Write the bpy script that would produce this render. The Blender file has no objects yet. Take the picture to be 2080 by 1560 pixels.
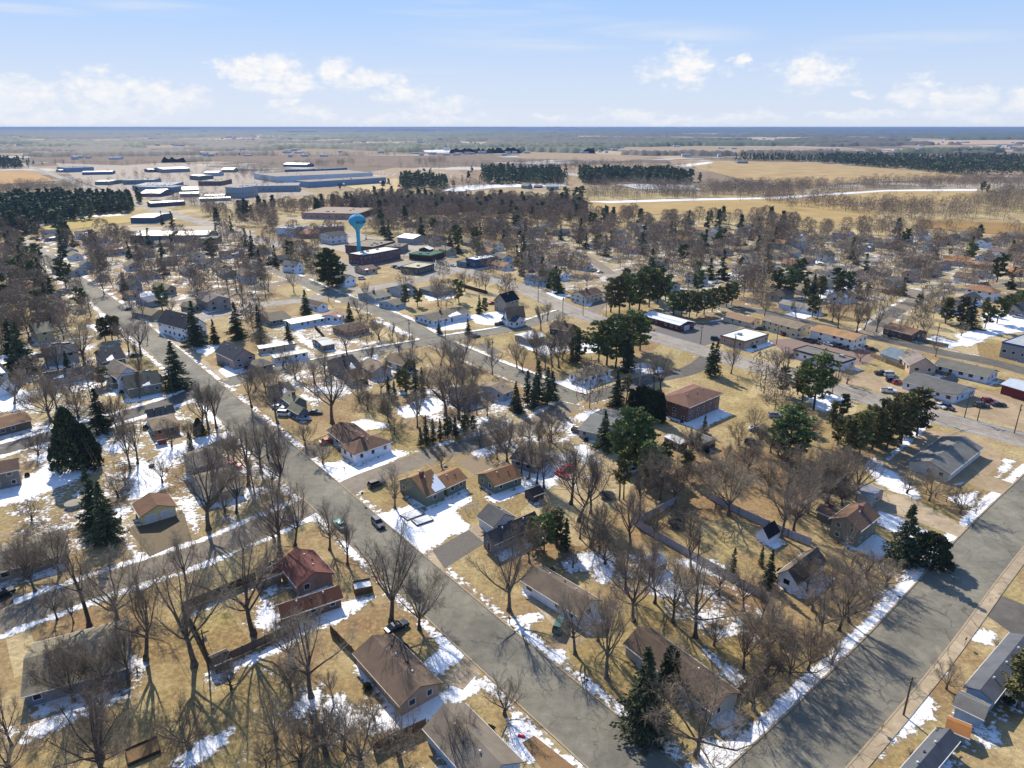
import bpy, math, random
import numpy as np
from mathutils import Vector
R = math.radians
rnd = random.Random(7)
sc = bpy.context.scene
COL = sc.collection

# ------------------------------------------------------------------ camera
CAMH, FPX = 88.0, 1444.0
PITCH = math.atan(522 / 1444)
cp, sp = math.cos(PITCH), math.sin(PITCH)
cam = bpy.data.cameras.new('camera'); co = bpy.data.objects.new('camera', cam); COL.objects.link(co)
cam.sensor_width = 36; cam.lens = 36 * FPX / 2080
cam.clip_start = .5; cam.clip_end = 120000
co.location = (0, 0, CAMH); co.rotation_euler = (R(90) - PITCH, 0, 0)
sc.camera = co

def ray(x, y):
    u = (x - 1040) / FPX; v = (y - 780) / FPX
    return (u, cp - v * sp, -(sp + v * cp))
def G(x, y, h=0.0):                       # where the sight line of a photo pixel meets height h
    r = ray(x, y); t = (CAMH - h) / -r[2]
    return (r[0] * t, r[1] * t)
def proj(X, Y, Z=0.0):
    d = Z - CAMH
    f = Y * cp - d * sp; up = Y * sp + d * cp
    return (1040 + FPX * X / f, 780 - FPX * up / f)
def height_at(x, yb, yt):
    gx, gy = G(x, yb); r = ray(x, yt)
    return CAMH + gy * r[2] / r[1]

# ------------------------------------------------------------------ object helpers
def link(o, parent=None):
    COL.objects.link(o)
    if parent is not None: o.parent = parent
    return o
def tag(o, label, cat, group=None, kind=None):
    if label: o['label'] = label
    if cat: o['category'] = cat
    if group: o['group'] = group
    if kind: o['kind'] = kind
    return o
def empty(name, loc, rz=0.0):
    o = bpy.data.objects.new(name, None); o.location = loc; o.rotation_euler = (0, 0, rz)
    o.empty_display_size = .5
    return link(o)
def mesh(name, V, F, mat, smooth=False):
    me = bpy.data.meshes.new(name)
    if isinstance(V, np.ndarray):
        nv = len(V); k = F.shape[1]; nf = len(F)
        me.vertices.add(nv); me.vertices.foreach_set('co', V.astype(np.float32).ravel())
        me.loops.add(nf * k); me.loops.foreach_set('vertex_index', F.astype(np.int32).ravel())
        me.polygons.add(nf); me.polygons.foreach_set('loop_start', np.arange(0, nf * k, k, dtype=np.int32))
        me.polygons.foreach_set('loop_total', np.full(nf, k, dtype=np.int32))
        if smooth: me.polygons.foreach_set('use_smooth', np.ones(nf, dtype=bool))
        me.update(calc_edges=True)
    else:
        me.from_pydata(V, [], F)
        if smooth:
            for p in me.polygons: p.use_smooth = True
        me.update()
    if isinstance(mat, (list, tuple)):
        for m in mat: me.materials.append(m)
    elif mat: me.materials.append(mat)
    return me
def obj(name, me, parent=None, loc=None, rz=None):
    o = bpy.data.objects.new(name, me); link(o, parent)
    if loc: o.location = loc
    if rz is not None: o.rotation_euler = (0, 0, rz)
    return o
class MB:
    def __init__(s): s.V = []; s.F = []; s.M = []
    def add(s, V, F, m=0):
        n = len(s.V); s.V += [tuple(v) for v in V]; s.F += [tuple(i + n for i in f) for f in F]; s.M += [m] * len(F)
    def box(s, x0, y0, z0, x1, y1, z1, m=0, taper=0):
        t = taper
        V = [(x0, y0, z0), (x1, y0, z0), (x1, y1, z0), (x0, y1, z0), (x0 + t, y0 + t, z1), (x1 - t, y0 + t, z1), (x1 - t, y1 - t, z1), (x0 + t, y1 - t, z1)]
        s.add(V, [(3, 2, 1, 0), (4, 5, 6, 7), (0, 1, 5, 4), (1, 2, 6, 5), (2, 3, 7, 6), (3, 0, 4, 7)], m)
    def cyl(s, p0, p1, r0, r1=None, n=8, m=0, cap=True):
        r1 = r0 if r1 is None else r1
        a = Vector(p0); b = Vector(p1); d = (b - a)
        d.normalize(); u = d.orthogonal().normalized(); w = d.cross(u)
        V = []
        for c, r in ((a, r0), (b, r1)):
            for i in range(n):
                t = 2 * math.pi * i / n; V.append(c + (u * math.cos(t) + w * math.sin(t)) * r)
        F = [(i, (i + 1) % n, n + (i + 1) % n, n + i) for i in range(n)]
        if cap: F += [tuple(range(n))[::-1], tuple(range(n, 2 * n))]
        s.add(V, F, m)
    def lathe(s, prof, n=24, m=0, c=(0, 0)):
        V = [(c[0] + r * math.cos(2 * math.pi * i / n), c[1] + r * math.sin(2 * math.pi * i / n), z) for r, z in prof for i in range(n)]
        F = [(k * n + i, k * n + (i + 1) % n, (k + 1) * n + (i + 1) % n, (k + 1) * n + i) for k in range(len(prof) - 1) for i in range(n)]
        s.add(V, F, m)
    def build(s, name, mat, parent=None, smooth=False):
        me = mesh(name, s.V, s.F, mat, smooth)
        if isinstance(mat, (list, tuple)):
            for p, m in zip(me.polygons, s.M): p.material_index = m
        return obj(name, me, parent)

# ------------------------------------------------------------------ materials
def lin(h):
    h = h.lstrip('#'); c = [int(h[i:i + 2], 16) / 255 for i in (0, 2, 4)]
    return [x / 12.92 if x <= .04045 else ((x + .055) / 1.055) ** 2.4 for x in c]
KEXP = .82
def lc(h, k=1.0): return [min(.88, v * KEXP * k) for v in lin(h)] + [1]
_m = {}
class NT:
    def __init__(s, name):
        s.mat = bpy.data.materials.new(name); s.mat.use_nodes = True; s.t = s.mat.node_tree
        s.b = s.t.nodes['Principled BSDF']; s.out = s.t.nodes['Material Output']
    def n(s, typ, **kw):
        x = s.t.nodes.new(typ)
        for k, v in kw.items():
            if k.startswith('_'): setattr(x, k[1:], v)
            else:
                key = int(k[1:]) if k[0] == 'i' and k[1:].isdigit() else k.replace('__', ' ')
                if isinstance(v, bpy.types.NodeSocket): s.t.links.new(v, x.inputs[key])
                else: x.inputs[key].default_value = v
        return x
    def l(s, a, b): s.t.links.new(a, b)
    def math(s, op, a, b=None, clamp=False):
        x = s.t.nodes.new('ShaderNodeMath'); x.operation = op; x.use_clamp = clamp
        for i, v in enumerate((a, b)):
            if v is None: continue
            if isinstance(v, bpy.types.NodeSocket): s.l(v, x.inputs[i])
            else: x.inputs[i].default_value = v
        return x.outputs[0]
    def mix(s, f, a, b, typ='MIX'):
        x = s.t.nodes.new('ShaderNodeMix'); x.data_type = 'RGBA'; x.blend_type = typ
        for i, v in ((0, f), (6, a), (7, b)):
            if isinstance(v, bpy.types.NodeSocket): s.l(v, x.inputs[i])
            else: x.inputs[i].default_value = v
        return x.outputs[2]
    def noise(s, scale, detail=3, rough=.55, vec=None, dist=0):
        x = s.t.nodes.new('ShaderNodeTexNoise'); x.inputs['Scale'].default_value = scale
        x.inputs['Detail'].default_value = detail; x.inputs['Roughness'].default_value = rough; x.inputs['Distortion'].default_value = dist
        if vec is not None: s.l(vec, x.inputs['Vector'])
        return x.outputs['Fac']
    def mr(s, v, a, b, c=0., d=1., smooth=False):
        x = s.t.nodes.new('ShaderNodeMapRange'); x.interpolation_type = 'SMOOTHSTEP' if smooth else 'LINEAR'
        s.l(v, x.inputs[0])
        for i, q in enumerate((a, b, c, d)): x.inputs[i + 1].default_value = q
        return x.outputs[0]
    def pos(s): return s.n('ShaderNodeNewGeometry').outputs['Position']
    def bump(s, h, strength=.3, dist=.1):
        x = s.n('ShaderNodeBump', Strength=strength, Distance=dist); s.l(h, x.inputs['Height']); s.l(x.outputs[0], s.b.inputs['Normal'])
def surf(hexc, kind='paint', k=1.0):
    key = (hexc, kind, k)
    if key in _m: return _m[key]
    N = NT(kind + '_' + hexc.lstrip('#')); c = lc(hexc, k); b = N.b
    b.inputs['Roughness'].default_value = .85; b.inputs['Specular IOR Level'].default_value = .25
    P = N.pos()
    if kind == 'roof':
        n1 = N.noise(.35, 4, .6, P); n2 = N.noise(6, 3, .7, P)
        oc = N.n('ShaderNodeTexCoord').outputs['Object']
        wv = N.n('ShaderNodeTexWave', _wave_type='BANDS', _bands_direction='Z', Vector=oc, Scale=4.2, Distortion=.6, Detail=2.0)
        wv.inputs['Detail Scale'].default_value = 3
        v = N.math('ADD', N.mr(n1, .3, .7, .78, 1.18), N.mr(n2, .3, .7, -.13, .13))
        v = N.math('ADD', v, N.mr(wv.outputs['Fac'], 0, 1, -.06, .05))
        hsv = N.n('ShaderNodeHueSaturation', Color=c); N.l(v, hsv.inputs['Value'])
        N.l(hsv.outputs[0], b.inputs['Base Color']); b.inputs['Roughness'].default_value = .93
        N.bump(N.math('ADD', n2, wv.outputs['Fac']), .4, .03)
    elif kind == 'metalroof':
        n1 = N.noise(.8, 4, .6, P)
        hsv = N.n('ShaderNodeHueSaturation', Color=c); N.l(N.mr(n1, .3, .7, .86, 1.05), hsv.inputs['Value'])
        N.l(hsv.outputs[0], b.inputs['Base Color']); b.inputs['Roughness'].default_value = .45
    elif kind == 'siding':
        oc = N.n('ShaderNodeTexCoord').outputs['Object']
        wv = N.n('ShaderNodeTexWave', _wave_type='BANDS', _bands_direction='Z', _wave_profile='SAW', Vector=oc, Scale=5.0)
        n1 = N.noise(.9, 4, .6, P)
        hsv = N.n('ShaderNodeHueSaturation', Color=c)
        N.l(N.math('ADD', N.mr(n1, .3, .7, .85, 1.08), N.mr(wv.outputs['Fac'], 0, 1, -.07, .04)), hsv.inputs['Value'])
        N.l(hsv.outputs[0], b.inputs['Base Color']); N.bump(wv.outputs['Fac'], .3, .02)
        b.inputs['Roughness'].default_value = .7
    elif kind == 'brick':
        oc = N.n('ShaderNodeTexCoord').outputs['Object']
        c2 = [v * .55 for v in c[:3]] + [1]; c3 = [min(.8, v * 1.5 + .05) for v in c[:3]] + [1]
        bt = N.n('ShaderNodeTexBrick', Vector=oc, Color1=c, Color2=c2, Mortar=c3, Scale=3.0)
        n1 = N.noise(.5, 4, .6, P); hsv = N.n('ShaderNodeHueSaturation', Color=bt.outputs['Color']); N.l(N.mr(n1, .3, .7, .75, 1.2), hsv.inputs['Value'])
        N.l(hsv.outputs[0], b.inputs['Base Color'])
    elif kind == 'glass':
        b.inputs['Base Color'].default_value = c; b.inputs['Roughness'].default_value = .12; b.inputs['Specular IOR Level'].default_value = .6
    elif kind == 'carpaint':
        b.inputs['Base Color'].default_value = c; b.inputs['Roughness'].default_value = .3; b.inputs['Coat Weight'].default_value = .6
        n1 = N.noise(3, 3, .6, P); b.inputs['Metallic'].default_value = .15
        N.l(N.mix(N.mr(n1, .5, .75, 0, .25), c, lc('#8a8070')), b.inputs['Base Color'])
    elif kind == 'rubber':
        b.inputs['Base Color'].default_value = c; b.inputs['Roughness'].default_value = .9
    else:
        n1 = N.noise(1.3, 4, .65, P); hsv = N.n('ShaderNodeHueSaturation', Color=c); N.l(N.mr(n1, .3, .7, .82, 1.12), hsv.inputs['Value'])
        N.l(hsv.outputs[0], b.inputs['Base Color'])
    _m[key] = N.mat; return N.mat

def veg(name, c1, c2, scale=.6, rough=.85, var=.35, trans=0):
    if name in _m: return _m[name]
    N = NT(name); P = N.pos(); oi = N.n('ShaderNodeObjectInfo').outputs['Random']
    f = N.mr(N.noise(scale, 3, .7, P), .32, .68)
    col = N.mix(f, list(c1) + [1], list(c2) + [1])
    hsv = N.n('ShaderNodeHueSaturation'); N.l(col, hsv.inputs['Color'])
    N.l(N.mr(oi, 0, 1, 1 - var, 1 + var), hsv.inputs['Value'])
    N.l(N.mr(oi, 0, 1, .488, .512), hsv.inputs['Hue'])
    N.l(hsv.outputs[0], N.b.inputs['Base Color']); N.b.inputs['Roughness'].default_value = rough; N.b.inputs['Specular IOR Level'].default_value = .2
    _m[name] = N.mat; return N.mat
M_bark = veg('bark', (.06, .05, .042), (.15, .125, .1), 2.0)
M_twig = veg('twigs_brown', (.16, .13, .10), (.26, .21, .16), .5)
M_twigd = veg('twigs_dense', (.17, .135, .10), (.27, .215, .155), .5)
M_twigr = veg('twigs_red', (.15, .07, .06), (.2, .1, .08), .5, var=.15)
M_twigo = veg('twigs_orange', (.32, .17, .05), (.42, .24, .08), .5, var=.1)
M_birch = veg('bark_pale', (.2, .18, .155), (.34, .31, .27), 3.0, var=.15)
M_spruce = veg('needles_spruce', (.042, .06, .03), (.095, .108, .045), .9)
M_pine = veg('needles_pine', (.07, .105, .036), (.185, .195, .06), .9)
M_pineb = veg('needles_olive', (.09, .092, .034), (.2, .175, .065), .9)
M_cedar = veg('needles_cedar', (.034, .047, .022), (.07, .08, .032), 1.2)
M_snow = NT('snow'); M_snow.b.inputs['Base Color'].default_value = (.8, .82, .86, 1); M_snow.b.inputs['Roughness'].default_value = .6
M_snow = M_snow.mat

# ------------------------------------------------------------------ light, world, view
SUN_AZ, SUN_EL = R(-24), R(37)
sd = Vector((math.sin(SUN_AZ) * math.cos(SUN_EL), math.cos(SUN_AZ) * math.cos(SUN_EL), math.sin(SUN_EL)))
sl = bpy.data.lights.new('sun', 'SUN'); sl.energy = 4.9; sl.angle = R(.5); sl.color = (1, .92, .79)
so = bpy.data.objects.new('sun', sl); COL.objects.link(so); so.rotation_euler = sd.to_track_quat('Z', 'Y').to_euler(); so.location = (0, 0, 150)
SHX, SHY = -sd.x / sd.z, -sd.y / sd.z       # ground shift of a shadow per metre of height

w = bpy.data.worlds.new('World'); sc.world = w; w.use_nodes = True
class WN(NT):
    def __init__(s): s.t = w.node_tree
W = WN(); bg = w.node_tree.nodes['Background']
sky = W.n('ShaderNodeTexSky'); sky.sky_type = 'NISHITA'; sky.sun_disc = False
sky.sun_elevation = SUN_EL; sky.sun_rotation = SUN_AZ; sky.altitude = 350; sky.air_density = 1.0; sky.dust_density = .6; sky.ozone_density = 2.0
tc = W.n('ShaderNodeTexCoord').outputs['Generated']
sep = W.n('ShaderNodeSeparateXYZ', Vector=tc)
az = W.math('ARCTAN2', sep.outputs[0], sep.outputs[1]); el = W.math('ARCSINE', sep.outputs[2])
vec = W.n('ShaderNodeCombineXYZ', X=az, Y=W.math('MULTIPLY', el, 1.7)).outputs[0]
vec3 = W.n('ShaderNodeVectorMath', _operation='SCALE'); W.l(vec, vec3.inputs[0]); vec3.inputs['Scale'].default_value = 1.0
warp = W.n('ShaderNodeTexNoise', Vector=vec, Scale=14.0, Detail=5.0, Roughness=.6)
dv = W.n('ShaderNodeVectorMath', _operation='SUBTRACT', i0=warp.outputs['Color']); dv.inputs[1].default_value = (.5, .5, .5)
dsep = W.n('ShaderNodeSeparateXYZ', Vector=dv.outputs[0])
azw = W.math('ADD', az, W.math('MULTIPLY', dsep.outputs[0], .12)); elw = W.math('ADD', el, W.math('MULTIPLY', dsep.outputs[1], .05))
def azel(x, y):
    r = ray(x, y); return math.atan2(r[0], r[1]), math.atan2(r[2], math.hypot(r[0], r[1]))
def blobs(lst, a_s, e_s):
    acc = None
    for (x, y, rx, ry) in lst:
        a0, e0 = azel(x, y); ra = abs(azel(x + rx, y)[0] - a0); re = abs(azel(x, y - ry)[1] - e0)
        da = W.math('MULTIPLY', W.math('SUBTRACT', a_s, a0), 1 / ra)
        de = W.math('MULTIPLY', W.math('SUBTRACT', e_s, e0), 1 / re)
        q = W.math('SUBTRACT', 1.0, W.math('SQRT', W.math('ADD', W.math('MULTIPLY', da, da), W.math('MULTIPLY', de, de))))
        acc = q if acc is None else W.math('MAXIMUM', acc, q)
    return acc
CUM = [(x, y, rx * 1.08, ry * 1.1) for x, y, rx, ry in [(20, 205, 110, 50), (205, 195, 90, 42), (335, 197, 100, 36), (200, 235, 150, 26), (525, 142, 85, 40), (600, 165, 60, 28), (565, 175, 60, 20), (690, 137, 45, 32), (755, 168, 80, 20),
       (820, 192, 75, 18), (905, 214, 70, 18), (585, 205, 38, 15), (780, 240, 90, 14), (1390, 145, 75, 44), (1515, 120, 32, 13), (1645, 145, 92, 46), (1865, 190, 50, 40), (1950, 202, 90, 34), (2090, 205, 60, 28),
       (1110, 236, 60, 10), (1290, 230, 65, 14), (1500, 242, 110, 14), (1740, 235, 100, 10), (1755, 185, 30, 10), (100, 240, 160, 18), (900, 240, 120, 12), (1330, 240, 160, 12), (640, 232, 90, 14), (1960, 238, 120, 12)]]
cum = blobs(CUM, azw, elw)
fine = W.noise(60, 6, .62, vec)
cumf = W.mr(W.math('ADD', cum, W.mr(fine, .3, .7, -.28, .28)), -.12, .75, 0, 1, True)
cvec = W.n('ShaderNodeCombineXYZ', X=W.math('ADD', az, W.math('MULTIPLY', el, 1.2)), Y=W.math('MULTIPLY', el, 9)).outputs[0]
ci = W.noise(3.2, 6, .6, cvec, .6)
cib = blobs([(1120, 70, 420, 70), (1330, 80, 300, 40), (1850, 85, 380, 30), (60, 18, 190, 16), (330, 18, 230, 22), (1250, 135, 160, 14), (900, 145, 260, 14), (1000, 20, 300, 30)], az, el)
cif = W.math('MULTIPLY', W.mr(ci, .35, .72, 0, 1, True), W.mr(cib, 0, .8, 0, .8, True))
veil = W.math('MULTIPLY', W.mr(el, 0.0, .14, 1, 0, True), .35)            # pale summer haze low in the sky
skc = W.n('ShaderNodeHueSaturation', Saturation=1.0, Value=1.0, Color=sky.outputs[0]).outputs[0]
k0 = 4.6
grad = W.n('ShaderNodeValToRGB'); W.l(W.mr(el, 0.0, .30), grad.inputs[0]); cr = grad.color_ramp
cr.elements[0].color = (.66 * k0, .73 * k0, .87 * k0, 1); cr.elements[1].color = (.19 * k0, .42 * k0, .95 * k0, 1); cr.elements.new(.62).color = (.30 * k0, .54 * k0, .95 * k0, 1)
skc = W.mix(W.mr(el, .4, .9, .97, .1), skc, grad.outputs[0])
c = W.mix(W.math('MAXIMUM', veil, cif), skc, (.70 * k0, .78 * k0, .90 * k0, 1))
shade = W.mix(W.mr(fine, .35, .65), (.80 * k0, .84 * k0, .92 * k0, 1), (.98 * k0, .96 * k0, .94 * k0, 1))
c = W.mix(W.math('MULTIPLY', cumf, W.mr(el, .0, .06, .35, 1.0)), c, shade)
W.l(c, bg.inputs['Color']); bg.inputs['Strength'].default_value = .148
vs = sc.view_settings; vs.view_transform = 'Standard'; vs.look = 'None'; vs.exposure = .6; vs.gamma = 1
# ------------------------------------------------------------------ trees (prototype meshes; every tree is a root + trunk + crown)
def tubes(S, k):
    S = np.array(S, dtype=np.float64)
    p0, p1, r0, r1 = S[:, :3], S[:, 3:6], S[:, 6], S[:, 7]
    d = p1 - p0; L = np.linalg.norm(d, axis=1, keepdims=True); d = d / np.maximum(L, 1e-6)
    ref = np.where(np.abs(d[:, 2:3]) > .9, np.array([[1., 0, 0]]), np.array([[0, 0, 1.]]))
    u = np.cross(d, ref); u /= np.linalg.norm(u, axis=1, keepdims=True); v = np.cross(d, u)
    n = len(S); V = np.zeros((n, 2 * k, 3))
    for i in range(k):
        t = 2 * math.pi * i / k; o = u * math.cos(t) + v * math.sin(t)
        V[:, i] = p0 + o * r0[:, None]; V[:, k + i] = p1 + o * r1[:, None]
    base = (np.arange(n) * 2 * k)[:, None]
    F = np.concatenate([np.stack([base[:, 0] + i, base[:, 0] + (i + 1) % k, base[:, 0] + k + (i + 1) % k, base[:, 0] + k + i], 1) for i in range(k)])
    return V.reshape(-1, 3), F
def bare_segments(seed, spread=1.0, fork=.22, limbs=7, up=.55, twn=(5, 4, 4), twr=.011, H=15.0, wig=.22):
    r = random.Random(seed); big = []; fine = []
    def rv(): return Vector((r.gauss(0, 1), r.gauss(0, 1), r.gauss(0, 1)))
    def branch(p, d, L, rad, lvl):
        n = 5 if lvl <= 1 else (4 if lvl == 2 else 3)
        pts = [p]; q = p.copy(); dd = d.copy()
        for i in range(n):
            dd = (dd + rv() * wig * (.55 if lvl == 0 else 1) * .6 + Vector((0, 0, up * (.0 if lvl == 0 else .2)))).normalized()
            q = q + dd * (L / n); pts.append(q.copy())
        end = .55 if lvl == 0 else .3
        for i in range(n):
            a = rad * (1 - (1 - end) * i / n); b = rad * (1 - (1 - end) * (i + 1) / n)
            (big if lvl <= 1 else fine).append((*pts[i], *pts[i + 1], a, b))
        return pts, dd
    def at(pts, t):
        x = t * (len(pts) - 1); i = min(int(x), len(pts) - 2); f = x - i
        return pts[i].lerp(pts[i + 1], f), (pts[i + 1] - pts[i]).normalized()
    tr = H * .019 + .05
    trunk, td = branch(Vector((0, 0, -.2)), Vector((r.gauss(0, .04), r.gauss(0, .04), 1)).normalized(), H * fork * 1.5, tr, 0)
    big.append((0, 0, -.3, 0, 0, .7, tr * 1.7, tr * 1.02))
    a0 = r.random() * 6.28
    for i in range(limbs):
        t = .62 + .38 * (i + .5) / limbs if limbs > 2 else .9
        p, _ = at(trunk, t)
        a = a0 + i * 2.4 + r.gauss(0, .25); tilt = (r.uniform(.42, .98) if i < limbs - 2 else r.uniform(.08, .3)) * spread
        d = Vector((math.cos(a) * math.sin(tilt), math.sin(a) * math.sin(tilt), math.cos(tilt)))
        L = (H - p.z) * r.uniform(.62, .8) * (1 if i >= limbs - 2 else r.uniform(.8, 1))
        l1, _ = branch(p, d, L, tr * r.uniform(.3, .46), 1)
        for j in range(twn[0] + 2):
            t = .28 + .72 * (j + .4) / (twn[0] + 2)
            p, dd = at(l1, min(t, .99)); q = (dd + rv() * .55 * spread + Vector((0, 0, .15))).normalized()
            l2, _ = branch(p, q, L * r.uniform(.28, .46) * (1.15 - .5 * t), tr * .14 * (1.2 - .6 * t), 2)
            for k in range(twn[1] + 2):
                p, dd = at(l2, min(.99, .2 + .8 * (k + .5) / (twn[1] + 1))); q = (dd + rv() * .6 + Vector((0, 0, .1))).normalized()
                l3, _ = branch(p, q, L * r.uniform(.13, .22), tr * .045, 3)
                for m in range(twn[2]):
                    p, dd = at(l3, min(.99, .15 + .85 * (m + .5) / twn[2])); q = (dd + rv() * .65).normalized(); LL = H * r.uniform(.035, .065)
                    mid = p + q * LL * .55; q2 = (q + rv() * .3 + Vector((0, 0, .15))).normalized()
                    fine.append((*p, *mid, twr, twr * .8)); fine.append((*mid, *(mid + q2 * LL * .5), twr * .8, twr * .45))
    return big, fine
def bare_proto(name, seed, tw, bark=None, **kw):
    big, fine = bare_segments(seed, **kw)
    th = [max(3, 6)] ; V1, F1 = tubes(big, 6); V2, F2 = tubes(fine, 3)
    return dict(H=kw.get('H', 15.), trunk=mesh('trunk', V1, F1, bark or M_bark, True), crown=mesh('crown', V2, F2, tw))
def needles(clumps, seed, n, size, flat=.35, elong=1.8):
    rs = np.random.RandomState(seed)
    C = np.array(clumps)                    # x,y,z, radius, dx,dy,dz
    idx = np.repeat(np.arange(len(C)), n); m = len(idx)
    off = rs.normal(size=(m, 3)); off /= np.linalg.norm(off, axis=1, keepdims=True); off *= (rs.rand(m, 1) ** .5)
    off[:, 2] *= flat; p = C[idx, :3] + off * C[idx, 3:4]
    a = C[idx, 4:7] + rs.normal(size=(m, 3)) * .55; a /= np.linalg.norm(a, axis=1, keepdims=True)
    b = np.cross(a, rs.normal(size=(m, 3))); b /= np.linalg.norm(b, axis=1, keepdims=True)
    s = size * (0.6 + .8 * rs.rand(m, 1)); V = np.stack([p - a * s * elong * .5, p + b * s * .42, p + a * s * elong * .6, p - b * s * .42], 1).reshape(-1, 3)
    F = np.arange(m * 4).reshape(-1, 4)
    return V, F
def spruce_proto(seed, H=12., rad=.27, mat=None, n=11, whorls=34, bare=.05, size=.24, gap=.2, per=9, curve=1.0):
    r = random.Random(seed); tr = []; cl = []
    tr.append((0, 0, -.3, 0, 0, H * .5, H * .016 + .04, H * .009)); tr.append((0, 0, H * .5, 0, 0, H * .97, H * .009, .02))
    for i in range(whorls):
        t = i / (whorls - 1); z = H * (bare + (1 - bare) * t * .985); R_ = H * rad * ((1 - t) ** curve) * r.uniform(.82, 1.1) + .12
        for j in range(max(3, int(per * (1 - t * .5)))):
            if r.random() < gap * (.5 if t > .5 else 1): continue
            a = r.random() * 6.283; rr = R_ * r.uniform(.72, 1.16); dz = -rr * r.uniform(.1, .35) + (rr * .1 if t > .6 else 0)
            e = Vector((math.cos(a) * rr, math.sin(a) * rr, z + dz)); tr.append((0, 0, z, *e, .035 + .01 * rr, .01))
            k = max(1, int(rr / .55))
            for m in range(k):
                f = (m + .8) / (k + .3); cl.append((e.x * f, e.y * f, z + dz * f, .3 + .16 * rr * (1.1 - f * .5), math.cos(a), math.sin(a), -.18))
    for q in range(4): cl.append((0, 0, H * (.9 + q * .03), .22, 0, 0, 1))
    V1, F1 = tubes(tr, 4); V2, F2 = needles(cl, seed, n, size)
    return dict(H=H, trunk=mesh('trunk', V1, F1, M_bark, True), crown=mesh('crown', V2, F2, mat or M_spruce))
def pine_proto(seed, H=13., rad=.27, mat=None, bare=.22, n=24, size=.3, limbs=62, top=.25):
    r = random.Random(seed); tr = []; cl = []; x = y = 0; pts = [Vector((0, 0, -.3))]
    for i in range(6):
        x += r.gauss(0, .1); y += r.gauss(0, .1); pts.append(Vector((x, y, H * .95 * (i + 1) / 6)))
    for i in range(6): tr.append((*pts[i], *pts[i + 1], (H * .018 + .06) * (1 - i * .15), (H * .018 + .06) * (1 - (i + 1) * .15)))
    for i in range(limbs):
        t = bare + (1 - bare) * (i + r.random()) / limbs; z = H * .95 * t; f = z / (H * .95) * 6; k = min(5, int(f)); c0 = pts[k].lerp(pts[k + 1], f - k)
        s = (t - bare) / (1 - bare); prof = (min(1, .55 + s * 1.8) if s < .3 else 1) * math.sqrt(max(.05, 1 - ((s - .25) / .82) ** 2)) if s > .25 else .7 + s
        a = r.random() * 6.283; L = H * rad * prof * r.uniform(.55, 1.15); e = c0 + Vector((math.cos(a) * L, math.sin(a) * L, L * r.uniform(.05, .4)))
        tr.append((*c0, *e, .05 + .012 * L, .015))
        for q in range(3 + int(L)):
            g = .45 + .6 * r.random(); p = c0.lerp(e, g) + Vector((r.gauss(0, .35), r.gauss(0, .35), r.gauss(0, .2)))
            cl.append((*p, r.uniform(.4, .75), math.cos(a), math.sin(a), .5))
    V1, F1 = tubes(tr, 5); V2, F2 = needles(cl, seed, n, size, .6, 1.5)
    return dict(H=H, trunk=mesh('trunk', V1, F1, M_bark, True), crown=mesh('crown', V2, F2, mat or M_pine))
def shell_proto(seed, H, R_, mat, n=3800, size=.3, kind='col'):
    r = random.Random(seed); cl = []
    for i in range(n // 6):
        t = r.random() ** .8; a = r.random() * 6.283
        if kind == 'col': pr = min(1, t / .12 + .6) * (1 - t) ** .45
        elif kind == 'dome': pr = math.sqrt(max(0, 1 - (t * .98) ** 2))
        else: pr = min(1, t / .15 + .7) * (1 - t) ** .6
        lump = 1 + .16 * math.sin(a * 3 + seed + t * 5) + .12 * math.sin(a * 5 + t * 17 + seed) + .08 * math.sin(a * 9 - t * 23)
        q = R_ * pr * lump * (1 - .4 * r.random() ** 3); cl.append((math.cos(a) * q, math.sin(a) * q, .15 + H * .96 * t, .35, math.cos(a) * .6, math.sin(a) * .6, .8))
    V2, F2 = needles(cl, seed, 6, size, .8, 1.5); V1, F1 = tubes([(0, 0, -.3, 0, 0, H * .85, .16, .03)], 5)
    return dict(H=H, trunk=mesh('trunk', V1, F1, M_bark), crown=mesh('crown', V2, F2, mat))
PR = {}
PR['m'] = [bare_proto('maple', s, M_twig, H=16, spread=1.1, limbs=9, twn=(6, 5, 5)) for s in (1, 2, 3, 11, 16, 17)]
PR['u'] = [bare_proto('upright', s, M_twig, H=14, spread=.8, fork=.26, limbs=8, up=.8, twn=(6, 5, 5)) for s in (4, 5, 12, 18)]
PR['d'] = [bare_proto('dense', s, M_twigd, H=12, spread=1.25, fork=.16, limbs=10, twn=(7, 5, 6), twr=.015) for s in (6, 7, 19)]
PR['b'] = [bare_proto('birch', s, M_twig, M_birch, H=14, spread=.95, fork=.2, limbs=8, twn=(5, 4, 4)) for s in (8,)]
PR['s'] = [bare_proto('small', s, M_twigd, H=6, spread=1.2, fork=.14, limbs=9, twn=(5, 5, 5), twr=.01) for s in (9, 10)]
PR['r'] = [bare_proto('red', 13, M_twigr, H=6, spread=1.1, fork=.15, limbs=8, twn=(5, 4, 4), twr=.014)]
PR['o'] = [bare_proto('willow', 14, M_twigo, H=12, spread=1.2, fork=.2, limbs=9, twn=(6, 5, 5), twr=.02)]
PR['k'] = [bare_proto('leaning', 15, M_twig, H=13, spread=.8, fork=.42, limbs=6, twn=(4, 3, 3))]
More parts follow.
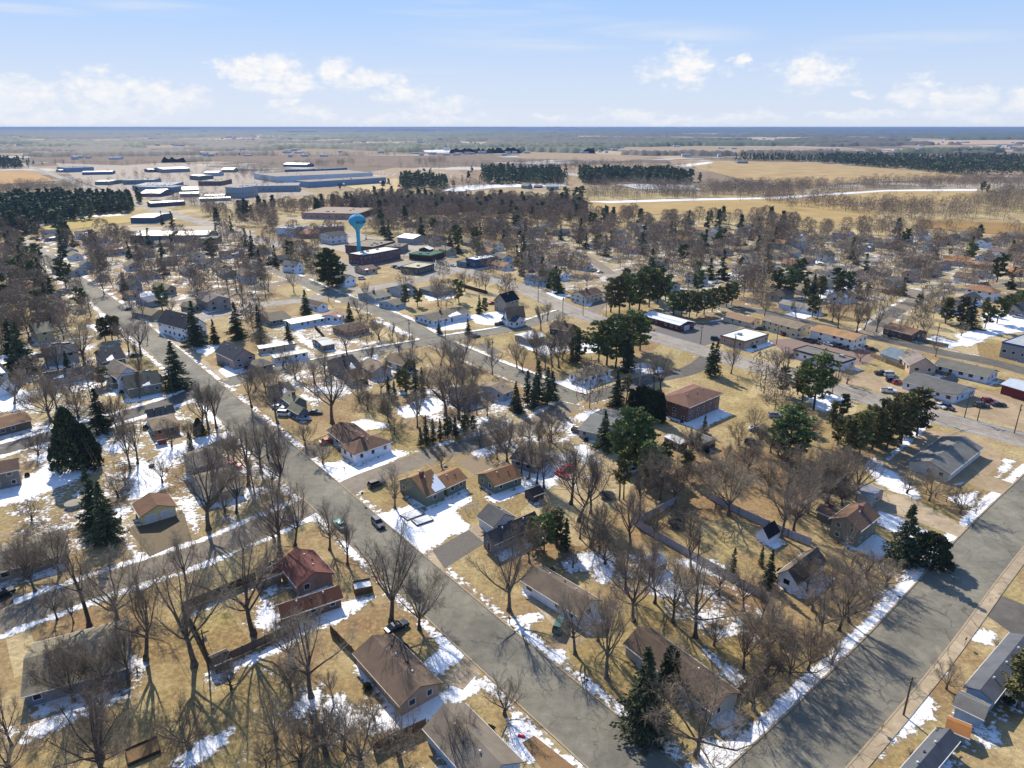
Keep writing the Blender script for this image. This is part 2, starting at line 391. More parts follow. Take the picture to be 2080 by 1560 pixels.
# lighter meshes for trees more than 300 m away
PR['M'] = [bare_proto('far', s, M_twigd, H=14, spread=1.1, limbs=8, twn=(5, 5, 5), twr=.022) for s in (20, 21, 22, 25, 26)]
PR['O'] = [bare_proto('far_orange', 24, M_twigo, H=14, spread=1.1, limbs=6, twn=(4, 3, 3), twr=.04)]
PR['S'] = [spruce_proto(s, H=12, rad=.25) for s in (30, 31, 32)]
PR['T'] = [spruce_proto(s, H=12, rad=.16, gap=.3, curve=.8, whorls=30, bare=.1) for s in (33, 34)]
PR['P'] = [pine_proto(s) for s in (40, 41, 42)]
PR['Q'] = [pine_proto(s, mat=M_pineb, rad=.2, bare=.18) for s in (43, 44, 45)]
PR['R'] = [pine_proto(46, mat=M_pine, rad=.37, bare=.05, limbs=130, n=34, size=.3)]
PR['X'] = [pine_proto(47, mat=M_pineb, rad=.16, bare=.45, limbs=26, n=14)]
PR['A'] = [shell_proto(50, 7, 1.1, M_cedar, 3600), shell_proto(51, 7, 1.2, M_cedar, 3600)]
PR['C'] = [shell_proto(52, 12, 4.2, M_cedar, 9000, .42, 'cone'), shell_proto(53, 10, 3.8, M_cedar, 8000, .42, 'cone')]
PR['D'] = [shell_proto(54, 6, 4.3, M_cedar, 9000, .36, 'dome')]
PR['e'] = [spruce_proto(s, H=12, rad=.24, n=3, whorls=15, size=.75, per=6) for s in (60, 61)]
PR['p'] = [pine_proto(s, mat=M_pine, n=6, size=.85, limbs=28, rad=.25, bare=.2) for s in (62, 63)]
KIND = dict(m=('maple_tree', 'bare broad-crowned tree', 'tree'), u=('ash_tree', 'tall narrow bare tree', 'tree'), d=('bare_tree', 'dense twiggy bare tree', 'tree'), b=('birch_tree', 'pale-limbed birch tree', 'tree'),
            s=('small_tree', 'small bare twiggy tree', 'tree'), r=('ornamental_tree', 'small reddish bare tree', 'tree'), o=('willow_tree', 'orange-twigged willow', 'tree'), k=('thin_tree', 'thin long-trunked bare tree', 'tree'),
            M=('bare_tree', 'bare brown tree', 'tree'), O=('willow_tree', 'orange-twigged willow', 'tree'), S=('spruce_tree', 'dark conical spruce', 'tree'), T=('fir_tree', 'slim dark conifer', 'tree'), P=('pine_tree', 'green full-crowned pine', 'tree'),
            Q=('pine_tree', 'olive-brown pine', 'tree'), R=('pine_tree', 'huge round-crowned green pine', 'tree'), X=('scraggly_pine', 'thin scraggly pine', 'tree'), A=('arborvitae', 'dark columnar arborvitae', 'shrub'),
            C=('cedar_tree', 'dense blackish-green cedar', 'tree'), D=('evergreen_shrub', 'big dome-shaped evergreen', 'shrub'), e=('spruce_tree', 'dark conical spruce', 'tree'), p=('pine_tree', 'dark rounded pine', 'tree'))
TREES = []      # (kind, X, Y, h, width factor)
def plant(kind, X, Y, h, wf=1.0, rot=None):
    rr = random.Random(int(X * 131 + Y * 977)); P = rr.choice(PR[kind]); s = h / P['H']
    o = empty(KIND[kind][0], (X, Y, 0), rr.random() * 6.283 if rot is None else rot); o.scale = (s * wf, s * wf, s)
    link(bpy.data.objects.new('trunk', P['trunk']), o); link(bpy.data.objects.new('crown', P['crown']), o)
    TREES.append((kind, o, X, Y, h)); return o

# ------------------------------------------------------------------ buildings
FOOT = []; LAND = []       # footprints (x,y,radius), landmarks (name, X, Y)
G_ = surf('#1d242b', 'glass'); WHITE = surf('#e9e8e4'); DARK = surf('#2b2a2a'); VENT = surf('#d8d8d6')
class Frame:                # local box frame: origin C, u along a (length La), v along b (length Lb), v may flip
    pass
def wall_feature(root, name, side, s, z0, wd, ht, La, Lb, mat, near, frame=WHITE, pane=G_, t=.06, inset=.0):
    # side: 0 y=0, 1 x=La, 2 y=Lb, 3 x=0 ; s = centre along the side
    def bx(mb, a0, a1, q0, q1, d0, d1):
        if side == 0: mb.box(a0, -d1, q0, a1, -d0, q1)
        elif side == 2: mb.box(a0, Lb + d0, q0, a1, Lb + d1, q1)
        elif side == 1: mb.box(La + d0, a0, q0, La + d1, a1, q1)
        else: mb.box(-d1, a0, q0, -d0, a1, q1)
    f = MB(); a0, a1 = s - wd / 2, s + wd / 2
    if near:
        b = .09
        bx(f, a0 - b, a0, z0 - b, z0 + ht + b, -.02, t); bx(f, a1, a1 + b, z0 - b, z0 + ht + b, -.02, t)
        bx(f, a0, a1, z0 - b, z0, -.02, t); bx(f, a0, a1, z0 + ht, z0 + ht + b, -.02, t)
        fo = f.build(name, frame, root); p = MB(); bx(p, a0, a1, z0, z0 + ht, -.02, t * .4)
        p.build('pane' if name == 'window' else 'panel', pane, fo)
        if name == 'garage_door':
            g = MB()
            for k in range(1, 4): bx(g, a0, a1, z0 + ht * k / 4 - .02, z0 + ht * k / 4 + .02, t * .4, t * .4 + .012)
            g.build('groove', surf('#8f9498'), fo)
        return fo
    bx(f, a0, a1, z0, z0 + ht, -.02, t); return f.build(name, pane, root)

def roof_snow(ro, La, Lb, h, rise, oh, x0, x1, t0, t1, seed=1, side=0):
    # ragged patch of old snow lying on the slope that starts at y=0 (ridge along x); t runs from eave to ridge
    r = random.Random(seed); n = 14; V = []; s2 = rise / (Lb / 2)
    def P(x, t, up): y = -oh + t * (Lb / 2 + oh); return (x, y, h + y * s2 + up)
    lo = [(x0 + (x1 - x0) * i / n, t0) for i in range(n + 1)]; hi = [(x0 + (x1 - x0) * i / n, t0 + (t1 - t0) * (.35 + .65 * i / n) * r.uniform(.75, 1)) for i in range(n + 1)]
    V = [P(x, t, .02) for x, t in lo] + [P(x, t, .02) for x, t in hi] + [P(x, t, .10) for x, t in lo] + [P(x, t, .05) for x, t in hi]
    k = n + 1; F = []
    for i in range(n): F += [(2 * k + i, 2 * k + i + 1, 3 * k + i + 1, 3 * k + i), (i, i + 1, 2 * k + i + 1, 2 * k + i), (k + i + 1, k + i, 3 * k + i, 3 * k + i + 1)]
    F += [(0, 2 * k, 3 * k, k), (n, k + n, 3 * k + n, 2 * k + n)]
    obj('snow_patch', mesh('snow_patch', V, F, M_snow), ro)
def roof_mesh(mb, La, Lb, h, rise, ridge, typ, oh=.45, th=.16, oe=None, x0=0, y0=0):
    oe = oh if oe is None else oe
    if ridge == 'b':
        sub = MB(); roof_mesh(sub, Lb, La, h, rise, 'a', typ, oh, th, oe)
        mb.add([(y, x, z) for x, y, z in sub.V], [f[::-1] for f in sub.F], 0); return
    sl_ = rise / (Lb / 2); ze = h - oh * sl_; zr = h + rise
    A = [(-oe, -oh, ze), (La + oe, -oh, ze), (La + oe, Lb + oh, ze), (-oe, Lb + oh, ze)]
    if typ == 'hip':
        k = min(La * .45, Lb * .5); Rg = [(k, Lb / 2, zr), (La - k, Lb / 2, zr)]
        V = A + Rg + [(x, y, z - th) for x, y, z in A]
        F = [(0, 1, 5, 4), (1, 2, 5), (2, 3, 4, 5), (3, 0, 4), (0, 6, 7, 1), (1, 7, 8, 2), (2, 8, 9, 3), (3, 9, 6, 0), (9, 8, 7, 6)]
    else:
        Rg = [(-oe, Lb / 2, zr), (La + oe, Lb / 2, zr)]; top = A + Rg
        V = top + [(x, y, z - th) for x, y, z in top]
        F = [(0, 1, 5, 4), (2, 3, 4, 5), (6, 10, 11, 7), (8, 11, 10, 9), (0, 6, 7, 1), (2, 8, 9, 3), (0, 4, 10, 6), (4, 3, 9, 10), (1, 7, 11, 5), (5, 11, 8, 2)]
    mb.add(V, F)
def frame_of(c, a, b, h, square=True):
    C = Vector(G(*c, h)); A = Vector(G(*a, h)); B = Vector(G(*b, h)); u = A - C; La = u.length; u.normalize()
    v = Vector((-u.y, u.x)); d = (B - C).dot(v); Lb = abs(d)
    return C, u, La, Lb, (1 if d > 0 else -1)
ROOFDARK = {}
def building(name, label, cat, c, a, b, h, rise, roof, wall, typ='gable', ridge='a', rk='roof', wk='siding', near=True, win=True, garage=(), door=None, vents=0, chimney=False,
             short=None, floors=1, group=None, world=None, oh=.45, trim=None, Lmin=3.0):
    """c = nearest eave corner, a / b = the two neighbouring eave corners (photo pixels at eave height h)"""
    h *= .92
    if world: C, u, La, Lb, sg = world
    else: C, u, La, Lb, sg = frame_of(c, a, b, h)
    La = max(La, Lmin); Lb = max(Lb, Lmin)
    if not world and typ != 'flat' and oh:       # photo corners are the roof's: pull the walls in
        o2 = min(oh, Lb * .1); C = C + u * o2 + Vector((-u.y, u.x)) * sg * o2; La -= 2 * o2; Lb -= 2 * o2
    if sg < 0:
        sw_ = {0: 2, 2: 0, 1: 1, 3: 3}; garage = tuple((sw_[g[0]],) + tuple(g[1:]) for g in garage); door = (sw_[door[0]], door[1]) if door else None
    if near and typ != 'flat' and name == 'house':
        rq = random.Random(int(C.x * 7 + C.y)); vents = max(vents, rq.choice((1, 2, 3))); chimney = chimney or rq.random() < .25
    # local frame: x along u, y along +v ; if sg<0 shift the origin so that the frame stays right-handed
    if sg < 0: O = C - Vector((-u.y, u.x)) * Lb
    else: O = C
    rz = math.atan2(u.y, u.x); root = empty(name, (O.x, O.y, 0), rz)
    cx, cy = O + u * (La / 2) + Vector((-u.y, u.x)) * (Lb / 2)
    FOOT.append((cx, cy, La, Lb, rz, O.x, O.y, h))
    tag(root, label, cat, group)
    if short: LAND.append((short, cx, cy))
    W_ = MB(); W_.box(0, 0, -.2, La, Lb, h)
    if typ == 'gable':
        if ridge == 'a':
            for x, fl in ((0, 1), (La, 0)):
                W_.add([(x, 0, h), (x, Lb, h), (x, Lb / 2, h + rise)], [(0, 2, 1) if fl else (0, 1, 2)])
        else:
            for y, fl in ((0, 0), (Lb, 1)):
                W_.add([(0, y, h), (La, y, h), (La / 2, y, h + rise)], [(0, 2, 1) if fl else (0, 1, 2)])
    wm = surf(wall, wk, 1.3 if near or name == 'house' else 1.0); W_.build('wall', wm, root)
    rm = surf(roof, rk, .62 if (rk == 'metalroof' or typ == 'flat') and not near else 1.0)
    if typ == 'flat':
        P = MB(); P.box(-.05, -.05, h, La + .05, Lb + .05, h + .25)
        P.build('roof', rm, root); T = MB(); tw = .22
        T.box(-.15, -.15, h - .25, La + .15, -.15 + tw, h + .5); T.box(-.15, Lb + .15 - tw, h - .25, La + .15, Lb + .15, h + .5)
        T.box(-.15, -.15 + tw, h - .25, -.15 + tw, Lb + .15 - tw, h + .5); T.box(La + .15 - tw, -.15 + tw, h - .25, La + .15, Lb + .15 - tw, h + .5)
        T.build('parapet', surf(trim or wall), root)
        if near or La * Lb > 300:
            for k in range(max(1, min(5, int(La * Lb / 160)))):
                q = MB(); x, y = rnd.uniform(.2, .8) * La, rnd.uniform(.2, .8) * Lb; q.box(x - .8, y - .7, h + .25, x + .8, y + .7, h + 1.1); q.build('air_unit', surf('#a5a6a4'), root)
    else:
        Rf = MB(); roof_mesh(Rf, La, Lb, h, rise, ridge, typ, oh=oh); ro = Rf.build('roof', rm, root)
        rs_ = random.Random(int(La * 100 + Lb * 37))
        if typ == 'gable' and ridge == 'a' and name == 'house' and rs_.random() < .33 and (u.y if sg > 0 else u.y) * 0 + Vector((u.y, -u.x)).dot(Vector((.4, -.91))) > .3:
            f0 = rs_.uniform(0, .55); roof_snow(ro, La, Lb, h, rise, oh, La * f0, La * (f0 + rs_.uniform(.2, .42)), .02, rs_.uniform(.3, .7), int(La * 10))
        if near:
            s2 = rise / ((Lb if ridge == 'a' else La) / 2); ze = h - oh * s2
            def bar(x0, y0, x1, y1): T = MB(); T.box(x0, y0, ze - .2, x1, y1, ze - .01); T.build('gutter', surf(trim or '#d9d5cc'), root)
            if ridge == 'a': bar(-oh, -oh - .1, La + oh, -oh - .002); bar(-oh, Lb + oh + .002, La + oh, Lb + oh + .1)
            else: bar(-oh - .1, -oh, -oh - .002, Lb + oh); bar(La + oh + .002, -oh, La + oh + .1, Lb + oh)
            W2, L2 = (Lb, La) if ridge == 'a' else (La, Lb)
            for k in range(vents):
                q = MB(); s = .15 + .7 * (k + .5) / vents; off = .5 - .12 - .1 * (k % 2); x, y = L2 * s, W2 * off
                z = h + rise * (off * 2)
                if ridge == 'b': x, y = y, x
                q.cyl((x, y, z - .15), (x, y, z + .35), .16, n=8); q.build('roof_vent', VENT if k % 2 == 0 else surf('#4a4542'), ro)
            if chimney:
                q = MB(); x, y = (L2 * .4, W2 * .42) if ridge == 'a' else (W2 * .42, L2 * .4); q.box(x - .45, y - .4, h, x + .45, y + .4, h + rise + .9); q.box(x - .55, y - .5, h + rise + .9, x + .55, y + .5, h + rise + 1.05)
                q.build('chimney', surf('#7d5246', 'brick'), ro)
    if win:
        used = {}
        for (sd_, s, wd) in garage:
            L = La if sd_ in (0, 2) else Lb; used.setdefault(sd_, []).append((s * L, wd))
            wall_feature(root, 'garage_door', sd_, s * L, .03, wd, min(2.2, h - .4), La, Lb, None, near, WHITE, surf('#e3e2dd'))
        if door:
            sd_, s = door; L = La if sd_ in (0, 2) else Lb; used.setdefault(sd_, []).append((s * L, 1.6))
            wall_feature(root, 'door', sd_, s * L, .05, 1.0, 2.05, La, Lb, None, near, WHITE, surf('#6a4a3a'))
        for sd_ in range(4):
            L = La if sd_ in (0, 2) else Lb
            sp_ = 3.1 if near else 4.2
            if L < 3.6: continue
            n = max(1, int(L / sp_)); n = min(n, 9)
            for f in range(floors):
                for k in range(n):
                    s = L * (k + .5) / n + rnd.uniform(-.3, .3)
                    if f == 0 and any(abs(s - q) < wq / 2 + 1.0 for q, wq in used.get(sd_, [])): continue
                    if rnd.random() < .18: continue
                    fh = h / floors; zz = f * fh + fh * .38; ww = rnd.choice((.9, 1.1, 1.5)); ww = min(ww, L * .3)
                    if zz + .2 > h: continue
                    wall_feature(root, 'window', sd_, s, zz, ww, min(1.15, fh * .42), La, Lb, None, near)
    return root, La, Lb

# ------------------------------------------------------------------ vehicles
def loft(prof, ys):
    """prof: list of (x, z) closed outline; ys: list of (y, inset) rows -> closed solid"""
    V = []; n = len(prof)
    for y, ins in ys:
        for x, z in prof: V.append((x * (1 - ins * .06), y, z if z < .5 else z - ins * .05))
    F = []
    for r_ in range(len(ys) - 1):
        for i in range(n): F.append((r_ * n + i, r_ * n + (i + 1) % n, (r_ + 1) * n + (i + 1) % n, (r_ + 1) * n + i))
    F += [tuple(range(n)), tuple(range((len(ys) - 1) * n, len(ys) * n))[::-1]]
    return V, F
def make_car(kind, colr):
    root = empty({'sedan': 'sedan_car', 'suv': 'parked_suv', 'pickup': 'pickup_truck', 'van': 'parked_van'}[kind], (0, 0, 0))
    paint = surf(colr, 'carpaint'); L, wd = (4.7, 1.82) if kind != 'pickup' else (5.5, 1.95)
    zb = .62 if kind in ('sedan',) else .75; top = {'sedan': 1.42, 'suv': 1.72, 'pickup': 1.8, 'van': 1.95}[kind]; belt = {'sedan': .92, 'suv': 1.05, 'pickup': 1.1, 'van': 1.15}[kind]
    hl = L / 2
    low = [(-hl, .35), (-hl + .05, .3), (hl - .05, .3), (hl, .38), (hl - .02, belt - .22), (hl - .15, belt - .12), (hl * .45, belt), (-hl * .75, belt), (-hl + .04, belt - .08)]
    if kind in ('suv', 'van'): low[7] = (-hl + .1, belt)
    V, F = loft(low, [(-wd / 2, 1), (-wd / 2 + .12, 0), (wd / 2 - .12, 0), (wd / 2, 1)])
    m = MB(); m.add(V, F); body = m.build('body', paint, root, False)
    if kind == 'pickup':
        b = MB(); b.box(-hl + .15, -wd / 2 + .2, belt + .004, -hl + 2.0, wd / 2 - .2, belt + .03); b.build('cargo_bed', surf('#25262a', 'rubber'), root)
        b = MB()
        for s in (-1, 1): b.box(-hl + .05, s * wd / 2 - .06 - .06 * s, belt, -hl + 2.1, s * wd / 2 + .06 - .06 * s, belt + .14)
        b.box(-hl + .02, -wd / 2 + .12, belt, -hl + .14, wd / 2 - .12, belt + .14); b.build('bed_rail', paint, root)
    xa, xb, xc, xd = {'sedan': (-hl * .78, -hl * .42, hl * .1, hl * .42), 'suv': (-hl + .12, -hl + .4, hl * .12, hl * .42), 'pickup': (-.62, -.5, .75, 1.25), 'van': (-hl + .1, -hl + .25, hl * .3, hl * .66)}[kind]
    def cab(z0, z1, ins, sh):
        return [(xa + sh, -wd / 2 + ins, z0), (xd - sh, -wd / 2 + ins, z0), (xd - sh, wd / 2 - ins, z0), (xa + sh, wd / 2 - ins, z0)]
    b0 = cab(belt - .02, 0, .09, 0); t0 = [(xb, -wd / 2 + .24, top - .05), (xc, -wd / 2 + .24, top - .05), (xc, wd / 2 - .24, top - .05), (xb, wd / 2 - .24, top - .05)]
    g = MB(); g.add(b0 + t0, [(0, 1, 5, 4), (1, 2, 6, 5), (2, 3, 7, 6), (3, 0, 4, 7), (4, 5, 6, 7)]); g.build('window', surf('#14181c', 'glass'), root)
    rf = MB(); rf.box(xb - .03, -wd / 2 + .22, top - .06, xc + .03, wd / 2 - .22, top, taper=.05)
    for s in (-1, 1):                                   # pillars
        for (x0, x1) in ((xa, xb), (xd, xc), ((xa + xd) / 2 - .05, (xb + xc) / 2)):
            rf.cyl((x0, s * (wd / 2 - .095), belt - .02), (x1, s * (wd / 2 - .235), top - .04), .045, n=4)
    rf.build('roof', paint, root)
    for sx in (-hl * .62, hl * .6):
        for s in (-1, 1):
            q = MB(); q.cyl((sx, s * (wd / 2 - .2), .34), (sx, s * (wd / 2 + .02), .34), .34, n=14); wl = q.build('wheel', surf('#1a1a1b', 'rubber'), root)
            q = MB(); q.cyl((sx, s * (wd / 2 + .0), .34), (sx, s * (wd / 2 + .035), .34), .2, n=10); q.build('rim', surf('#a9abad'), wl)
    for s in (-1, 1):
        q = MB(); q.box(hl - .1, s * wd * .34 - .18, belt - .36, hl + .0, s * wd * .34 + .18, belt - .2); q.build('headlight', surf('#e8e8e0'), root)
        q = MB(); q.box(-hl - .02, s * wd * .36 - .15, belt - .38, -hl + .08, s * wd * .36 + .15, belt - .2); q.build('tail_light', surf('#8a1515'), root)
        q = MB(); q.box(xd - .35, s * (wd / 2 + .06) - .09, belt - .02, xd - .2, s * (wd / 2 + .06) + .09, belt + .13); q.build('mirror', paint, root)
    return root
CARP = {}
KIDS = {}
def copy_tree(o, parent=None):
    c = o.copy(); COL.objects.link(c); c.parent = parent
    if o.name not in KIDS: KIDS[o.name] = list(o.children)
    for ch in KIDS[o.name]: copy_tree(ch, c)
    return c
def car(kind, colr, x, y, azd, label, group=None, world=None):
    key = (kind, colr)
    if key in CARP: o = copy_tree(CARP[key])
    else: o = CARP[key] = make_car(kind, colr)
    X, Y = world or G(x, y, .4)
    o.location = (X, Y, .02); o.rotation_euler = (0, 0, R(90 - azd)); tag(o, label, {'sedan': 'car', 'suv': 'car', 'pickup': 'pickup truck', 'van': 'van'}[kind], group)
    if 'group' in o and not group: del o['group']
    return o
# ------------------------------------------------------------------ ground sheet with land cover stored per vertex
def grow(a, b, s0, k):
    out = [a]; s = s0
    while out[-1] < b: out.append(out[-1] + s); s *= k
    return out
xs = grow(415, 60000, 1.6, 1.09); XS = np.array([-x for x in xs[::-1]][:-1] + list(np.arange(-415, 415, 1.45)) + xs)
YS = np.array([-4000, -1000, -200, 0, 40] + list(np.arange(60, 380, 1.2)) + grow(380, 60000, 1.5, 1.022))
nx, ny = len(XS), len(YS)
A_snow = np.zeros((ny, nx)); A_green = np.zeros((ny, nx)); A_dirt = np.zeros((ny, nx))
def poly_d(poly, X, Y):            # signed distance (inside > 0)
    P = np.array(poly); d = np.full(X.shape, 1e9); inside = np.zeros(X.shape, bool); n = len(P)
    for i in range(n):
        a, b = P[i], P[(i + 1) % n]; ab = b - a; L = max(1e-9, ab @ ab)
        t = np.clip(((X - a[0]) * ab[0] + (Y - a[1]) * ab[1]) / L, 0, 1)
        d = np.minimum(d, np.hypot(X - a[0] - t * ab[0], Y - a[1] - t * ab[1]))
        c = (a[1] > Y) != (b[1] > Y); xi = a[0] + (Y - a[1]) / (b[1] - a[1] + 1e-12) * ab[0]; inside ^= c & (X < xi)
    return np.where(inside, d, -d)
def paint(A, poly, val, soft=1.6, mode='max'):
    P = np.array(poly); m = soft + 1
    i0, i1 = np.searchsorted(XS, (P[:, 0].min() - m, P[:, 0].max() + m)); j0, j1 = np.searchsorted(YS, (P[:, 1].min() - m, P[:, 1].max() + m))
    if i1 <= i0 or j1 <= j0: return
    X, Y = np.meshgrid(XS[i0:i1], YS[j0:j1]); d = poly_d(poly, X, Y); f = np.clip(d / soft * .5 + .5, 0, 1); f = f * f * (3 - 2 * f)
    S = A[j0:j1, i0:i1]
    if mode == 'max': S[:] = np.maximum(S, f * val)
    else: S[:] = S * (1 - f) + val * f
def px(poly): return [G(*p) for p in poly]
def offs(pts, d):                  # offset a polyline sideways (world)
    out = []
    for i, p in enumerate(pts):
        a = Vector(pts[max(0, i - 1)]); b = Vector(pts[min(len(pts) - 1, i + 1)]); t = (b - a).normalized(); out.append((p[0] - t.y * d, p[1] + t.x * d))
    return out
def smooth(pts, it=2):
    for _ in range(it):
        o = [pts[0]]
        for a, b in zip(pts, pts[1:]): o += [(a[0] * .75 + b[0] * .25, a[1] * .75 + b[1] * .25), (a[0] * .25 + b[0] * .75, a[1] * .25 + b[1] * .75)]
        o.append(pts[-1]); pts = o
    return pts
def strip(pts, w0, w1, z, dz=0.0):  # ribbon between sideways offsets
    L, R_ = offs(pts, w0), offs(pts, w1); V = []; F = []
    for a, b in zip(L, R_): V += [(a[0], a[1], z), (b[0], b[1], z)]
    for i in range(len(pts) - 1): F.append((2 * i, 2 * i + 1, 2 * i + 3, 2 * i + 2) if w1 < w0 else (2 * i, 2 * i + 2, 2 * i + 3, 2 * i + 1))
    if dz:
        n = len(V); V += [(x, y, q - dz) for x, y, q in V]
        for i in range(len(pts) - 1):
            for o_ in (0, 1): F.append((2 * i + o_, 2 * i + 2 + o_, n + 2 * i + 2 + o_, n + 2 * i + o_))
    return V, F
def asphalt(name, c1, c2, crack=True, wet=.5):
    N = NT(name); P = N.pos(); n1 = N.noise(.08, 4, .6, P); n2 = N.noise(2.5, 5, .7, P); n3 = N.noise(.5, 4, .65, P)
    col = N.mix(N.mr(n1, .35, .65), lc(c1), lc(c2)); hsv = N.n('ShaderNodeHueSaturation'); N.l(col, hsv.inputs['Color'])
    v = N.math('ADD', N.mr(n2, .3, .7, .9, 1.1), N.mr(n3, .35, .7, -.16, .14)); N.l(v, hsv.inputs['Value']); col = hsv.outputs[0]
    if crack:
        vo = N.n('ShaderNodeTexVoronoi', _feature='DISTANCE_TO_EDGE', Scale=.11); dn = N.n('ShaderNodeTexNoise', Scale=.4, Detail=3.0); N.l(P, dn.inputs['Vector'])
        ad = N.n('ShaderNodeVectorMath', _operation='MULTIPLY_ADD', i0=dn.outputs['Color'], i2=P); ad.inputs[1].default_value = (4, 4, 0); N.l(ad.outputs[0], vo.inputs['Vector'])
        col = N.mix(N.mr(vo.outputs['Distance'], .003, .010, .5, 0), col, lc('#3b3a36'))
    pv = N.n('ShaderNodeTexVoronoi', _distance='CHEBYCHEV', Vector=N.n('ShaderNodeMapping', Vector=P, Rotation=(0, 0, R(39)), Scale=(.16, .06, 1)).outputs[0], Scale=1.0); pc = N.n('ShaderNodeSeparateColor', Color=pv.outputs['Color'])
    hv = N.n('ShaderNodeHueSaturation'); N.l(col, hv.inputs['Color']); N.l(N.mr(pc.outputs[0], 0, 1, .9, 1.08), hv.inputs['Value']); col = hv.outputs[0]
    N.l(col, N.b.inputs['Base Color']); N.l(N.mr(n3, .62, .72, .92, .92 - wet * .5), N.b.inputs['Roughness']); N.b.inputs['Specular IOR Level'].default_value = .3
    return N.mat
M_road = asphalt('asphalt', '#716d62', '#8a8474'); M_roadb = asphalt('asphalt_brown', '#7d7262', '#8c8070'); M_dark = asphalt('asphalt_dark', '#5c5852', '#6b655c', False)
M_hwy = asphalt('asphalt_pale', '#8f877d', '#a29a90', False, 0); M_gravel = asphalt('gravel', '#a08a6c', '#b59d7c', False, 0); M_conc = asphalt('concrete', '#a8957a', '#bba88c', True, 0)
M_kerb = surf('#a8967c'); M_yel = surf('#c9a34a'); M_line = surf('#d8d4c8')
ROADS = []
def road(name, pts, width, mat=None, kerb=True, snow=(0.0, 0.0), z=.012, label=None, it=2):
    width *= 1.257; W_ = smooth([G(*p) for p in pts], it); ROADS.append((W_, width))
    h = width / 2; V, F = strip(W_, h, -h, z); o = obj(name, mesh(name, V, F, mat or M_road)); tag(o, None, None, kind='structure')
    if kerb:
        m = MB()
        for s in (1, -1):
            V, F = strip(W_, s * (h + .3), s * h, .13, .2); m.add(V, F)
        k = m.build('kerb', M_kerb); tag(k, None, None, kind='structure')
    for s, val in ((1, snow[0]), (-1, snow[1])):
        if val > 0:
            L = offs(W_, s * (h + .2)) + offs(W_, s * (h + 2.6))[::-1]; paint(A_snow, L, val, 1.0)
    return W_
def lot(name, poly, mat, z=.008, world=False):
    P = poly if world else px(poly); o = obj(name, mesh(name, [(x, y, z) for x, y in P], [tuple(range(len(P)))], mat)); tag(o, None, None, kind='structure')
    a = sum(P[i][0] * P[(i + 1) % len(P)][1] - P[(i + 1) % len(P)][0] * P[i][1] for i in range(len(P)))
    if a < 0: o.data.flip_normals()
    LOTS.append(P); return o
LOTS = []
def near_road(x, y, pad):
    for W_, wd in ROADS:
        for a, b in zip(W_, W_[1:]):
            ax, ay = a; bx, by = b[0] - ax, b[1] - ay; L = bx * bx + by * by or 1e-9
            t = max(0, min(1, ((x - ax) * bx + (y - ay) * by) / L))
            if math.hypot(x - ax - t * bx, y - ay - t * by) < wd / 2 + pad: return True
    return False
def in_poly(x, y, P):
    ins = False; n = len(P)
    for i in range(n):
        a, b = P[i], P[(i + 1) % n]
        if (a[1] > y) != (b[1] > y) and x < a[0] + (y - a[1]) / (b[1] - a[1]) * (b[0] - a[0]): ins = not ins
    return ins

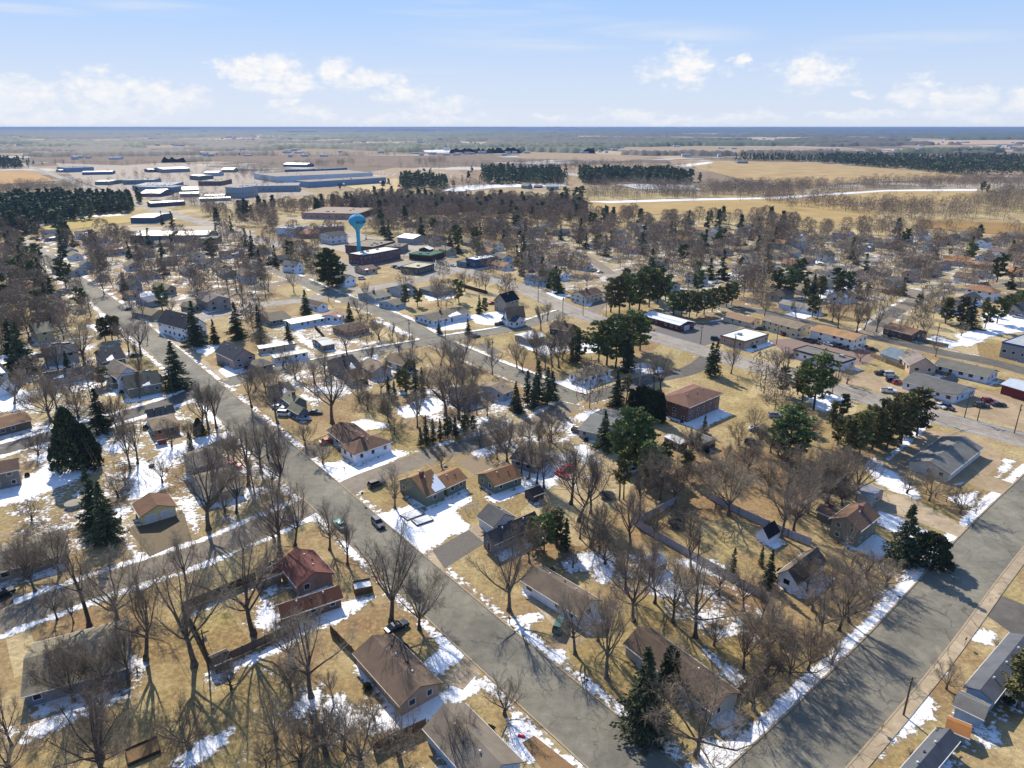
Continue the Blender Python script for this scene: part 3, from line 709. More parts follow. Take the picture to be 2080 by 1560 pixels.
def ground_material():
    N = NT('ground'); P = N.pos()
    def at(nm): return N.n('ShaderNodeAttribute', _attribute_name=nm).outputs['Fac']
    sn, gr, di = at('snow'), at('green'), at('dirt')
    big = N.noise(.03, 5, .7, P); mid = N.noise(.13, 5, .65, P); fin = N.noise(1.1, 6, .7, P); mic = N.noise(9, 4, .8, P)
    tan = N.mix(N.mr(mid, .35, .65), lc('#a69066'), lc('#d0ba8a'))
    grn = N.mix(N.mr(fin, .3, .7), lc('#90844c'), lc('#afa05e'))
    brn = N.mix(N.mr(fin, .35, .65), lc('#7a6147'), lc('#a98a62'))
    g = N.math('ADD', gr, N.mr(big, .42, .62, -.05, .75)); g = N.math('MULTIPLY', g, N.mr(mid, .38, .62, .1, 1.1), True)
    c_ = N.mix(g, tan, grn)
    b_ = N.math('ADD', di, N.mr(N.noise(.06, 7, .75, P), .42, .58, 0, .8)); b_ = N.math('MULTIPLY', b_, N.mr(fin, .35, .62, .45, 1.1), True)
    c_ = N.mix(b_, c_, brn)
    lotm = N.n('ShaderNodeMapping', Vector=P, Rotation=(0, 0, R(39)), Scale=(.033, .022, 1)); lv = N.n('ShaderNodeTexVoronoi', _distance='CHEBYCHEV', Vector=lotm.outputs[0], Scale=1.0, Randomness=.6); lcv = N.n('ShaderNodeSeparateColor', Color=lv.outputs['Color'])
    c_ = N.mix(N.mr(lcv.outputs[0], .45, 1, 0, .45), c_, grn); c_ = N.mix(N.mr(lcv.outputs[1], .5, 1, 0, .4), c_, lc('#937a58')); c_ = N.mix(N.mr(lcv.outputs[2], .6, 1, 0, .5), c_, lc('#e0cea0'))
    hsv = N.n('ShaderNodeHueSaturation'); N.l(c_, hsv.inputs['Color']); N.l(N.math('ADD', N.mr(mic, .36, .64, .6, 1.25), N.mr(fin, .36, .64, -.28, .22)), hsv.inputs['Value']); c_ = hsv.outputs[0]
    # open country beyond the town: patchwork of stubble, ploughed land and old snow in real world coordinates
    sepp = N.n('ShaderNodeSeparateXYZ', Vector=P); far = N.mr(sepp.outputs[1], 950, 1250, 0, 1, True)
    rot = N.n('ShaderNodeMapping', Vector=P, Rotation=(0, 0, R(12)), Scale=(.0030, .0016, 1))
    vo = N.n('ShaderNodeTexVoronoi', _distance='CHEBYCHEV', Vector=rot.outputs[0], Scale=1.0, Randomness=.85)
    cv = N.n('ShaderNodeSeparateColor', Color=vo.outputs['Color'])
    fld = N.mix(cv.outputs[0], lc('#6c5e4e'), lc('#a58e70')); fld = N.mix(N.mr(cv.outputs[1], .55, .6), fld, lc('#6f6253')); fld = N.mix(N.mr(cv.outputs[2], .72, .74), fld, lc('#b59c78'))
    fs = N.math('MULTIPLY', N.mr(N.noise(.004, 6, .65, P), .54, .6), .75); fld = N.mix(fs, fld, lc('#d0ccc6'))
    c_ = N.mix(far, c_, fld)
    sm = N.math('ADD', sn, N.math('ADD', N.mr(fin, .3, .7, -.34, .34), N.mr(mid, .3, .7, -.36, .36)))
    fringe = N.mr(sm, .28, .5, 0, .55, True); c_ = N.mix(fringe, c_, lc('#8a7458')); edge = N.mr(sm, .5, .8, 0, 1, True); sm = N.mr(sm, .46, .56, 0, 1, True)
    c_ = N.mix(sm, c_, N.mix(edge, (.52, .5, .47, 1), (.8, .79, .8, 1))); N.l(c_, N.b.inputs['Base Color']); N.l(N.mr(sm, 0, 1, .95, .6), N.b.inputs['Roughness']); N.b.inputs['Specular IOR Level'].default_value = .15
    N.bump(N.math('ADD', N.math('MULTIPLY', fin, .6), N.math('ADD', N.math('MULTIPLY', mic, .25), sm)), .55, .22)
    return N.mat
def build_ground():
    X, Y = np.meshgrid(XS, YS); V = np.stack([X, Y, np.zeros_like(X)], 2).reshape(-1, 3)
    i = np.arange((ny - 1) * (nx - 1)); r_, c_ = i // (nx - 1), i % (nx - 1); a = r_ * nx + c_
    me = mesh('ground', V, np.stack([a, a + 1, a + nx + 1, a + nx], 1), ground_material())
    for nm, A in (('snow', A_snow), ('green', A_green), ('dirt', A_dirt)):
        at = me.attributes.new(nm, 'FLOAT', 'POINT'); at.data.foreach_set('value', A.astype(np.float32).ravel())
    tag(obj('ground', me), None, None, kind='structure')
FIELDS = []
def field(name, poly, c1, c2, z=.25, rows=0., rdir=0.):
    P = px(poly); FIELDS.append((min(p[0] for p in P), max(p[0] for p in P), min(p[1] for p in P), max(p[1] for p in P), P)); N = NT('field'); p = N.pos()
    col = N.mix(N.mr(N.noise(.02, 5, .65, p), .35, .65), lc(c1), lc(c2))
    if rows:
        mp = N.n('ShaderNodeMapping', Vector=p, Rotation=(0, 0, R(rdir))); wv = N.n('ShaderNodeTexWave', Vector=mp.outputs[0], Scale=rows, Distortion=3.0, Detail=2.0)
        wv.inputs['Detail Scale'].default_value = .3
        hsv = N.n('ShaderNodeHueSaturation'); N.l(col, hsv.inputs['Color']); N.l(N.mr(wv.outputs['Fac'], 0, 1, .86, 1.08), hsv.inputs['Value']); col = hsv.outputs[0]
    N.l(col, N.b.inputs['Base Color']); N.b.inputs['Roughness'].default_value = 1; N.b.inputs['Specular IOR Level'].default_value = .1
    P2 = []
    for a, b in zip(P, P[1:] + P[:1]):
        for k in range(4):
            t = k / 4; P2.append((a[0] + (b[0] - a[0]) * t + rnd.uniform(-.01, .01) * math.dist(a, b) * (k > 0), a[1] + (b[1] - a[1]) * t))
    a = sum(P2[i][0] * P2[(i + 1) % len(P2)][1] - P2[(i + 1) % len(P2)][0] * P2[i][1] for i in range(len(P2)))
    if a < 0: P2 = P2[::-1]
    o = obj(name, mesh(name, [(x, y, z) for x, y in P2], [tuple(range(len(P2)))], N.mat)); tag(o, None, None, kind='structure'); return o

# masses of far trees: one mesh each, every tree a trunkless tapering tuft of crossed leaf-size faces
def tuft(seed, n, con):
    rs = np.random.RandomState(seed); t = rs.rand(n) ** (.75 if con else .9); a = rs.rand(n) * 6.283
    if con: rr = .22 * (1 - t) ** .9 + .02; z = .08 + .92 * t
    else: z = .18 + .82 * t; rr = .36 * np.sqrt(np.clip(1 - ((t - .45) / .58) ** 2, .03, 1))
    rr = rr * (.5 + .6 * rs.rand(n)); p = np.stack([np.cos(a) * rr, np.sin(a) * rr, z], 1)
    s = (.13 if con else .085) * (.6 + .8 * rs.rand(n, 1)); u = rs.normal(size=(n, 3)); u[:, 2] = np.abs(u[:, 2]) * (.4 if con else 1.4); u /= np.linalg.norm(u, axis=1, keepdims=True)
    v = np.cross(u, rs.normal(size=(n, 3))); v /= np.linalg.norm(v, axis=1, keepdims=True); k = .5 if con else .085
    V = np.stack([p - u * s, p + v * s * k, p + u * s * 1.1, p - v * s * k], 1).reshape(-1, 3); F = np.arange(n * 4).reshape(-1, 4)
    if not con:
        q = np.array([(-.012, 0, 0), (.012, 0, 0), (.008, 0, .6), (-.008, 0, .6), (0, -.012, 0), (0, .012, 0), (0, .008, .6), (0, -.008, .6)]); F = np.concatenate([F, np.array([[0, 1, 2, 3], [4, 5, 6, 7]]) + len(V)]); V = np.concatenate([V, q])
    return V, F
TUFT = {}
def wood(name, label, pts, con, mat, hr=(9, 15), n=46, group=None):
    """pts: array of world x,y"""
    if len(pts) == 0: return
    key = (con, n)
    if key not in TUFT: TUFT[key] = [tuft(s, n, con) for s in range(5)]
    Vs, Fs, off = [], [], 0; rs = np.random.RandomState(len(pts))
    for (x, y) in pts:
        V, F = TUFT[key][rs.randint(5)]; h = rs.uniform(*hr); a = rs.rand() * 6.28; c_, s_ = math.cos(a), math.sin(a); w_ = h * rs.uniform(.85, 1.2)
        Q = np.stack([(V[:, 0] * c_ - V[:, 1] * s_) * w_ + x, (V[:, 0] * s_ + V[:, 1] * c_) * w_ + y, V[:, 2] * h], 1); Vs.append(Q); Fs.append(F + off); off += len(Q)
    o = obj(name, mesh(name, np.concatenate(Vs), np.concatenate(Fs), mat)); tag(o, label, 'woods', group, 'stuff'); return o
def scatter(poly, spacing, world=False, seed=0, reject=None):
    P = poly if world else px(poly); r = random.Random(seed + len(P)); x0, x1 = min(p[0] for p in P), max(p[0] for p in P); y0, y1 = min(p[1] for p in P), max(p[1] for p in P); out = []
    y = y0
    while y < y1:
        x = x0
        while x < x1:
            qx, qy = x + r.uniform(-.5, .5) * spacing, y + r.uniform(-.5, .5) * spacing
            if in_poly(qx, qy, P) and not (reject and reject(qx, qy)): out.append((qx, qy))
            x += spacing
        y += spacing
    return out
from mathutils import noise as mnz
def ragged(seed, sc_=45., thr=-.18): return lambda x, y: mnz.noise(Vector((x / sc_, y / sc_, seed))) < thr
FM_CON = veg('far_conifer', (.07, .095, .05), (.15, .165, .08), .05, var=0); FM_DEC = veg('far_deciduous', (.19, .145, .10), (.30, .235, .165), .03, var=0)
# ------------------------------------------------------------------ streets
R1 = road('street', [(1420, 1680), (1290, 1560), (1055, 1358), (843, 1170), (670, 1012), (482, 845), (408, 777), (325, 705), (248, 643), (205, 606), (150, 568), (115, 540), (92, 518)], 8.3, snow=(.75, .7))
R2 = road('street', [(1500, 1660), (1658, 1500), (1776, 1377), (1870, 1272), (1986, 1128), (2100, 1007), (2220, 890)], 8.6, z=.016, snow=(1.0, .45))
# sidewalks
for nm, W_, a, b in (('sidewalk', R2, -5.75, -7.6),):
    V, F = strip(W_, a, b, .10, .15); tag(obj(nm, mesh(nm, V, F, M_conc)), None, None, kind='structure')
sw = smooth([G(*p) for p in [(305, 650), (335, 678), (372, 706), (415, 736), (460, 773)]]); V, F = strip(sw, 1.1, -1.1, .04, .1); tag(obj('sidewalk', mesh('sidewalk', V, F, M_conc)), None, None, kind='structure')
road('street', [(-60, 1285), (0, 1262), (90, 1228), (180, 1197), (272, 1166), (425, 1118), (520, 1076), (600, 1042), (655, 1014)], 6.2, M_roadb, False, (.85, .85), z=.010)
road('street', [(690, 1000), (735, 976), (800, 953), (870, 928), (940, 908), (1000, 892), (1060, 872), (1110, 850), (1160, 820)], 6.4, M_roadb, False, (.6, .25), z=.010)
road('street', [(-40, 925), (0, 913), (100, 887), (225, 853), (312, 827), (360, 812), (412, 790)], 6.6, M_dark, False, (.95, .95), z=.010)
road('street', [(455, 778), (500, 766), (560, 752), (640, 738), (700, 725), (745, 716), (845, 699), (880, 691), (970, 679), (1040, 667), (1090, 652), (1150, 632)], 6.8, None, True, (.9, .4), z=.010)
road('street', [(560, 548), (600, 565), (635, 580), (670, 596), (707, 609), (770, 632), (820, 655), (870, 684), (910, 703), (955, 721), (995, 740), (1040, 757), (1100, 780), (1150, 803), (1185, 812)], 7.4, None, True, (.85, .6), z=.014)
road('street', [(1185, 812), (1230, 800), (1290, 777), (1340, 766), (1390, 757), (1425, 742), (1450, 716)], 6.4, M_dark, False, (.3, .2), z=.010)
road('street', [(330, 668), (380, 652), (425, 641), (520, 620), (595, 612), (660, 602), (720, 591), (795, 579), (850, 569), (900, 556), (945, 545)], 8.5, M_hwy, False, (.2, .2), z=.010)
HW = road('highway', [(700, 470), (790, 500), (850, 515), (895, 531), (935, 546), (985, 562), (1032, 578), (1065, 587), (1140, 622), (1215, 650), (1315, 680), (1415, 709), (1550, 748), (1700, 790), (1880, 841), (1985, 868), (2080, 893), (2250, 935)], 10.5, M_hwy, False, z=.020)
m = MB()
for s in (.14, -.14): V, F = strip(HW, s + .07, s - .07, .028); m.add(V, F)
tag(m.build('road_marking', M_yel), None, None, kind='structure'); m = MB()
for s in (4.6, -4.6): V, F = strip(HW, s + .07, s - .07, .028); m.add(V, F)
tag(m.build('road_marking', M_line), None, None, kind='structure')
road('street', [(1400, 600), (1452, 618), (1515, 628), (1560, 635), (1637, 655), (1752, 681), (1835, 697), (1910, 716), (2010, 734), (2080, 753), (2200, 790)], 7.5, M_dark, False, (.35, .2), z=.010)
road('street', [(1230, 560), (1330, 553), (1440, 560), (1560, 567), (1650, 558), (1720, 545), (1800, 519), (1880, 512), (1960, 517)], 6.5, M_hwy, False, (.5, .5), z=.010)
road('street', [(1760, 680), (1790, 655), (1830, 625), (1870, 605), (1850, 585), (1790, 590), (1740, 600)], 6, M_roadb, False, (.6, .5), z=.012)
road('street', [(1870, 605), (1960, 588), (2080, 575), (2180, 570)], 6, M_roadb, False, (.4, .4), z=.010)
road('street', [(92, 518), (60, 500), (20, 485)], 7, M_hwy, False, (.3, .3), z=.018)
road('street', [(245, 640), (330, 620), (430, 600), (545, 580), (640, 560), (760, 540), (830, 520)], 6.5, M_roadb, False, (.5, .4), z=.008)
road('street', [(130, 560), (210, 545), (330, 527), (480, 512), (640, 497), (800, 480), (880, 465), (940, 452)], 6.5, M_hwy, False, (.4, .5), z=.007)
road('highway', [(-60, 300), (15, 322), (50, 335), (100, 352), (150, 370), (225, 397), (325, 427), (390, 446), (470, 470), (600, 505), (680, 528), (735, 562)], 11, M_hwy, False, (.3, .3), z=.022)
road('street', [(640, 440), (560, 447), (470, 452), (380, 446)], 7, M_hwy, False, (.2, .2), z=.020)
road('street', [(1200, 640), (1240, 590), (1250, 560), (1190, 520), (1130, 500), (1040, 490)], 6, M_roadb, False, (.4, .4), z=.009)
road('street', [(760, 347), (807, 357), (880, 359), (1000, 352), (1100, 342)], 7, M_hwy, False, (.9, .9), z=.3)

lot('parking_lot', [(1318, 668), (1385, 660), (1470, 650), (1505, 662), (1475, 688), (1432, 702), (1350, 682)], surf('#6f6a66'))
lot('gravel_lot', [(1640, 748), (1735, 752), (1830, 772), (1945, 804), (1975, 792), (2080, 800), (2200, 830), (2200, 905), (2080, 872), (1960, 842), (1860, 816), (1700, 772)], M_gravel)
lot('parking_lot', [(1560, 690), (1640, 686), (1737, 706), (1790, 722), (1750, 742), (1700, 738), (1600, 722)], surf('#8b7468'))
lot('storage_lot', [(1790, 948), (1885, 875), (1965, 880), (2025, 912), (2034, 942), (2005, 966), (2080, 988), (2052, 1008), (1995, 993), (1960, 978), (1930, 985), (1860, 975)], M_gravel)
lot('driveway', [(1780, 1000), (1840, 1005), (1968, 1075), (1950, 1092), (1850, 1055), (1775, 1035)], M_conc)
lot('driveway', [(256, 1072), (283, 1068), (360, 1040), (374, 1042), (389, 1094), (304, 1131)], surf('#6e6047'))
lot('driveway', [(878, 1118), (952, 1076), (985, 1103), (903, 1155)], surf('#6a645c'))
lot('driveway', [(950, 1076), (968, 1062), (996, 1090), (985, 1103)], M_conc, .007)
lot('driveway', [(862, 1118), (878, 1118), (903, 1155), (893, 1158)], M_conc, .007)
lot('driveway', [(1990, 1240), (2018, 1203), (2090, 1232), (2120, 1340), (2060, 1290)], M_dark)
lot('driveway', [(902, 1385), (950, 1322), (985, 1350), (940, 1402)], M_conc)
lot('patio', [(1070, 1212), (1088, 1206), (1140, 1250), (1128, 1275)], M_conc)
lot('driveway', [(1122, 1278), (1160, 1262), (1200, 1296), (1150, 1318), (1110, 1318)], surf('#a08b6c'))
lot('driveway', [(598, 918), (640, 900), (668, 902), (672, 918), (620, 936)], surf('#75695a'))
lot('driveway', [(925, 938), (960, 925), (1010, 945), (965, 965)], surf('#8c7a62'))
lot('driveway', [(1060, 1508), (1085, 1494), (1170, 1560), (1130, 1600)], surf('#8a6c4a'))
lot('driveway', [(960, 700), (985, 697), (1022, 716), (1000, 721)], surf('#6a655d'))
lot('driveway', [(840, 655), (857, 640), (880, 650), (862, 668)], surf('#a08c70'))
lot('driveway', [(340, 880), (362, 878), (372, 900), (350, 905)], surf('#a08c70'))
lot('parking_lot', [(795, 535), (850, 527), (960, 545), (900, 562), (820, 560)], surf('#8f8a82'))
lot('parking_lot', [(740, 520), (640, 500), (720, 480), (860, 500), (900, 522), (850, 520)], surf('#a89a88'))
lot('driveway', [(0, 1195), (20, 1190), (28, 1225), (0, 1240)], surf('#5a4c3e'))
lot('parking_lot', [(250, 462), (460, 458), (520, 470), (470, 485), (300, 488)], surf('#a59884'), .03)
lot('gravel_lot', [(110, 330), (330, 325), (540, 355), (640, 395), (420, 420), (260, 400), (160, 368)], surf('#918070'), .16)

# ------------------------------------------------------------------ snow left lying (photo outlines on the ground)
SNOW = [
 [(620, 928), (655, 940), (700, 935), (722, 950), (800, 915), (835, 918), (790, 945), (735, 968), (690, 975), (668, 972), (640, 950)],
 [(745, 1032), (775, 1042), (800, 1035), (830, 1028), (865, 1035), (905, 1010), (955, 1000), (962, 1010), (925, 1042), (952, 1062), (945, 1078), (862, 1122), (850, 1126), (810, 1100), (775, 1070)],
 [(1005, 1000), (1060, 980), (1085, 975), (1078, 995), (1030, 1015), (1000, 1022), (985, 1010)], [(1060, 955), (1100, 935), (1130, 950), (1140, 972), (1125, 990), (1100, 985), (1075, 975)],
 [(1148, 872), (1175, 862), (1192, 885), (1150, 888)], [(1160, 905), (1190, 898), (1217, 935), (1205, 945), (1178, 930)], [(1165, 845), (1200, 832), (1230, 828), (1222, 846), (1185, 858)],
 [(1135, 1145), (1170, 1122), (1240, 1118), (1252, 1140), (1190, 1162), (1150, 1165)], [(1200, 1150), (1245, 1135), (1262, 1160), (1220, 1187)], [(1308, 1162), (1350, 1180), (1405, 1195), (1380, 1218), (1318, 1212)],
 [(1368, 1138), (1420, 1128), (1470, 1148), (1505, 1175), (1470, 1182), (1410, 1162)], [(960, 905), (1035, 880), (1060, 890), (1030, 905), (1000, 925), (960, 925)],
 [(225, 915), (250, 880), (270, 880), (265, 905), (240, 925)], [(338, 902), (445, 878), (462, 885), (380, 925), (350, 930), (332, 960), (342, 990), (300, 1010), (250, 1020), (268, 990), (270, 950), (300, 940), (318, 925)],
 [(-20, 780), (50, 790), (68, 825), (30, 836), (-20, 840)], [(-20, 1002), (50, 972), (110, 958), (160, 948), (192, 955), (130, 987), (60, 1012), (-20, 1040)],
 [(60, 970), (100, 940), (125, 945), (90, 975)], [(30, 1525), (55, 1480), (260, 1385), (275, 1412), (110, 1485)], [(325, 1565), (370, 1528), (430, 1493), (472, 1473), (462, 1512), (400, 1565)],
 [(240, 1330), (262, 1320), (300, 1350), (290, 1400), (265, 1400)], [(10, 1480), (30, 1475), (38, 1510), (15, 1520)], [(250, 1100), (262, 1098), (306, 1130), (276, 1142)], [(375, 1045), (395, 1040), (410, 1085), (392, 1090)],
 [(385, 1245), (520, 1185), (528, 1194), (390, 1252)], [(425, 1365), (600, 1285), (612, 1298), (438, 1388)], [(518, 1215), (548, 1208), (568, 1260), (560, 1287), (530, 1282)],
 [(570, 1302), (650, 1238), (710, 1215), (772, 1208), (722, 1242), (680, 1272), (620, 1292)], [(862, 1345), (900, 1308), (942, 1335), (905, 1367), (883, 1372)], [(903, 1420), (920, 1388), (980, 1373), (987, 1386), (950, 1427), (920, 1434)],
 [(583, 1440), (620, 1413), (652, 1400), (642, 1450), (600, 1462)], [(838, 1455), (860, 1433), (892, 1440), (870, 1477)], [(798, 1537), (850, 1498), (860, 1506), (810, 1542)], [(655, 1415), (700, 1400), (730, 1470), (690, 1500), (650, 1460)], [(755, 1440), (800, 1430), (812, 1475), (770, 1490)],
 [(1113, 1330), (1145, 1308), (1152, 1340), (1167, 1360), (1185, 1392), (1150, 1372)], [(1020, 1250), (1100, 1243), (1107, 1256), (1060, 1277), (1030, 1275)], [(1413, 1310), (1432, 1308), (1482, 1350), (1514, 1392), (1500, 1404)], [(1438, 1285), (1480, 1273), (1502, 1290), (1460, 1297)],
 [(1020, 1455), (1050, 1455), (1080, 1475), (1132, 1520), (1100, 1555), (1040, 1545)], [(1485, 1565), (1508, 1478), (1562, 1435), (1590, 1450), (1560, 1565)], [(1420, 1535), (1440, 1500), (1470, 1520), (1450, 1565), (1410, 1565)],
 [(1788, 1207), (1830, 1188), (1900, 1138), (1950, 1088), (1962, 1100), (1862, 1222), (1830, 1237)], [(1735, 1545), (1800, 1488), (1835, 1438), (1862, 1408), (1902, 1420), (1892, 1460), (1860, 1482), (1800, 1532), (1770, 1555)],
 [(1958, 1292), (2000, 1278), (2028, 1290), (2000, 1307)], [(1948, 1533), (2007, 1513), (1960, 1548)], [(1768, 1050), (1790, 1033), (1850, 1060), (1920, 1090), (1952, 1085), (1902, 1142), (1870, 1132), (1800, 1072)],
 [(1793, 937), (1850, 878), (1880, 855), (1897, 862), (1850, 897), (1810, 942)], [(1748, 937), (1780, 928), (1872, 1000), (1862, 1018), (1800, 992), (1760, 962)], [(2023, 972), (2038, 928), (2062, 935), (2042, 967)], [(1920, 1010), (1985, 998), (1982, 1030), (1938, 1022)],
 [(1990, 640), (2100, 610), (2100, 672), (2030, 680), (2005, 690)], [(1935, 680), (1990, 668), (2022, 682), (1960, 707)], [(1435, 655), (1480, 643), (1502, 660), (1450, 670)], [(1518, 706), (1560, 690), (1577, 695), (1530, 714)],
 [(1133, 783), (1145, 770), (1160, 768), (1200, 785), (1185, 795), (1150, 790)], [(1255, 745), (1300, 735), (1345, 745), (1360, 765), (1300, 760)], [(1170, 690), (1230, 700), (1240, 715), (1180, 718)], [(1050, 700), (1150, 690), (1160, 712), (1100, 722)],
 [(800, 835), (850, 810), (905, 808), (905, 835), (860, 845), (820, 850)], [(700, 860), (740, 850), (790, 860), (790, 870), (740, 875)], [(930, 825), (950, 812), (985, 808), (960, 830)], [(955, 640), (1010, 632), (1040, 640), (1000, 662), (960, 655)], [(885, 660), (950, 655), (955, 668), (900, 672)],
 [(120, 770), (185, 755), (195, 790), (140, 800)], [(205, 800), (260, 790), (262, 800), (215, 806)], [(245, 812), (335, 800), (330, 808), (250, 820)], [(385, 705), (430, 698), (455, 705), (420, 725)], [(430, 770), (470, 730), (530, 745), (500, 762)], [(0, 720), (70, 715), (60, 735), (0, 740)],
 [(600, 670), (625, 690), (650, 712), (630, 708), (605, 690)], [(760, 650), (790, 655), (840, 680), (830, 686), (790, 668)], [(760, 610), (800, 612), (830, 625), (800, 630)], [(860, 600), (930, 592), (925, 605), (870, 612)], [(1080, 600), (1130, 590), (1160, 602), (1130, 612)], [(1170, 615), (1210, 608), (1230, 615), (1190, 622)],
 [(1640, 600), (1700, 570), (1760, 560), (1740, 590), (1680, 610)], [(1460, 560), (1500, 550), (1530, 565), (1480, 570)], [(1580, 640), (1640, 625), (1670, 640), (1620, 650)], [(1640, 530), (1700, 525), (1690, 535), (1650, 538)], [(1875, 690), (1900, 680), (1960, 700), (1930, 712)],
 [(1640, 800), (1700, 795), (1720, 815), (1680, 840), (1650, 830)], [(1800, 480), (1880, 475), (1860, 492), (1810, 492)], [(60, 470), (130, 443), (260, 437), (262, 434), (120, 442), (50, 462)], [(170, 660), (250, 650), (262, 665), (200, 675)], [(255, 595), (330, 590), (350, 600), (270, 610)], [(640, 785), (700, 780), (720, 800), (650, 800)]]
for s in SNOW: paint(A_snow, px(s), .95, 2.2)
for s in [[(-40, 860), (400, 800), (640, 1010), (500, 1060), (300, 1120), (0, 1190)], [(700, 760), (1250, 800), (1250, 1000), (1000, 1010), (880, 900)], [(1700, 1180), (1960, 1040), (2000, 1080), (1760, 1300)], [(1340, 600), (1400, 590), (1560, 600), (1560, 650), (1330, 640)], [(560, 1380), (830, 1400), (850, 1560), (540, 1560)], [(20, 480), (560, 480), (560, 660), (100, 640)], [(100, 640), (300, 700), (220, 900), (0, 860), (0, 600)], [(1560, 480), (2080, 500), (2080, 620), (1560, 620)], [(1040, 480), (1560, 480), (1560, 600), (1040, 600)], [(520, 640), (700, 640), (900, 760), (540, 860)], [(1150, 1100), (1500, 1150), (1600, 1250), (1450, 1340), (1200, 1200)]]:
    paint(A_snow, px(s), .39 if min(q[1] for q in s) < 610 else .45, 12)
GREEN = [([(0, 985), (190, 980), (150, 1040), (0, 1090)], .8), ([(430, 1250), (520, 1210), (520, 1290), (430, 1340)], .7), ([(1250, 1260), (1400, 1220), (1450, 1270), (1320, 1290)], .5), ([(910, 1050), (960, 1035), (975, 1062), (945, 1068)], 1), ([(1160, 800), (1235, 785), (1230, 800), (1180, 808)], .8),
         ([(1330, 720), (1400, 700), (1430, 720), (1370, 755)], .7), ([(1790, 1480), (1900, 1440), (1830, 1560), (1780, 1560)], .9), ([(1480, 1100), (1560, 1150), (1520, 1200), (1440, 1130)], .8), ([(1960, 790), (2080, 780), (2080, 812), (1980, 800)], .9), ([(1885, 585), (1950, 570), (1960, 560), (1850, 560)], .5), ([(960, 680), (1040, 668), (1040, 680), (975, 700)], .8), ([(165, 570), (185, 565), (190, 590), (165, 590)], .8), ([(540, 850), (640, 840), (640, 880), (560, 880)], .4), ([(0, 1230), (140, 1180), (240, 1230), (0, 1340)], .15)]
for p, v in GREEN: paint(A_green, px(p), v, 5)
DIRT = [([(1000, 900), (1150, 830), (1320, 960), (1260, 1010), (1180, 1100), (1120, 990)], .55), ([(1320, 900), (1700, 900), (1740, 1020), (1600, 1060), (1380, 1040)], .75), ([(540, 1380), (850, 1420), (850, 1560), (540, 1560)], .5), ([(1440, 1160), (1600, 1200), (1620, 1420), (1540, 1360), (1420, 1220)], .7), ([(780, 800), (960, 790), (960, 900), (840, 900)], .7), ([(1920, 690), (2080, 700), (2080, 740), (1960, 720)], 1.0), ([(380, 800), (480, 860), (540, 980), (640, 1010), (420, 1000), (400, 900)], .5),
        ([(0, 1090), (260, 1100), (250, 1300), (0, 1280)], .3), ([(1200, 640), (1560, 600), (1560, 640), (1300, 680)], .6), ([(1260, 700), (1340, 640), (1330, 700), (1300, 760)], .6), ([(1040, 740), (1140, 700), (1250, 740), (1150, 830), (1040, 850)], .8), ([(60, 440), (600, 440), (600, 640), (60, 600)], .5), ([(1400, 1420), (1600, 1380), (1500, 1560), (1400, 1560)], .6), ([(1180, 1350), (1260, 1380), (1240, 1420), (1180, 1400)], .6)]
for p, v in DIRT: paint(A_dirt, px(p), v, 8)

# ------------------------------------------------------------------ open fields
field('field', [(1370, 331), (1470, 327), (1640, 330), (1800, 342), (1962, 357), (1955, 363), (1760, 371), (1640, 376), (1560, 376), (1430, 345)], '#a58b60', '#bca274', .3, .02, 80)
field('field', [(1190, 408), (1400, 406), (1560, 404), (1720, 418), (1772, 428), (1790, 446), (1700, 458), (1560, 437), (1400, 429), (1290, 440), (1230, 438)], '#a88e5c', '#ba9f6c', .25, .03, 80)
field('field', [(1600, 405), (1800, 387), (1985, 388), (1965, 409), (1890, 418), (1760, 413)], '#ab9160', '#bda370', .25, .03, 80)
field('field', [(60, 319), (400, 316), (1000, 316), (1045, 326), (960, 336), (900, 341), (640, 336), (400, 326), (250, 336), (100, 331)], '#786859', '#8b7864', .3, .02, 85)
field('field', [(-60, 348), (60, 350), (125, 368), (-60, 378)], '#b08a58', '#bf9c6b', .3)
field('field', [(75, 462), (130, 446), (262, 437), (302, 447), (200, 460), (110, 470)], '#b19a5d', '#bfa96a', .2)
field('field', [(690, 374), (820, 361), (835, 388), (750, 394)], '#c0a87c', '#cbb58b', .25)
field('field', [(930, 346), (1170, 341), (1140, 356), (960, 362)], '#8a7560', '#9a836b', .31)
field('field', [(1860, 448), (2120, 455), (2120, 482), (1960, 472), (1860, 462)], '#8f7048', '#a1834f', .2)
field('field', [(1250, 300), (1420, 296), (1700, 300), (1560, 312), (1300, 312)], '#9c886f', '#ab957a', .4)
field('field', [(1060, 308), (1200, 312), (1350, 318), (1260, 328), (1050, 322)], '#9a866c', '#a89277', .35)
field('field', [(1840, 285), (2120, 284), (2120, 292), (1900, 294)], '#b89d80', '#c4ab8e', .5)
field('snow_field', [(1190, 410), (1400, 404), (1560, 401), (1800, 386), (1985, 384), (1985, 388), (1800, 389), (1590, 404), (1400, 408), (1240, 413)], '#e4e4e6', '#efeff0', .33)
field('snow_field', [(890, 387), (960, 376), (1150, 373), (1150, 377), (1000, 382), (930, 390)], '#e0e0e4', '#ececee', .33)
field('snow_field', [(1250, 375), (1320, 374), (1410, 377), (1425, 386), (1300, 384)], '#dcdcde', '#e8e8ea', .33)
field('snow_field', [(840, 305), (1000, 303), (1080, 300), (1030, 308), (880, 311)], '#dcdcde', '#e8e8ea', .36)
field('field', [(600, 302), (700, 303), (860, 314), (560, 316), (520, 312)], '#8f7d68', '#9e8b74', .28)
field('field', [(-60, 292), (60, 294), (80, 299), (-60, 303)], '#b0987c', '#bfa68a', .45)
field('field', [(290, 296), (370, 293), (405, 300), (300, 303)], '#a08c74', '#b09b80', .42)
field('field', [(640, 284), (770, 281), (800, 285), (660, 288)], '#b39c82', '#c4ae94', .6)
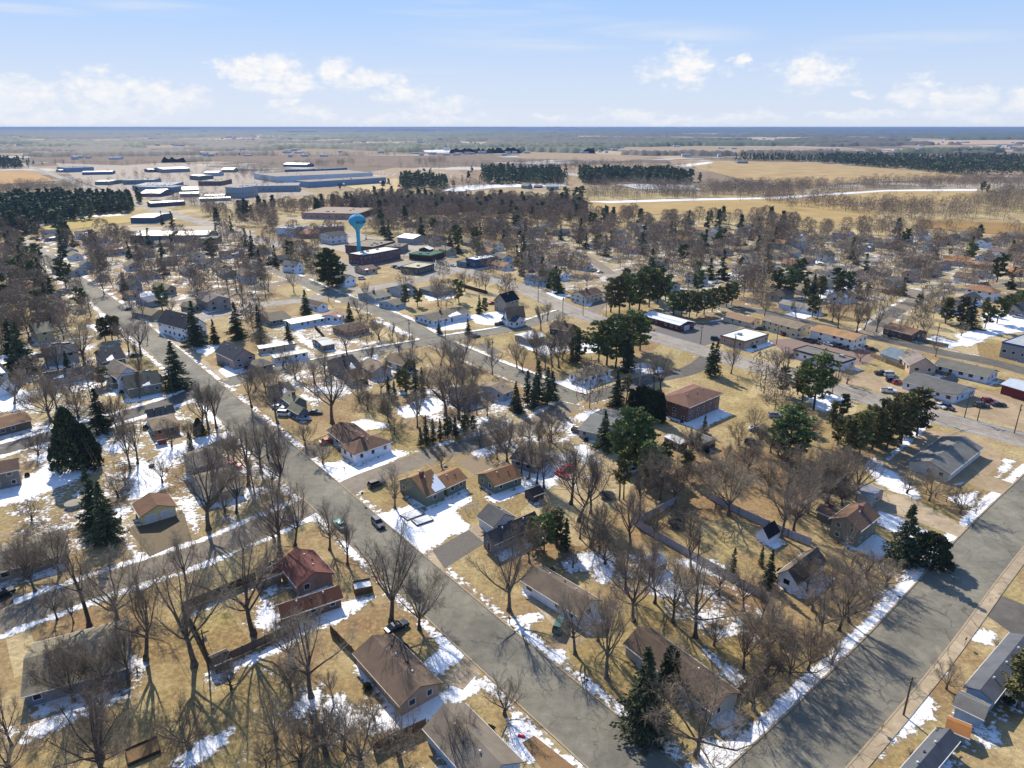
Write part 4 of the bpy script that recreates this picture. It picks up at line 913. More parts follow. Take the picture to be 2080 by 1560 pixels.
field('snow_field', [(870, 278), (1010, 276), (1000, 279), (880, 281)], '#cfccc8', '#dddad6', .65)
field('field', [(1480, 281), (1640, 279), (1660, 283), (1500, 285)], '#b39c82', '#c4ae94', .6)
field('field', [(180, 283), (300, 281), (330, 284), (200, 287)], '#a89378', '#b8a388', .6)
field('snow_field', [(1370, 336), (1440, 329), (1450, 331), (1390, 340)], '#e0e0e4', '#ececee', .35)
field('snow_field', [(250, 303), (420, 298), (400, 303), (300, 308)], '#dcdcde', '#e8e8ea', .36)
field('snow_field', [(500, 255 + 22), (640, 275), (700, 277), (560, 281)], '#c8c4c0', '#d8d4d0', .6)
# ------------------------------------------------------------------ named buildings
def hs(label, short, c, a, b, h, rise, roof, wall, **k):
    cat = k.pop('cat', 'house'); nm = k.pop('name', 'house'); return building(nm, label, cat, c, a, b, h, rise, roof, wall, short=short, **k)
def far(label, short, L, Rr, depth, h, rise, roof, wall, **k):
    cat = k.pop('cat', 'building'); nm = k.pop('name', 'commercial_building')
    C = Vector(G(*L, h)); A = Vector(G(*Rr, h)); u = A - C; La = u.length; u.normalize()
    k.setdefault('typ', 'flat'); k.setdefault('near', False)
    return building(nm, label, cat, None, None, None, h, rise, roof, wall, world=(C, u, La, depth, 1), short=short, **k)
hs('grey-tan roofed house with blue-grey wall at the lower left edge', 'grey-tan roofed house at the lower left edge', (41, 1416), (262, 1354), (15, 1318), 2.9, 2.0, '#857d69', '#6b7480', vents=2)
hs('dark brown gabled house with tan end wall beside the main street', 'dark brown gabled house with tan end wall', (812, 1434), (715, 1325), (895, 1382), 2.9, 1.5, '#6d5c4e', '#9c8470', vents=4, trim='#c9b8a2')
r_, La_, Lb_ = hs('grey-tan roofed house cut by the bottom edge, small dark gable on its slope', 'grey-tan roofed house cut by the bottom edge', (945, 1425), (1065, 1545), (862, 1482), 2.9, 2.1, '#83786a', '#9db0c4', vents=3)
hs('brick-red roofed house behind bare trees beside the cross street', 'brick-red roofed house', (602, 1192), (562, 1142), (676, 1158), 3.0, 1.8, '#744a40', '#7c6253', wk='brick', vents=3)
hs('rust-red roofed left wing of the brick-red roofed house', 'left wing of the brick-red roofed house', (533, 1176), (575, 1159), (519, 1152), 3.0, 1.5, '#6e463d', '#7c6b5c', vents=1)
hs('low rust-red roofed wing in front of the brick-red roofed house', 'low rust-red roofed wing', (572, 1254), (698, 1212), (556, 1228), 2.7, 1.3, '#83543f', '#6f5a4e')
hs('white house with brown hipped roof on the street corner', 'white house with brown hipped roof', (720, 923), (798, 896), (691, 903), 3.4, 1.7, '#7b5f4c', '#e6e6ea', typ='hip', floors=1, vents=1)
hs('brown-roofed rear wing behind the white corner house', 'brown-roofed rear wing', (700, 903), (662, 873), (752, 882), 3.2, 1.4, '#6c5343', '#b9b2a8', vents=2)
r_sn, La_sn, Lb_sn = hs('green-sided house with tan-brown roof half covered in snow', 'green-sided house with snow on its roof', (866, 1008), (907, 990), (832, 965), 3.6, 3.0, '#97704e', '#6d7564', chimney=True)
hs('lower tan-brown roofed wing of green siding, left of the green outbuilding', 'lower tan-brown roofed wing', (908, 990), (951, 970), (888, 962), 3.2, 1.6, '#9a7150', '#6d7564', vents=2)
hs('long green-sided outbuilding with brown roof beside the gravel drive', 'green-sided outbuilding with brown roof', (1004, 987), (1064, 966), (966, 962), 2.9, 1.8, '#8a6547', '#6f7969', name='outbuilding', cat='outbuilding', vents=2)
hs('dark grey roofed house with garage at the head of the asphalt drive', 'dark grey roofed house', (1002, 1070), (967, 1047), (1053, 1050), 2.9, 2.0, '#63615f', '#c9cdd2', garage=((0, .5, 4.6),), vents=2)
hs('grey two-storey front wing with small white porch facing the drive', 'grey front wing with white porch', (1003, 1104), (1100, 1060), (983, 1083), 3.4, 1.8, '#5f5b59', '#6c737c', door=(3, .5))
hs('long white house with brown roof and a row of small windows by the main street', 'long white brown-roofed house', (1175, 1251), (1055, 1176), (1218, 1214), 2.9, 1.7, '#77695a', '#dfe0e2', vents=2)
hs('long dark brown roofed house behind the tall spruce at the street corner', 'long dark brown roofed house', (1448, 1447), (1265, 1305), (1494, 1396), 2.9, 1.7, '#625245', '#a39a8d', vents=2)
r_, La_, Lb_ = hs('grey-roofed mobile home with pale blue end wall beside the sidewalk', 'mobile home with pale blue end wall', (1957, 1393), (2051, 1283), (2020, 1426), 3.1, .8, '#63656a', '#8fa9c2', name='mobile_home', cat='mobile home', vents=5)
hs('grey and black roofed shed standing against the pale blue mobile home', 'shed against the mobile home', (1935, 1430), (2000, 1461), (1955, 1402), 2.8, .8, '#77746f', '#8d9fae', name='shed', cat='shed', win=False)
hs('dark grey roofed mobile home cut by the bottom right edge', 'mobile home at the bottom right edge', (1905, 1476), (1795, 1600), (1950, 1500), 3.0, .8, '#5e6065', '#8fa9c2', name='mobile_home', cat='mobile home', vents=4)
hs('small shed with rusty orange roof at the end of the lower mobile home', 'rusty orange roofed shed', (1922, 1478), (1944, 1487), (1930, 1466), 2.1, .5, '#a56f3d', '#8d8f90', name='shed', cat='shed', win=False, rk='metalroof')
hs('cream double garage with brown roof and two white doors', 'cream double garage', (283, 1050), (267, 1023), (360, 1026), 2.9, 1.6, '#755743', '#cfc28f', name='garage', cat='garage', garage=((3, .27, 2.7), (3, .74, 2.7)))
hs('tall grey-tan roofed house at the junction, upper block', 'tall grey-tan roofed house', (391, 950), (367, 921), (456, 931), 5.6, 1.6, '#7d7568', '#a09583', ridge='b', floors=2)
hs('low grey-tan roofed garage wing of the tall house at the junction', 'low grey-tan garage wing', (414, 1008), (498, 985), (388, 955), 3.0, 1.6, '#7f7566', '#b5ab93')
hs('brown-roofed house cut by the left edge above the cedars', 'brown-roofed house above the cedars at the left edge', (66, 852), (-40, 880), (60, 830), 3.0, 1.3, '#84664c', '#6d5a49')
hs('large brown-roofed house at the left edge beside the lawn', 'large brown-roofed house at the left edge', (40, 952), (-70, 975), (36, 930), 5.2, 1.6, '#7c6350', '#777069', floors=2)
hs('long flat-pitched grey roofed house at the left edge below the spruces', 'long grey-roofed house at the left edge', (142, 1120), (-60, 1180), (128, 1072), 2.9, 1.4, '#77705f', '#7c7768')
hs('taupe hip-roofed house by the lane with snow behind', 'taupe hip-roofed house', (310, 874), (367, 862), (302, 850), 3.0, 1.5, '#85755f', '#857a6c', typ='hip')
hs('dark slate roof wing behind the taupe hip-roofed house', 'dark slate roofed wing', (301, 848), (357, 836), (296, 836), 3.0, 1.6, '#3b4046', '#7b7a74')
hs('small red-brown shed beside the taupe hip-roofed house', 'small red-brown shed', (318, 893), (337, 889), (312, 884), 2.2, .8, '#7a4633', '#7f452f', name='shed', cat='shed', win=False)
hs('olive-green gabled house at the corner of the lane', 'olive-green gabled house', (259, 790), (331, 776), (250, 770), 4.2, 3.0, '#565a53', '#77786a', floors=1, chimney=True)
hs('low olive-green wing left of the gabled house', 'low olive-green wing', (226, 778), (262, 770), (222, 768), 2.9, 1.3, '#4f524e', '#7c7b68')
hs('white farmhouse-style house with tall front gable, second house from the lane', 'white house with tall front gable', (237, 768), (287, 757), (228, 745), 5.0, 3.0, '#85786a', '#e4e5ea', ridge='b', floors=2)
hs('low white wing of the white gabled house', 'low white wing', (203, 757), (240, 750), (198, 748), 3.0, 1.5, '#7d7468', '#dcdde2')
hs('house with steep slate-blue roof and grey gable', 'slate-blue roofed house with grey gable', (207, 735), (257, 726), (200, 715), 5.0, 2.8, '#31353d', '#6c6b66', floors=2)
hs('tall white church-like house with steep navy roof', 'white house with steep navy roof', (375, 668), (421, 657), (361, 643), 5.8, 4.6, '#272c3b', '#e9eaef', ridge='b', floors=2)
hs('taupe gabled house with navy roof at the street corner', 'taupe house with navy roof', (473, 731), (521, 720), (461, 707), 4.6, 3.4, '#2f3745', '#9a8983', ridge='b', floors=2)
hs('low tan hip-roofed annex beside the taupe gabled house', 'tan hip-roofed annex', (521, 745), (557, 737), (514, 731), 3.0, 1.5, '#7d7364', '#8a8376', typ='hip')
hs('khaki gabled garage beside the far main street', 'khaki gabled garage', (308, 640), (342, 632), (295, 624), 3.2, 1.7, '#8f8263', '#8b806c', name='garage', cat='garage', ridge='b')
hs('blue-grey roofed house behind the khaki garage', 'blue-grey roofed house', (299, 614), (331, 608), (296, 602), 3.2, 1.6, '#6f7480', '#9a9ea6', near=False)
hs('tan hip-roofed house behind bare trees on the far main street', 'tan hip-roofed house', (338, 588), (360, 584), (328, 577), 4.0, 2.0, '#9c8d72', '#8a7f70', near=False, ridge='b')
hs('small house with rusty tan roof on the far main street', 'small rusty tan roofed house', (262, 600), (286, 596), (258, 592), 3.0, 1.6, '#9a7f66', '#a89c8e', near=False)
hs('pale blue gabled house on the far main street', 'pale blue gabled house', (269, 580), (290, 576), (262, 570), 4.4, 2.4, '#8f8a76', '#8f9fae', near=False, ridge='b', floors=2)
hs('grey-green gabled house at a lawn on the far main street', 'grey-green gabled house', (146, 552), (180, 546), (137, 540), 3.4, 2.0, '#8a7f6b', '#a6b0b4', near=False, ridge='b')
hs('small green-grey garage beside the brick apartment house', 'small green-grey garage', (392, 625), (412, 620), (386, 615), 2.8, 1.5, '#857b65', '#8b8f86', near=False, ridge='b', name='garage', cat='garage')
hs('large grey brick house with reddish roof edges', 'large grey brick house', (420, 614), (470, 606), (416, 600), 5.6, 2.2, '#776a63', '#6e6660', wk='brick', near=False, ridge='b', floors=2)
hs('old cream house half hidden in conifers at the far left', 'old cream house', (72, 676), (110, 670), (67, 658), 5.4, 2.4, '#7b7463', '#a89b76', floors=2)
hs('white two-storey house at the left edge above the snowy yard', 'white two-storey house at the left edge', (-12, 762), (18, 755), (-14, 740), 5.0, 2.6, '#3a3f4a', '#d8dce4', floors=2)
hs('white gabled cottage at the left edge beside the snowy yard', 'white gabled cottage at the left edge', (-6, 790), (33, 781), (-12, 768), 3.2, 2.6, '#55585c', '#dde0e6', ridge='b')
hs('grey-green house with small front gable beside the mobile home row', 'grey-green house with small front gable', (548, 652), (593, 644), (540, 633), 3.1, 1.6, '#756a57', '#6e7973')
hs('long pale mobile home with white roof behind the brick house', 'long pale mobile home', (591, 658), (662, 645), (586, 648), 2.9, .5, '#cfd2d2', '#b9c3c9', name='mobile_home', cat='mobile home', rk='metalroof')
hs('white garage with dark roof beside the dark spruce', 'white garage with dark roof', (645, 622), (668, 617), (634, 609), 3.0, 1.4, '#5c5048', '#dcdde0', name='garage', cat='garage', ridge='b')
hs('white house with pinkish-brown roof beside the dark spruce', 'white house with pinkish-brown roof', (688, 645), (702, 636), (665, 632), 3.0, 1.2, '#a07f72', '#e0e0e2')
hs('red brick ranch house with brown hipped roof at the junction lawn', 'red brick ranch house', (704, 674), (754, 663), (697, 657), 3.1, 1.8, '#69503f', '#7a4435', wk='brick', typ='hip', oh=.7)
hs('low grey workshop behind the fence of the brick ranch house', 'low grey workshop', (655, 702), (682, 697), (646, 686), 2.8, .9, '#8d9093', '#5f6467', name='workshop', cat='outbuilding', rk='metalroof')
hs('white mobile home parked lengthwise beside the side street', 'white mobile home beside the side street', (556, 727), (628, 714), (552, 720), 2.9, .4, '#a59c8e', '#d9dde4', name='mobile_home', cat='mobile home', rk='metalroof')
hs('weathered mobile home behind the white mobile home', 'weathered mobile home', (526, 708), (600, 697), (523, 701), 2.9, .4, '#8f8778', '#9b9587', name='mobile_home', cat='mobile home', rk='metalroof')
hs('house with navy roof and long brown front slope by the side street', 'navy-roofed house with brown front slope', (700, 752), (737, 743), (685, 728), 3.4, 3.0, '#2b323d', '#8d8377', chimney=True)
hs('low brown-roofed front part of the navy-roofed house', 'low brown-roofed front part', (716, 772), (750, 764), (704, 756), 2.8, 1.6, '#8b7459', '#8c7f71')
hs('wide tan-roofed garage with pale grey gable beside the side street', 'wide tan-roofed garage', (756, 756), (798, 747), (733, 738), 3.3, 1.7, '#8e7d68', '#b4b2ae', name='garage', cat='garage', ridge='b')
hs('olive garage with brown roof beside the snow-edged side street', 'olive garage with brown roof', (818, 742), (845, 734), (797, 724), 3.0, 1.8, '#84745c', '#6d6b50', name='garage', cat='garage', ridge='b', garage=((3, .5, 3),))
hs('dark-roofed house hidden behind a big bare tree by the side street', 'dark-roofed house behind a big bare tree', (567, 802), (602, 793), (556, 782), 3.4, 2.0, '#54504b', '#6f6c66')
hs('greenish-grey roofed house with parked cars in front', 'greenish-grey roofed house', (592, 822), (626, 814), (577, 804), 3.2, 1.8, '#84826f', '#6f7672', ridge='b')
hs('small greenish-grey garage in front of the greenish-grey house', 'small greenish-grey garage', (606, 840), (630, 833), (594, 824), 2.8, 1.4, '#85836f', '#5f6a73', name='garage', cat='garage', ridge='b')
hs('long ranch house with grey-brown roof facing the junction', 'long grey-brown roofed ranch house', (878, 652), (958, 634), (856, 637), 3.1, 1.5, '#716859', '#c3cad3', door=(0, .5))
hs('grey-green house at the corner of the tan cross street', 'grey-green house at the tan cross street', (760, 606), (796, 599), (748, 592), 3.1, 1.5, '#7d7b6c', '#8b949b')
hs('small pale blue garage beside parked cars', 'small pale blue garage', (801, 620), (827, 613), (792, 607), 2.8, 1.2, '#736f64', '#a3afb8', name='garage', cat='garage')
hs('house with slate-blue front roof behind a bushy tree', 'house with slate-blue front roof', (818, 592), (848, 585), (810, 579), 3.6, 1.8, '#454d58', '#a9abad')
hs('wide dark grey hip-roofed house near the highway', 'wide dark grey hip-roofed house', (884, 594), (929, 586), (874, 580), 3.1, 2.0, '#6d6c64', '#6e7378', typ='hip')
hs('tall taupe house with very dark roof beside the highway', 'tall taupe house with very dark roof', (1028, 614), (1056, 606), (1009, 607), 6.0, 3.6, '#242830', '#8f877a', floors=2)
hs('large white house with steep tan roof beside the highway', 'large white house with steep tan roof', (1068, 640), (1030, 645), (1089, 632), 5.0, 4.2, '#8f7a62', '#e3e4e6', floors=2)
hs('small grey-blue gabled wing of the large white house', 'small grey-blue gabled wing', (1046, 654), (1068, 648), (1035, 642), 3.4, 2.2, '#48525f', '#d8dadd', ridge='b')
hs('dark brown gabled cabin with chimney near the highway', 'dark brown gabled cabin', (1153, 672), (1176, 664), (1134, 657), 3.8, 2.2, '#62503f', '#4f4036', ridge='b', chimney=True)
hs('low building with bright white roof behind bare trees', 'low building with bright white roof', (1073, 690), (1108, 682), (1056, 677), 3.0, .6, '#dfe0e2', '#8e8a84', name='garage', cat='garage', rk='metalroof')
hs('white two-storey house with brown roof across the highway', 'white brown-roofed house across the highway', (1190, 603), (1227, 594), (1182, 590), 4.6, 2.0, '#5d4a3d', '#cfc9bd', floors=2)
hs('pale blue house with grey roof left of the highway pine', 'pale blue house by the highway pine', (1094, 572), (1115, 567), (1086, 561), 3.2, 2.0, '#59636b', '#b3c2cb', near=False, ridge='b')
hs('small white gabled house behind the highway pine', 'small white gabled house', (1139, 561), (1157, 556), (1132, 551), 3.2, 1.6, '#a09a8e', '#e0e2e4', near=False, ridge='b')
hs('long dark red barn with white metal roof beside the highway', 'long dark red barn with white roof', (1381, 661), (1305, 640), (1409, 653), 3.4, 1.2, '#e8e9ec', '#5a2a2c', name='barn', cat='barn', rk='metalroof', garage=((3, .5, 3.4),), oh=.3)
hs('brown brick shop with flat white roof beside the highway', 'shop with flat white roof', (1513, 695), (1561, 680), (1469, 681), 3.6, 0, '#dfe5e4', '#8b7862', name='shop', cat='shop', typ='flat', wk='brick')
hs('long low house with tan-brown roof across the parking lot', 'long low tan-brown roofed house', (1525, 655), (1467, 641), (1549, 649), 3.0, 1.3, '#9c7c5e', '#c6b79f')
hs('long two-storey motel with grey-brown roof and shaded balcony', 'motel with shaded balcony', (1620, 668), (1545, 648), (1639, 658), 5.0, 1.2, '#8b7a66', '#c3b394', name='motel', cat='building', floors=2)
hs('long white two-storey motel with orange-tan roof', 'white motel with orange-tan roof', (1735, 691), (1644, 669), (1752, 679), 5.0, 1.2, '#a8835a', '#ded8ca', name='motel', cat='building', floors=2)
hs('low shop with flat dark roof and white fascia', 'low shop with flat dark roof', (1711, 738), (1612, 711), (1733, 728), 3.6, 0, '#75716b', '#c9ced6', name='shop', cat='shop', typ='flat', trim='#3a3d44')
hs('cream house wing with blue-grey roof behind the shop yard', 'cream house wing with blue-grey roof', (1827, 730), (1785, 715), (1844, 714), 3.1, 1.7, '#72808c', '#d6ccb2')
hs('barn-like house with broad tan gable beside the blue-grey roof', 'barn-like house with broad tan gable', (1848, 741), (1826, 722), (1878, 722), 4.0, 3.0, '#8b8078', '#c0a690', ridge='a')
hs('long grey-roofed white house beside the back road', 'long grey-roofed white house', (2008, 766), (1896, 740), (2024, 752), 3.0, 1.7, '#757268', '#cfd6e0', vents=5)
r_rest, La_r, Lb_r = hs('grey-roofed restaurant with dark red gabled entrance on the gravel lot', 'grey-roofed restaurant', (1942, 805), (1831, 773), (1970, 784), 3.2, 2.0, '#6d6c68', '#cdd4dc', name='restaurant', cat='restaurant')
hs('dark red barn with pale metal roof at the right edge', 'dark red barn at the right edge', (2112, 803), (2032, 779), (2120, 785), 4.0, 1.2, '#c3cbd2', '#6b2b2a', name='barn', cat='barn', rk='metalroof', win=False)
hs('big flat-roofed grey warehouse at the right edge', 'big grey warehouse at the right edge', (2036, 696), (2130, 716), (2076, 664), 6.5, 0, '#a9acae', '#8d8b86', name='warehouse', cat='warehouse', typ='flat', trim='#49628f', wk='paint')
hs('dark brown house behind bare trees on the back road', 'dark brown house on the back road', (1852, 680), (1792, 664), (1862, 668), 3.6, 1.6, '#806450', '#5f4c3e')
hs('three-storey brown brick apartment block with hipped red-brown roof', 'brown brick apartment block', (1400, 827), (1471, 797), (1343, 803), 6.2, 1.7, '#7c5c4c', '#5f4436', name='apartment_block', cat='building', typ='hip', wk='brick', floors=3, oh=.9, vents=3)
hs('grey-roofed house between the big pine and the apartment block', 'grey-roofed house by the big pine', (1229, 884), (1281, 840), (1184, 862), 3.0, 1.4, '#7a7974', '#9fa3a8', ridge='b')
hs('white camper-like trailer with flat white roof beside the flat carport', 'white flat-roofed trailer', (1347, 891), (1387, 900), (1312, 882), 2.6, .3, '#e6e6ea', '#37393f', name='trailer_home', cat='trailer', rk='metalroof') if False else None
hs('dark trailer with flat white roof beside the carport', 'dark trailer with white roof', (1382, 902), (1349, 886), (1389, 893), 2.7, .25, '#e6e7ea', '#3a3c42', name='trailer_home', cat='trailer', rk='metalroof', oh=.1)
hs('low carport with flat dark roof beside the dark trailer', 'low flat-roofed carport', (1428, 902), (1392, 886), (1444, 888), 2.6, .2, '#6e6a68', '#4a4644', name='carport', cat='carport', win=False, oh=.1)
hs('white hip-roofed house at the street bend', 'white hip-roofed house at the bend', (1184, 768), (1246, 749), (1151, 756), 3.6, 1.5, '#7c705d', '#dfe3ea', typ='hip', oh=.7)
hs('grey two-storey house with brown roof behind the garden conifers', 'grey house behind the garden conifers', (936, 806), (982, 794), (917, 789), 4.4, 1.7, '#6c5f52', '#a19f9c', floors=1)
hs('tan-roofed house left of the row of spruces', 'tan-roofed house left of the spruces', (1022, 800), (1045, 790), (989, 777), 3.4, 1.4, '#8b7b68', '#9fa7b0')
r_st, La_s, Lb_s = hs('long grey-roofed storage building with a row of white doors', 'long grey-roofed storage building', (1931, 963), (1999, 909), (1827, 946), 2.8, 1.7, '#7b7871', '#b9b4a8', name='storage_building', cat='building', garage=tuple((0, .08 + .12 * i, 2.4) for i in range(8)), wk='siding')
hs('split-level house with brown roof and grey-green siding behind the spruce', 'split-level brown-roofed house', (1749, 1078), (1684, 1052), (1775, 1040), 5.2, 1.8, '#765c4b', '#7c7c66', ridge='b', floors=2)
hs('low brown-roofed wing of the split-level house', 'low brown-roofed wing', (1690, 1050), (1656, 1035), (1703, 1035), 2.8, .9, '#7d6654', '#6e6658')
hs('snow-dusted garage with dark roof at the top of the concrete drive', 'snow-dusted garage', (1775, 1012), (1738, 998), (1792, 992), 3.0, 1.3, '#9a9ca3', '#9b948a', name='garage', cat='garage', garage=((0, .5, 3.5),))
hs('long brown-grey roofed house with white gutter wall beside the white fence', 'brown-grey roofed house by the white fence', (1622, 1186), (1681, 1138), (1577, 1161), 2.9, 2.0, '#6c6154', '#dfe1e6', vents=1)
hs('white garden shed with black barn roof against the white fence', 'white garden shed with black roof', (1562, 1093), (1586, 1078), (1537, 1077), 2.0, 1.9, '#2c2b30', '#dfe1ea', name='garden_shed', cat='shed', win=False, door=(3, .5), oh=.25)
hs('small dark shed with white-framed windows near the snow', 'small dark shed with white windows', (1084, 1008), (1107, 999), (1071, 993), 2.2, 1.1, '#26282d', '#4b4a4c', name='garden_shed', cat='shed', oh=.2)
hs('small taupe-roofed house under bare trees beside the red cars', 'small taupe-roofed house', (1088, 946), (1123, 922), (1053, 918), 3.0, 1.5, '#71655c', '#8a8076', ridge='b')
hs('weathered cabin with pale metal roof beside the white fence', 'weathered cabin with pale metal roof', (1328, 1153), (1358, 1138), (1306, 1130), 2.2, .9, '#b8babd', '#8e8172', name='garden_shed', cat='shed', rk='metalroof', win=False, oh=.2)
hs('low dark lean-to against the dark board fence', 'low dark lean-to', (435, 1352), (471, 1336), (426, 1331), 2.3, .5, '#3c3734', '#4b453f', name='shed', cat='shed', win=False, oh=.15)
# town centre
hs('three-storey dark brick building with flat white roof below the water tower', 'dark brick building with white roof', (738, 520), (813, 506), (722, 513), 7.2, 0, '#e8e4d8', '#4e3335', name='brick_building', cat='building', typ='flat', wk='brick', floors=2)
hs('long brick shop row with flat pale roof behind the water tower', 'long brick shop row', (757, 503), (802, 491), (733, 491), 6, 0, '#b3a48b', '#5b4a45', name='shop', cat='shop', typ='flat', wk='brick', near=False)
hs('grey flat-roofed hall behind the parking lot', 'grey flat-roofed hall', (816, 502), (829, 495), (781, 493), 5, 0, '#a5988a', '#8b857c', name='hall', cat='building', typ='flat', near=False)
hs('shop with bright green fascia and dark green roof', 'shop with bright green fascia', (874, 520), (903, 512), (846, 512), 4.2, 0, '#5a7a63', '#5c3a32', name='shop', cat='shop', typ='flat', trim='#2f9a6d', near=False)
hs('white-roofed upper block behind the green fascia shop', 'white-roofed upper block', (873, 507), (882, 504), (857, 503), 6, 1.5, '#eceae4', '#4d5a52', name='hall', cat='building', near=False, ridge='a')
hs('low dark shop with cream flat roof beside the car park', 'low dark shop with cream roof', (851, 546), (882, 537), (832, 537), 4.2, 0, '#c6bc9e', '#565a54', name='shop', cat='shop', typ='flat')
hs('navy commercial building with bright white flat roof', 'navy building with bright white roof', (966, 529), (1010, 522), (953, 524), 6, 0, '#eceef0', '#46586c', name='commercial_building', cat='building', typ='flat')
hs('open grey garage annex left of the navy building', 'open grey garage annex', (946, 534), (965, 530), (938, 529), 3.6, 0, '#77787a', '#7f8792', name='garage', cat='garage', typ='flat', near=False)
hs('white hotel-like building with dark roof and many windows left of the water tower', 'white building with many windows', (670, 480), (707, 476), (664, 473), 7, 2, '#2f3336', '#e6e6e6', name='hotel', cat='building', near=False, floors=2)
hs('brown house with wide roof at the foot of the brick building', 'brown house at the brick building', (738, 549), (768, 545), (732, 541), 3.2, 1.6, '#7d6553', '#a99a88', near=False)
hs('white gabled house beside the big dark spruce', 'white gabled house beside the big spruce', (700, 568), (724, 563), (694, 560), 4.2, 2.2, '#5b5b5c', '#e2e4e8', ridge='b')
hs('narrow white two-storey house left of the big dark spruce', 'narrow white house left of the big spruce', (602, 540), (617, 536), (592, 532), 5, 2.4, '#8d8678', '#e0e4ea', near=False, ridge='b', floors=2)
# industry and school, near to far
far('dark blue-roofed hall with grey walls beside the sports field', 'dark blue-roofed hall', (264, 441), (312, 441), 40, 6, 1.2, '#4b5f7a', '#5a6470', typ='gable', rk='metalroof', win=False)
far('navy hall with yellow-white roof end in the town', 'navy hall with pale roof end', (288, 477), (343, 476.5), 26, 7, 2.0, '#d8cfae', '#7c868e', typ='gable', rk='metalroof', win=False)
far('dark metal hall left of the pale roof end', 'dark metal hall', (262, 476), (287, 476.5), 28, 7, 1.5, '#4c5258', '#39424c', typ='gable', rk='metalroof', win=False, Lmin=10)
far('long grey workshop with tan roof in the town', 'long grey workshop', (347, 476.5), (420, 475.5), 25, 6, 1.6, '#9a8d7e', '#98a2a8', typ='gable', rk='metalroof', win=False)
far('long low building with cream roof edge behind town trees', 'long low cream-roofed building', (388, 485), (440, 484), 16, 4, 0, '#d6cbb8', '#8a8076')
far('flat-roofed brick school behind the water tower', 'flat-roofed brick school', (612, 432), (727, 434), 60, 6, 0, '#c2ad98', '#8f7262', name='school', wk='brick')
far('white flat-roofed block left of the school', 'white flat-roofed block', (560, 462), (597, 464), 20, 7, 0, '#dcdfe3', '#cfd8e0')
far('building with orange-brown hipped roof near the white block', 'orange-brown hipped building', (606, 475), (645, 474), 25, 4, 3, '#a1705a', '#9a8474', typ='hip', win=False)
far('long pale roofed building right of the orange-brown hipped roof', 'long pale roofed building', (643, 462), (698, 459), 18, 5, 0, '#d9d0bd', '#8b8279')
far('pale blue metal hall beyond the shop row', 'pale blue metal hall', (807, 480), (838, 484), 18, 5, 2, '#b3c7d6', '#a3a7a8', typ='gable', rk='metalroof', win=False)
far('long low white metal shed among the fields behind town', 'long white metal shed', (306, 412), (375, 408), 18, 5, 1, '#e6e2da', '#5d5f68', typ='gable', rk='metalroof', win=False)
far('purple-grey hall with pitched roof by the highway', 'purple-grey pitched hall', (283, 392), (325, 392), 40, 5, 3.5, '#8d8fa3', '#6a6270', typ='gable', rk='metalroof', win=False)
far('tan metal building beside the purple-grey hall', 'tan metal building', (323, 387), (344, 386), 30, 6, 1.5, '#d2c8b4', '#b7a993', typ='gable', rk='metalroof', win=False)
far('long white-roofed factory in the industrial park, front row', 'white-roofed factory in the front row', (268, 377), (348, 376), 70, 7, 0, '#dcdcda', '#7b8d9f', wk='paint')
far('long cream-roofed factory behind the front row', 'cream-roofed factory behind the front row', (248, 366), (313, 365), 50, 7, 0, '#cfc9be', '#8b97a3', wk='paint')
far('small green metal warehouse at the highway end of the park', 'small green metal warehouse', (192, 368), (222, 368), 40, 6, 1, '#8fa7a5', '#7f9798', typ='gable', rk='metalroof', win=False)
far('blue-grey factory block with pale walls right of the front row', 'blue-grey factory block', (350, 380), (380, 376), 60, 8, 0, '#b9bfc6', '#8d9cab', wk='paint')
far('grey pitched warehouse right of the factory block', 'grey pitched warehouse', (370, 385), (402, 384), 30, 6, 3, '#a49a8e', '#9b9488', typ='gable', rk='metalroof', win=False)
far('pale green roofed shed in front of the grey pitched warehouse', 'pale green roofed shed', (365, 393), (403, 392), 18, 5, 1.5, '#9fb0b0', '#8f9d9f', typ='gable', rk='metalroof', win=False)
far('long shed with pale green roof below the warehouses', 'long shed with pale green roof', (415, 397), (456, 396), 20, 5, 1, '#b4bf9f', '#a6a696', typ='gable', rk='metalroof', win=False)
far('long white and grey shed row below the warehouses', 'long white shed row', (405, 403), (468, 401), 16, 4, 1, '#e2e2e2', '#aab0b5', typ='gable', rk='metalroof', win=False)
far('square grey factory tower right of the warehouses', 'square grey factory tower', (457, 379), (487, 380), 35, 14, 0, '#c3c6c6', '#a3adb5', wk='paint')
far('tan flat-roofed works left of the factory tower', 'tan flat-roofed works', (402, 368), (447, 368), 50, 7, 0, '#c9c0b0', '#7a6a5f', wk='paint')
far('long blue-grey factory with dark windows right of the factory tower', 'long blue-grey factory', (488, 378), (606, 376), 60, 9, 0, '#c0b9b0', '#9aa6b2', wk='paint')
far('huge white and grey factory hall with ribbon windows', 'huge white factory hall', (560, 358), (757, 350), 110, 10, 0, '#b9aa98', '#dfe4e8', wk='paint', win=False)
far('long blue-white factory front with dark window bays', 'long blue-white factory front', (627, 369), (784, 360), 45, 9, 0, '#b3a596', '#8fa1b8', wk='paint', win=False)
far('low dark shed behind the huge factory hall', 'low dark shed behind the factory', (578, 345), (640, 344), 30, 6, 0, '#77839a', '#5f6f8c', wk='paint', win=False)
far('second low dark shed behind the huge factory hall, further right', 'second low dark shed behind the factory', (642, 344), (705, 341), 30, 6, 0, '#77839a', '#5f6f8c', wk='paint', win=False)
far('big pale blue warehouse near the distant highway', 'big pale blue warehouse', (136, 341), (190, 339), 60, 9, 0, '#8fa6bc', '#8ba3bb', wk='paint', win=False)
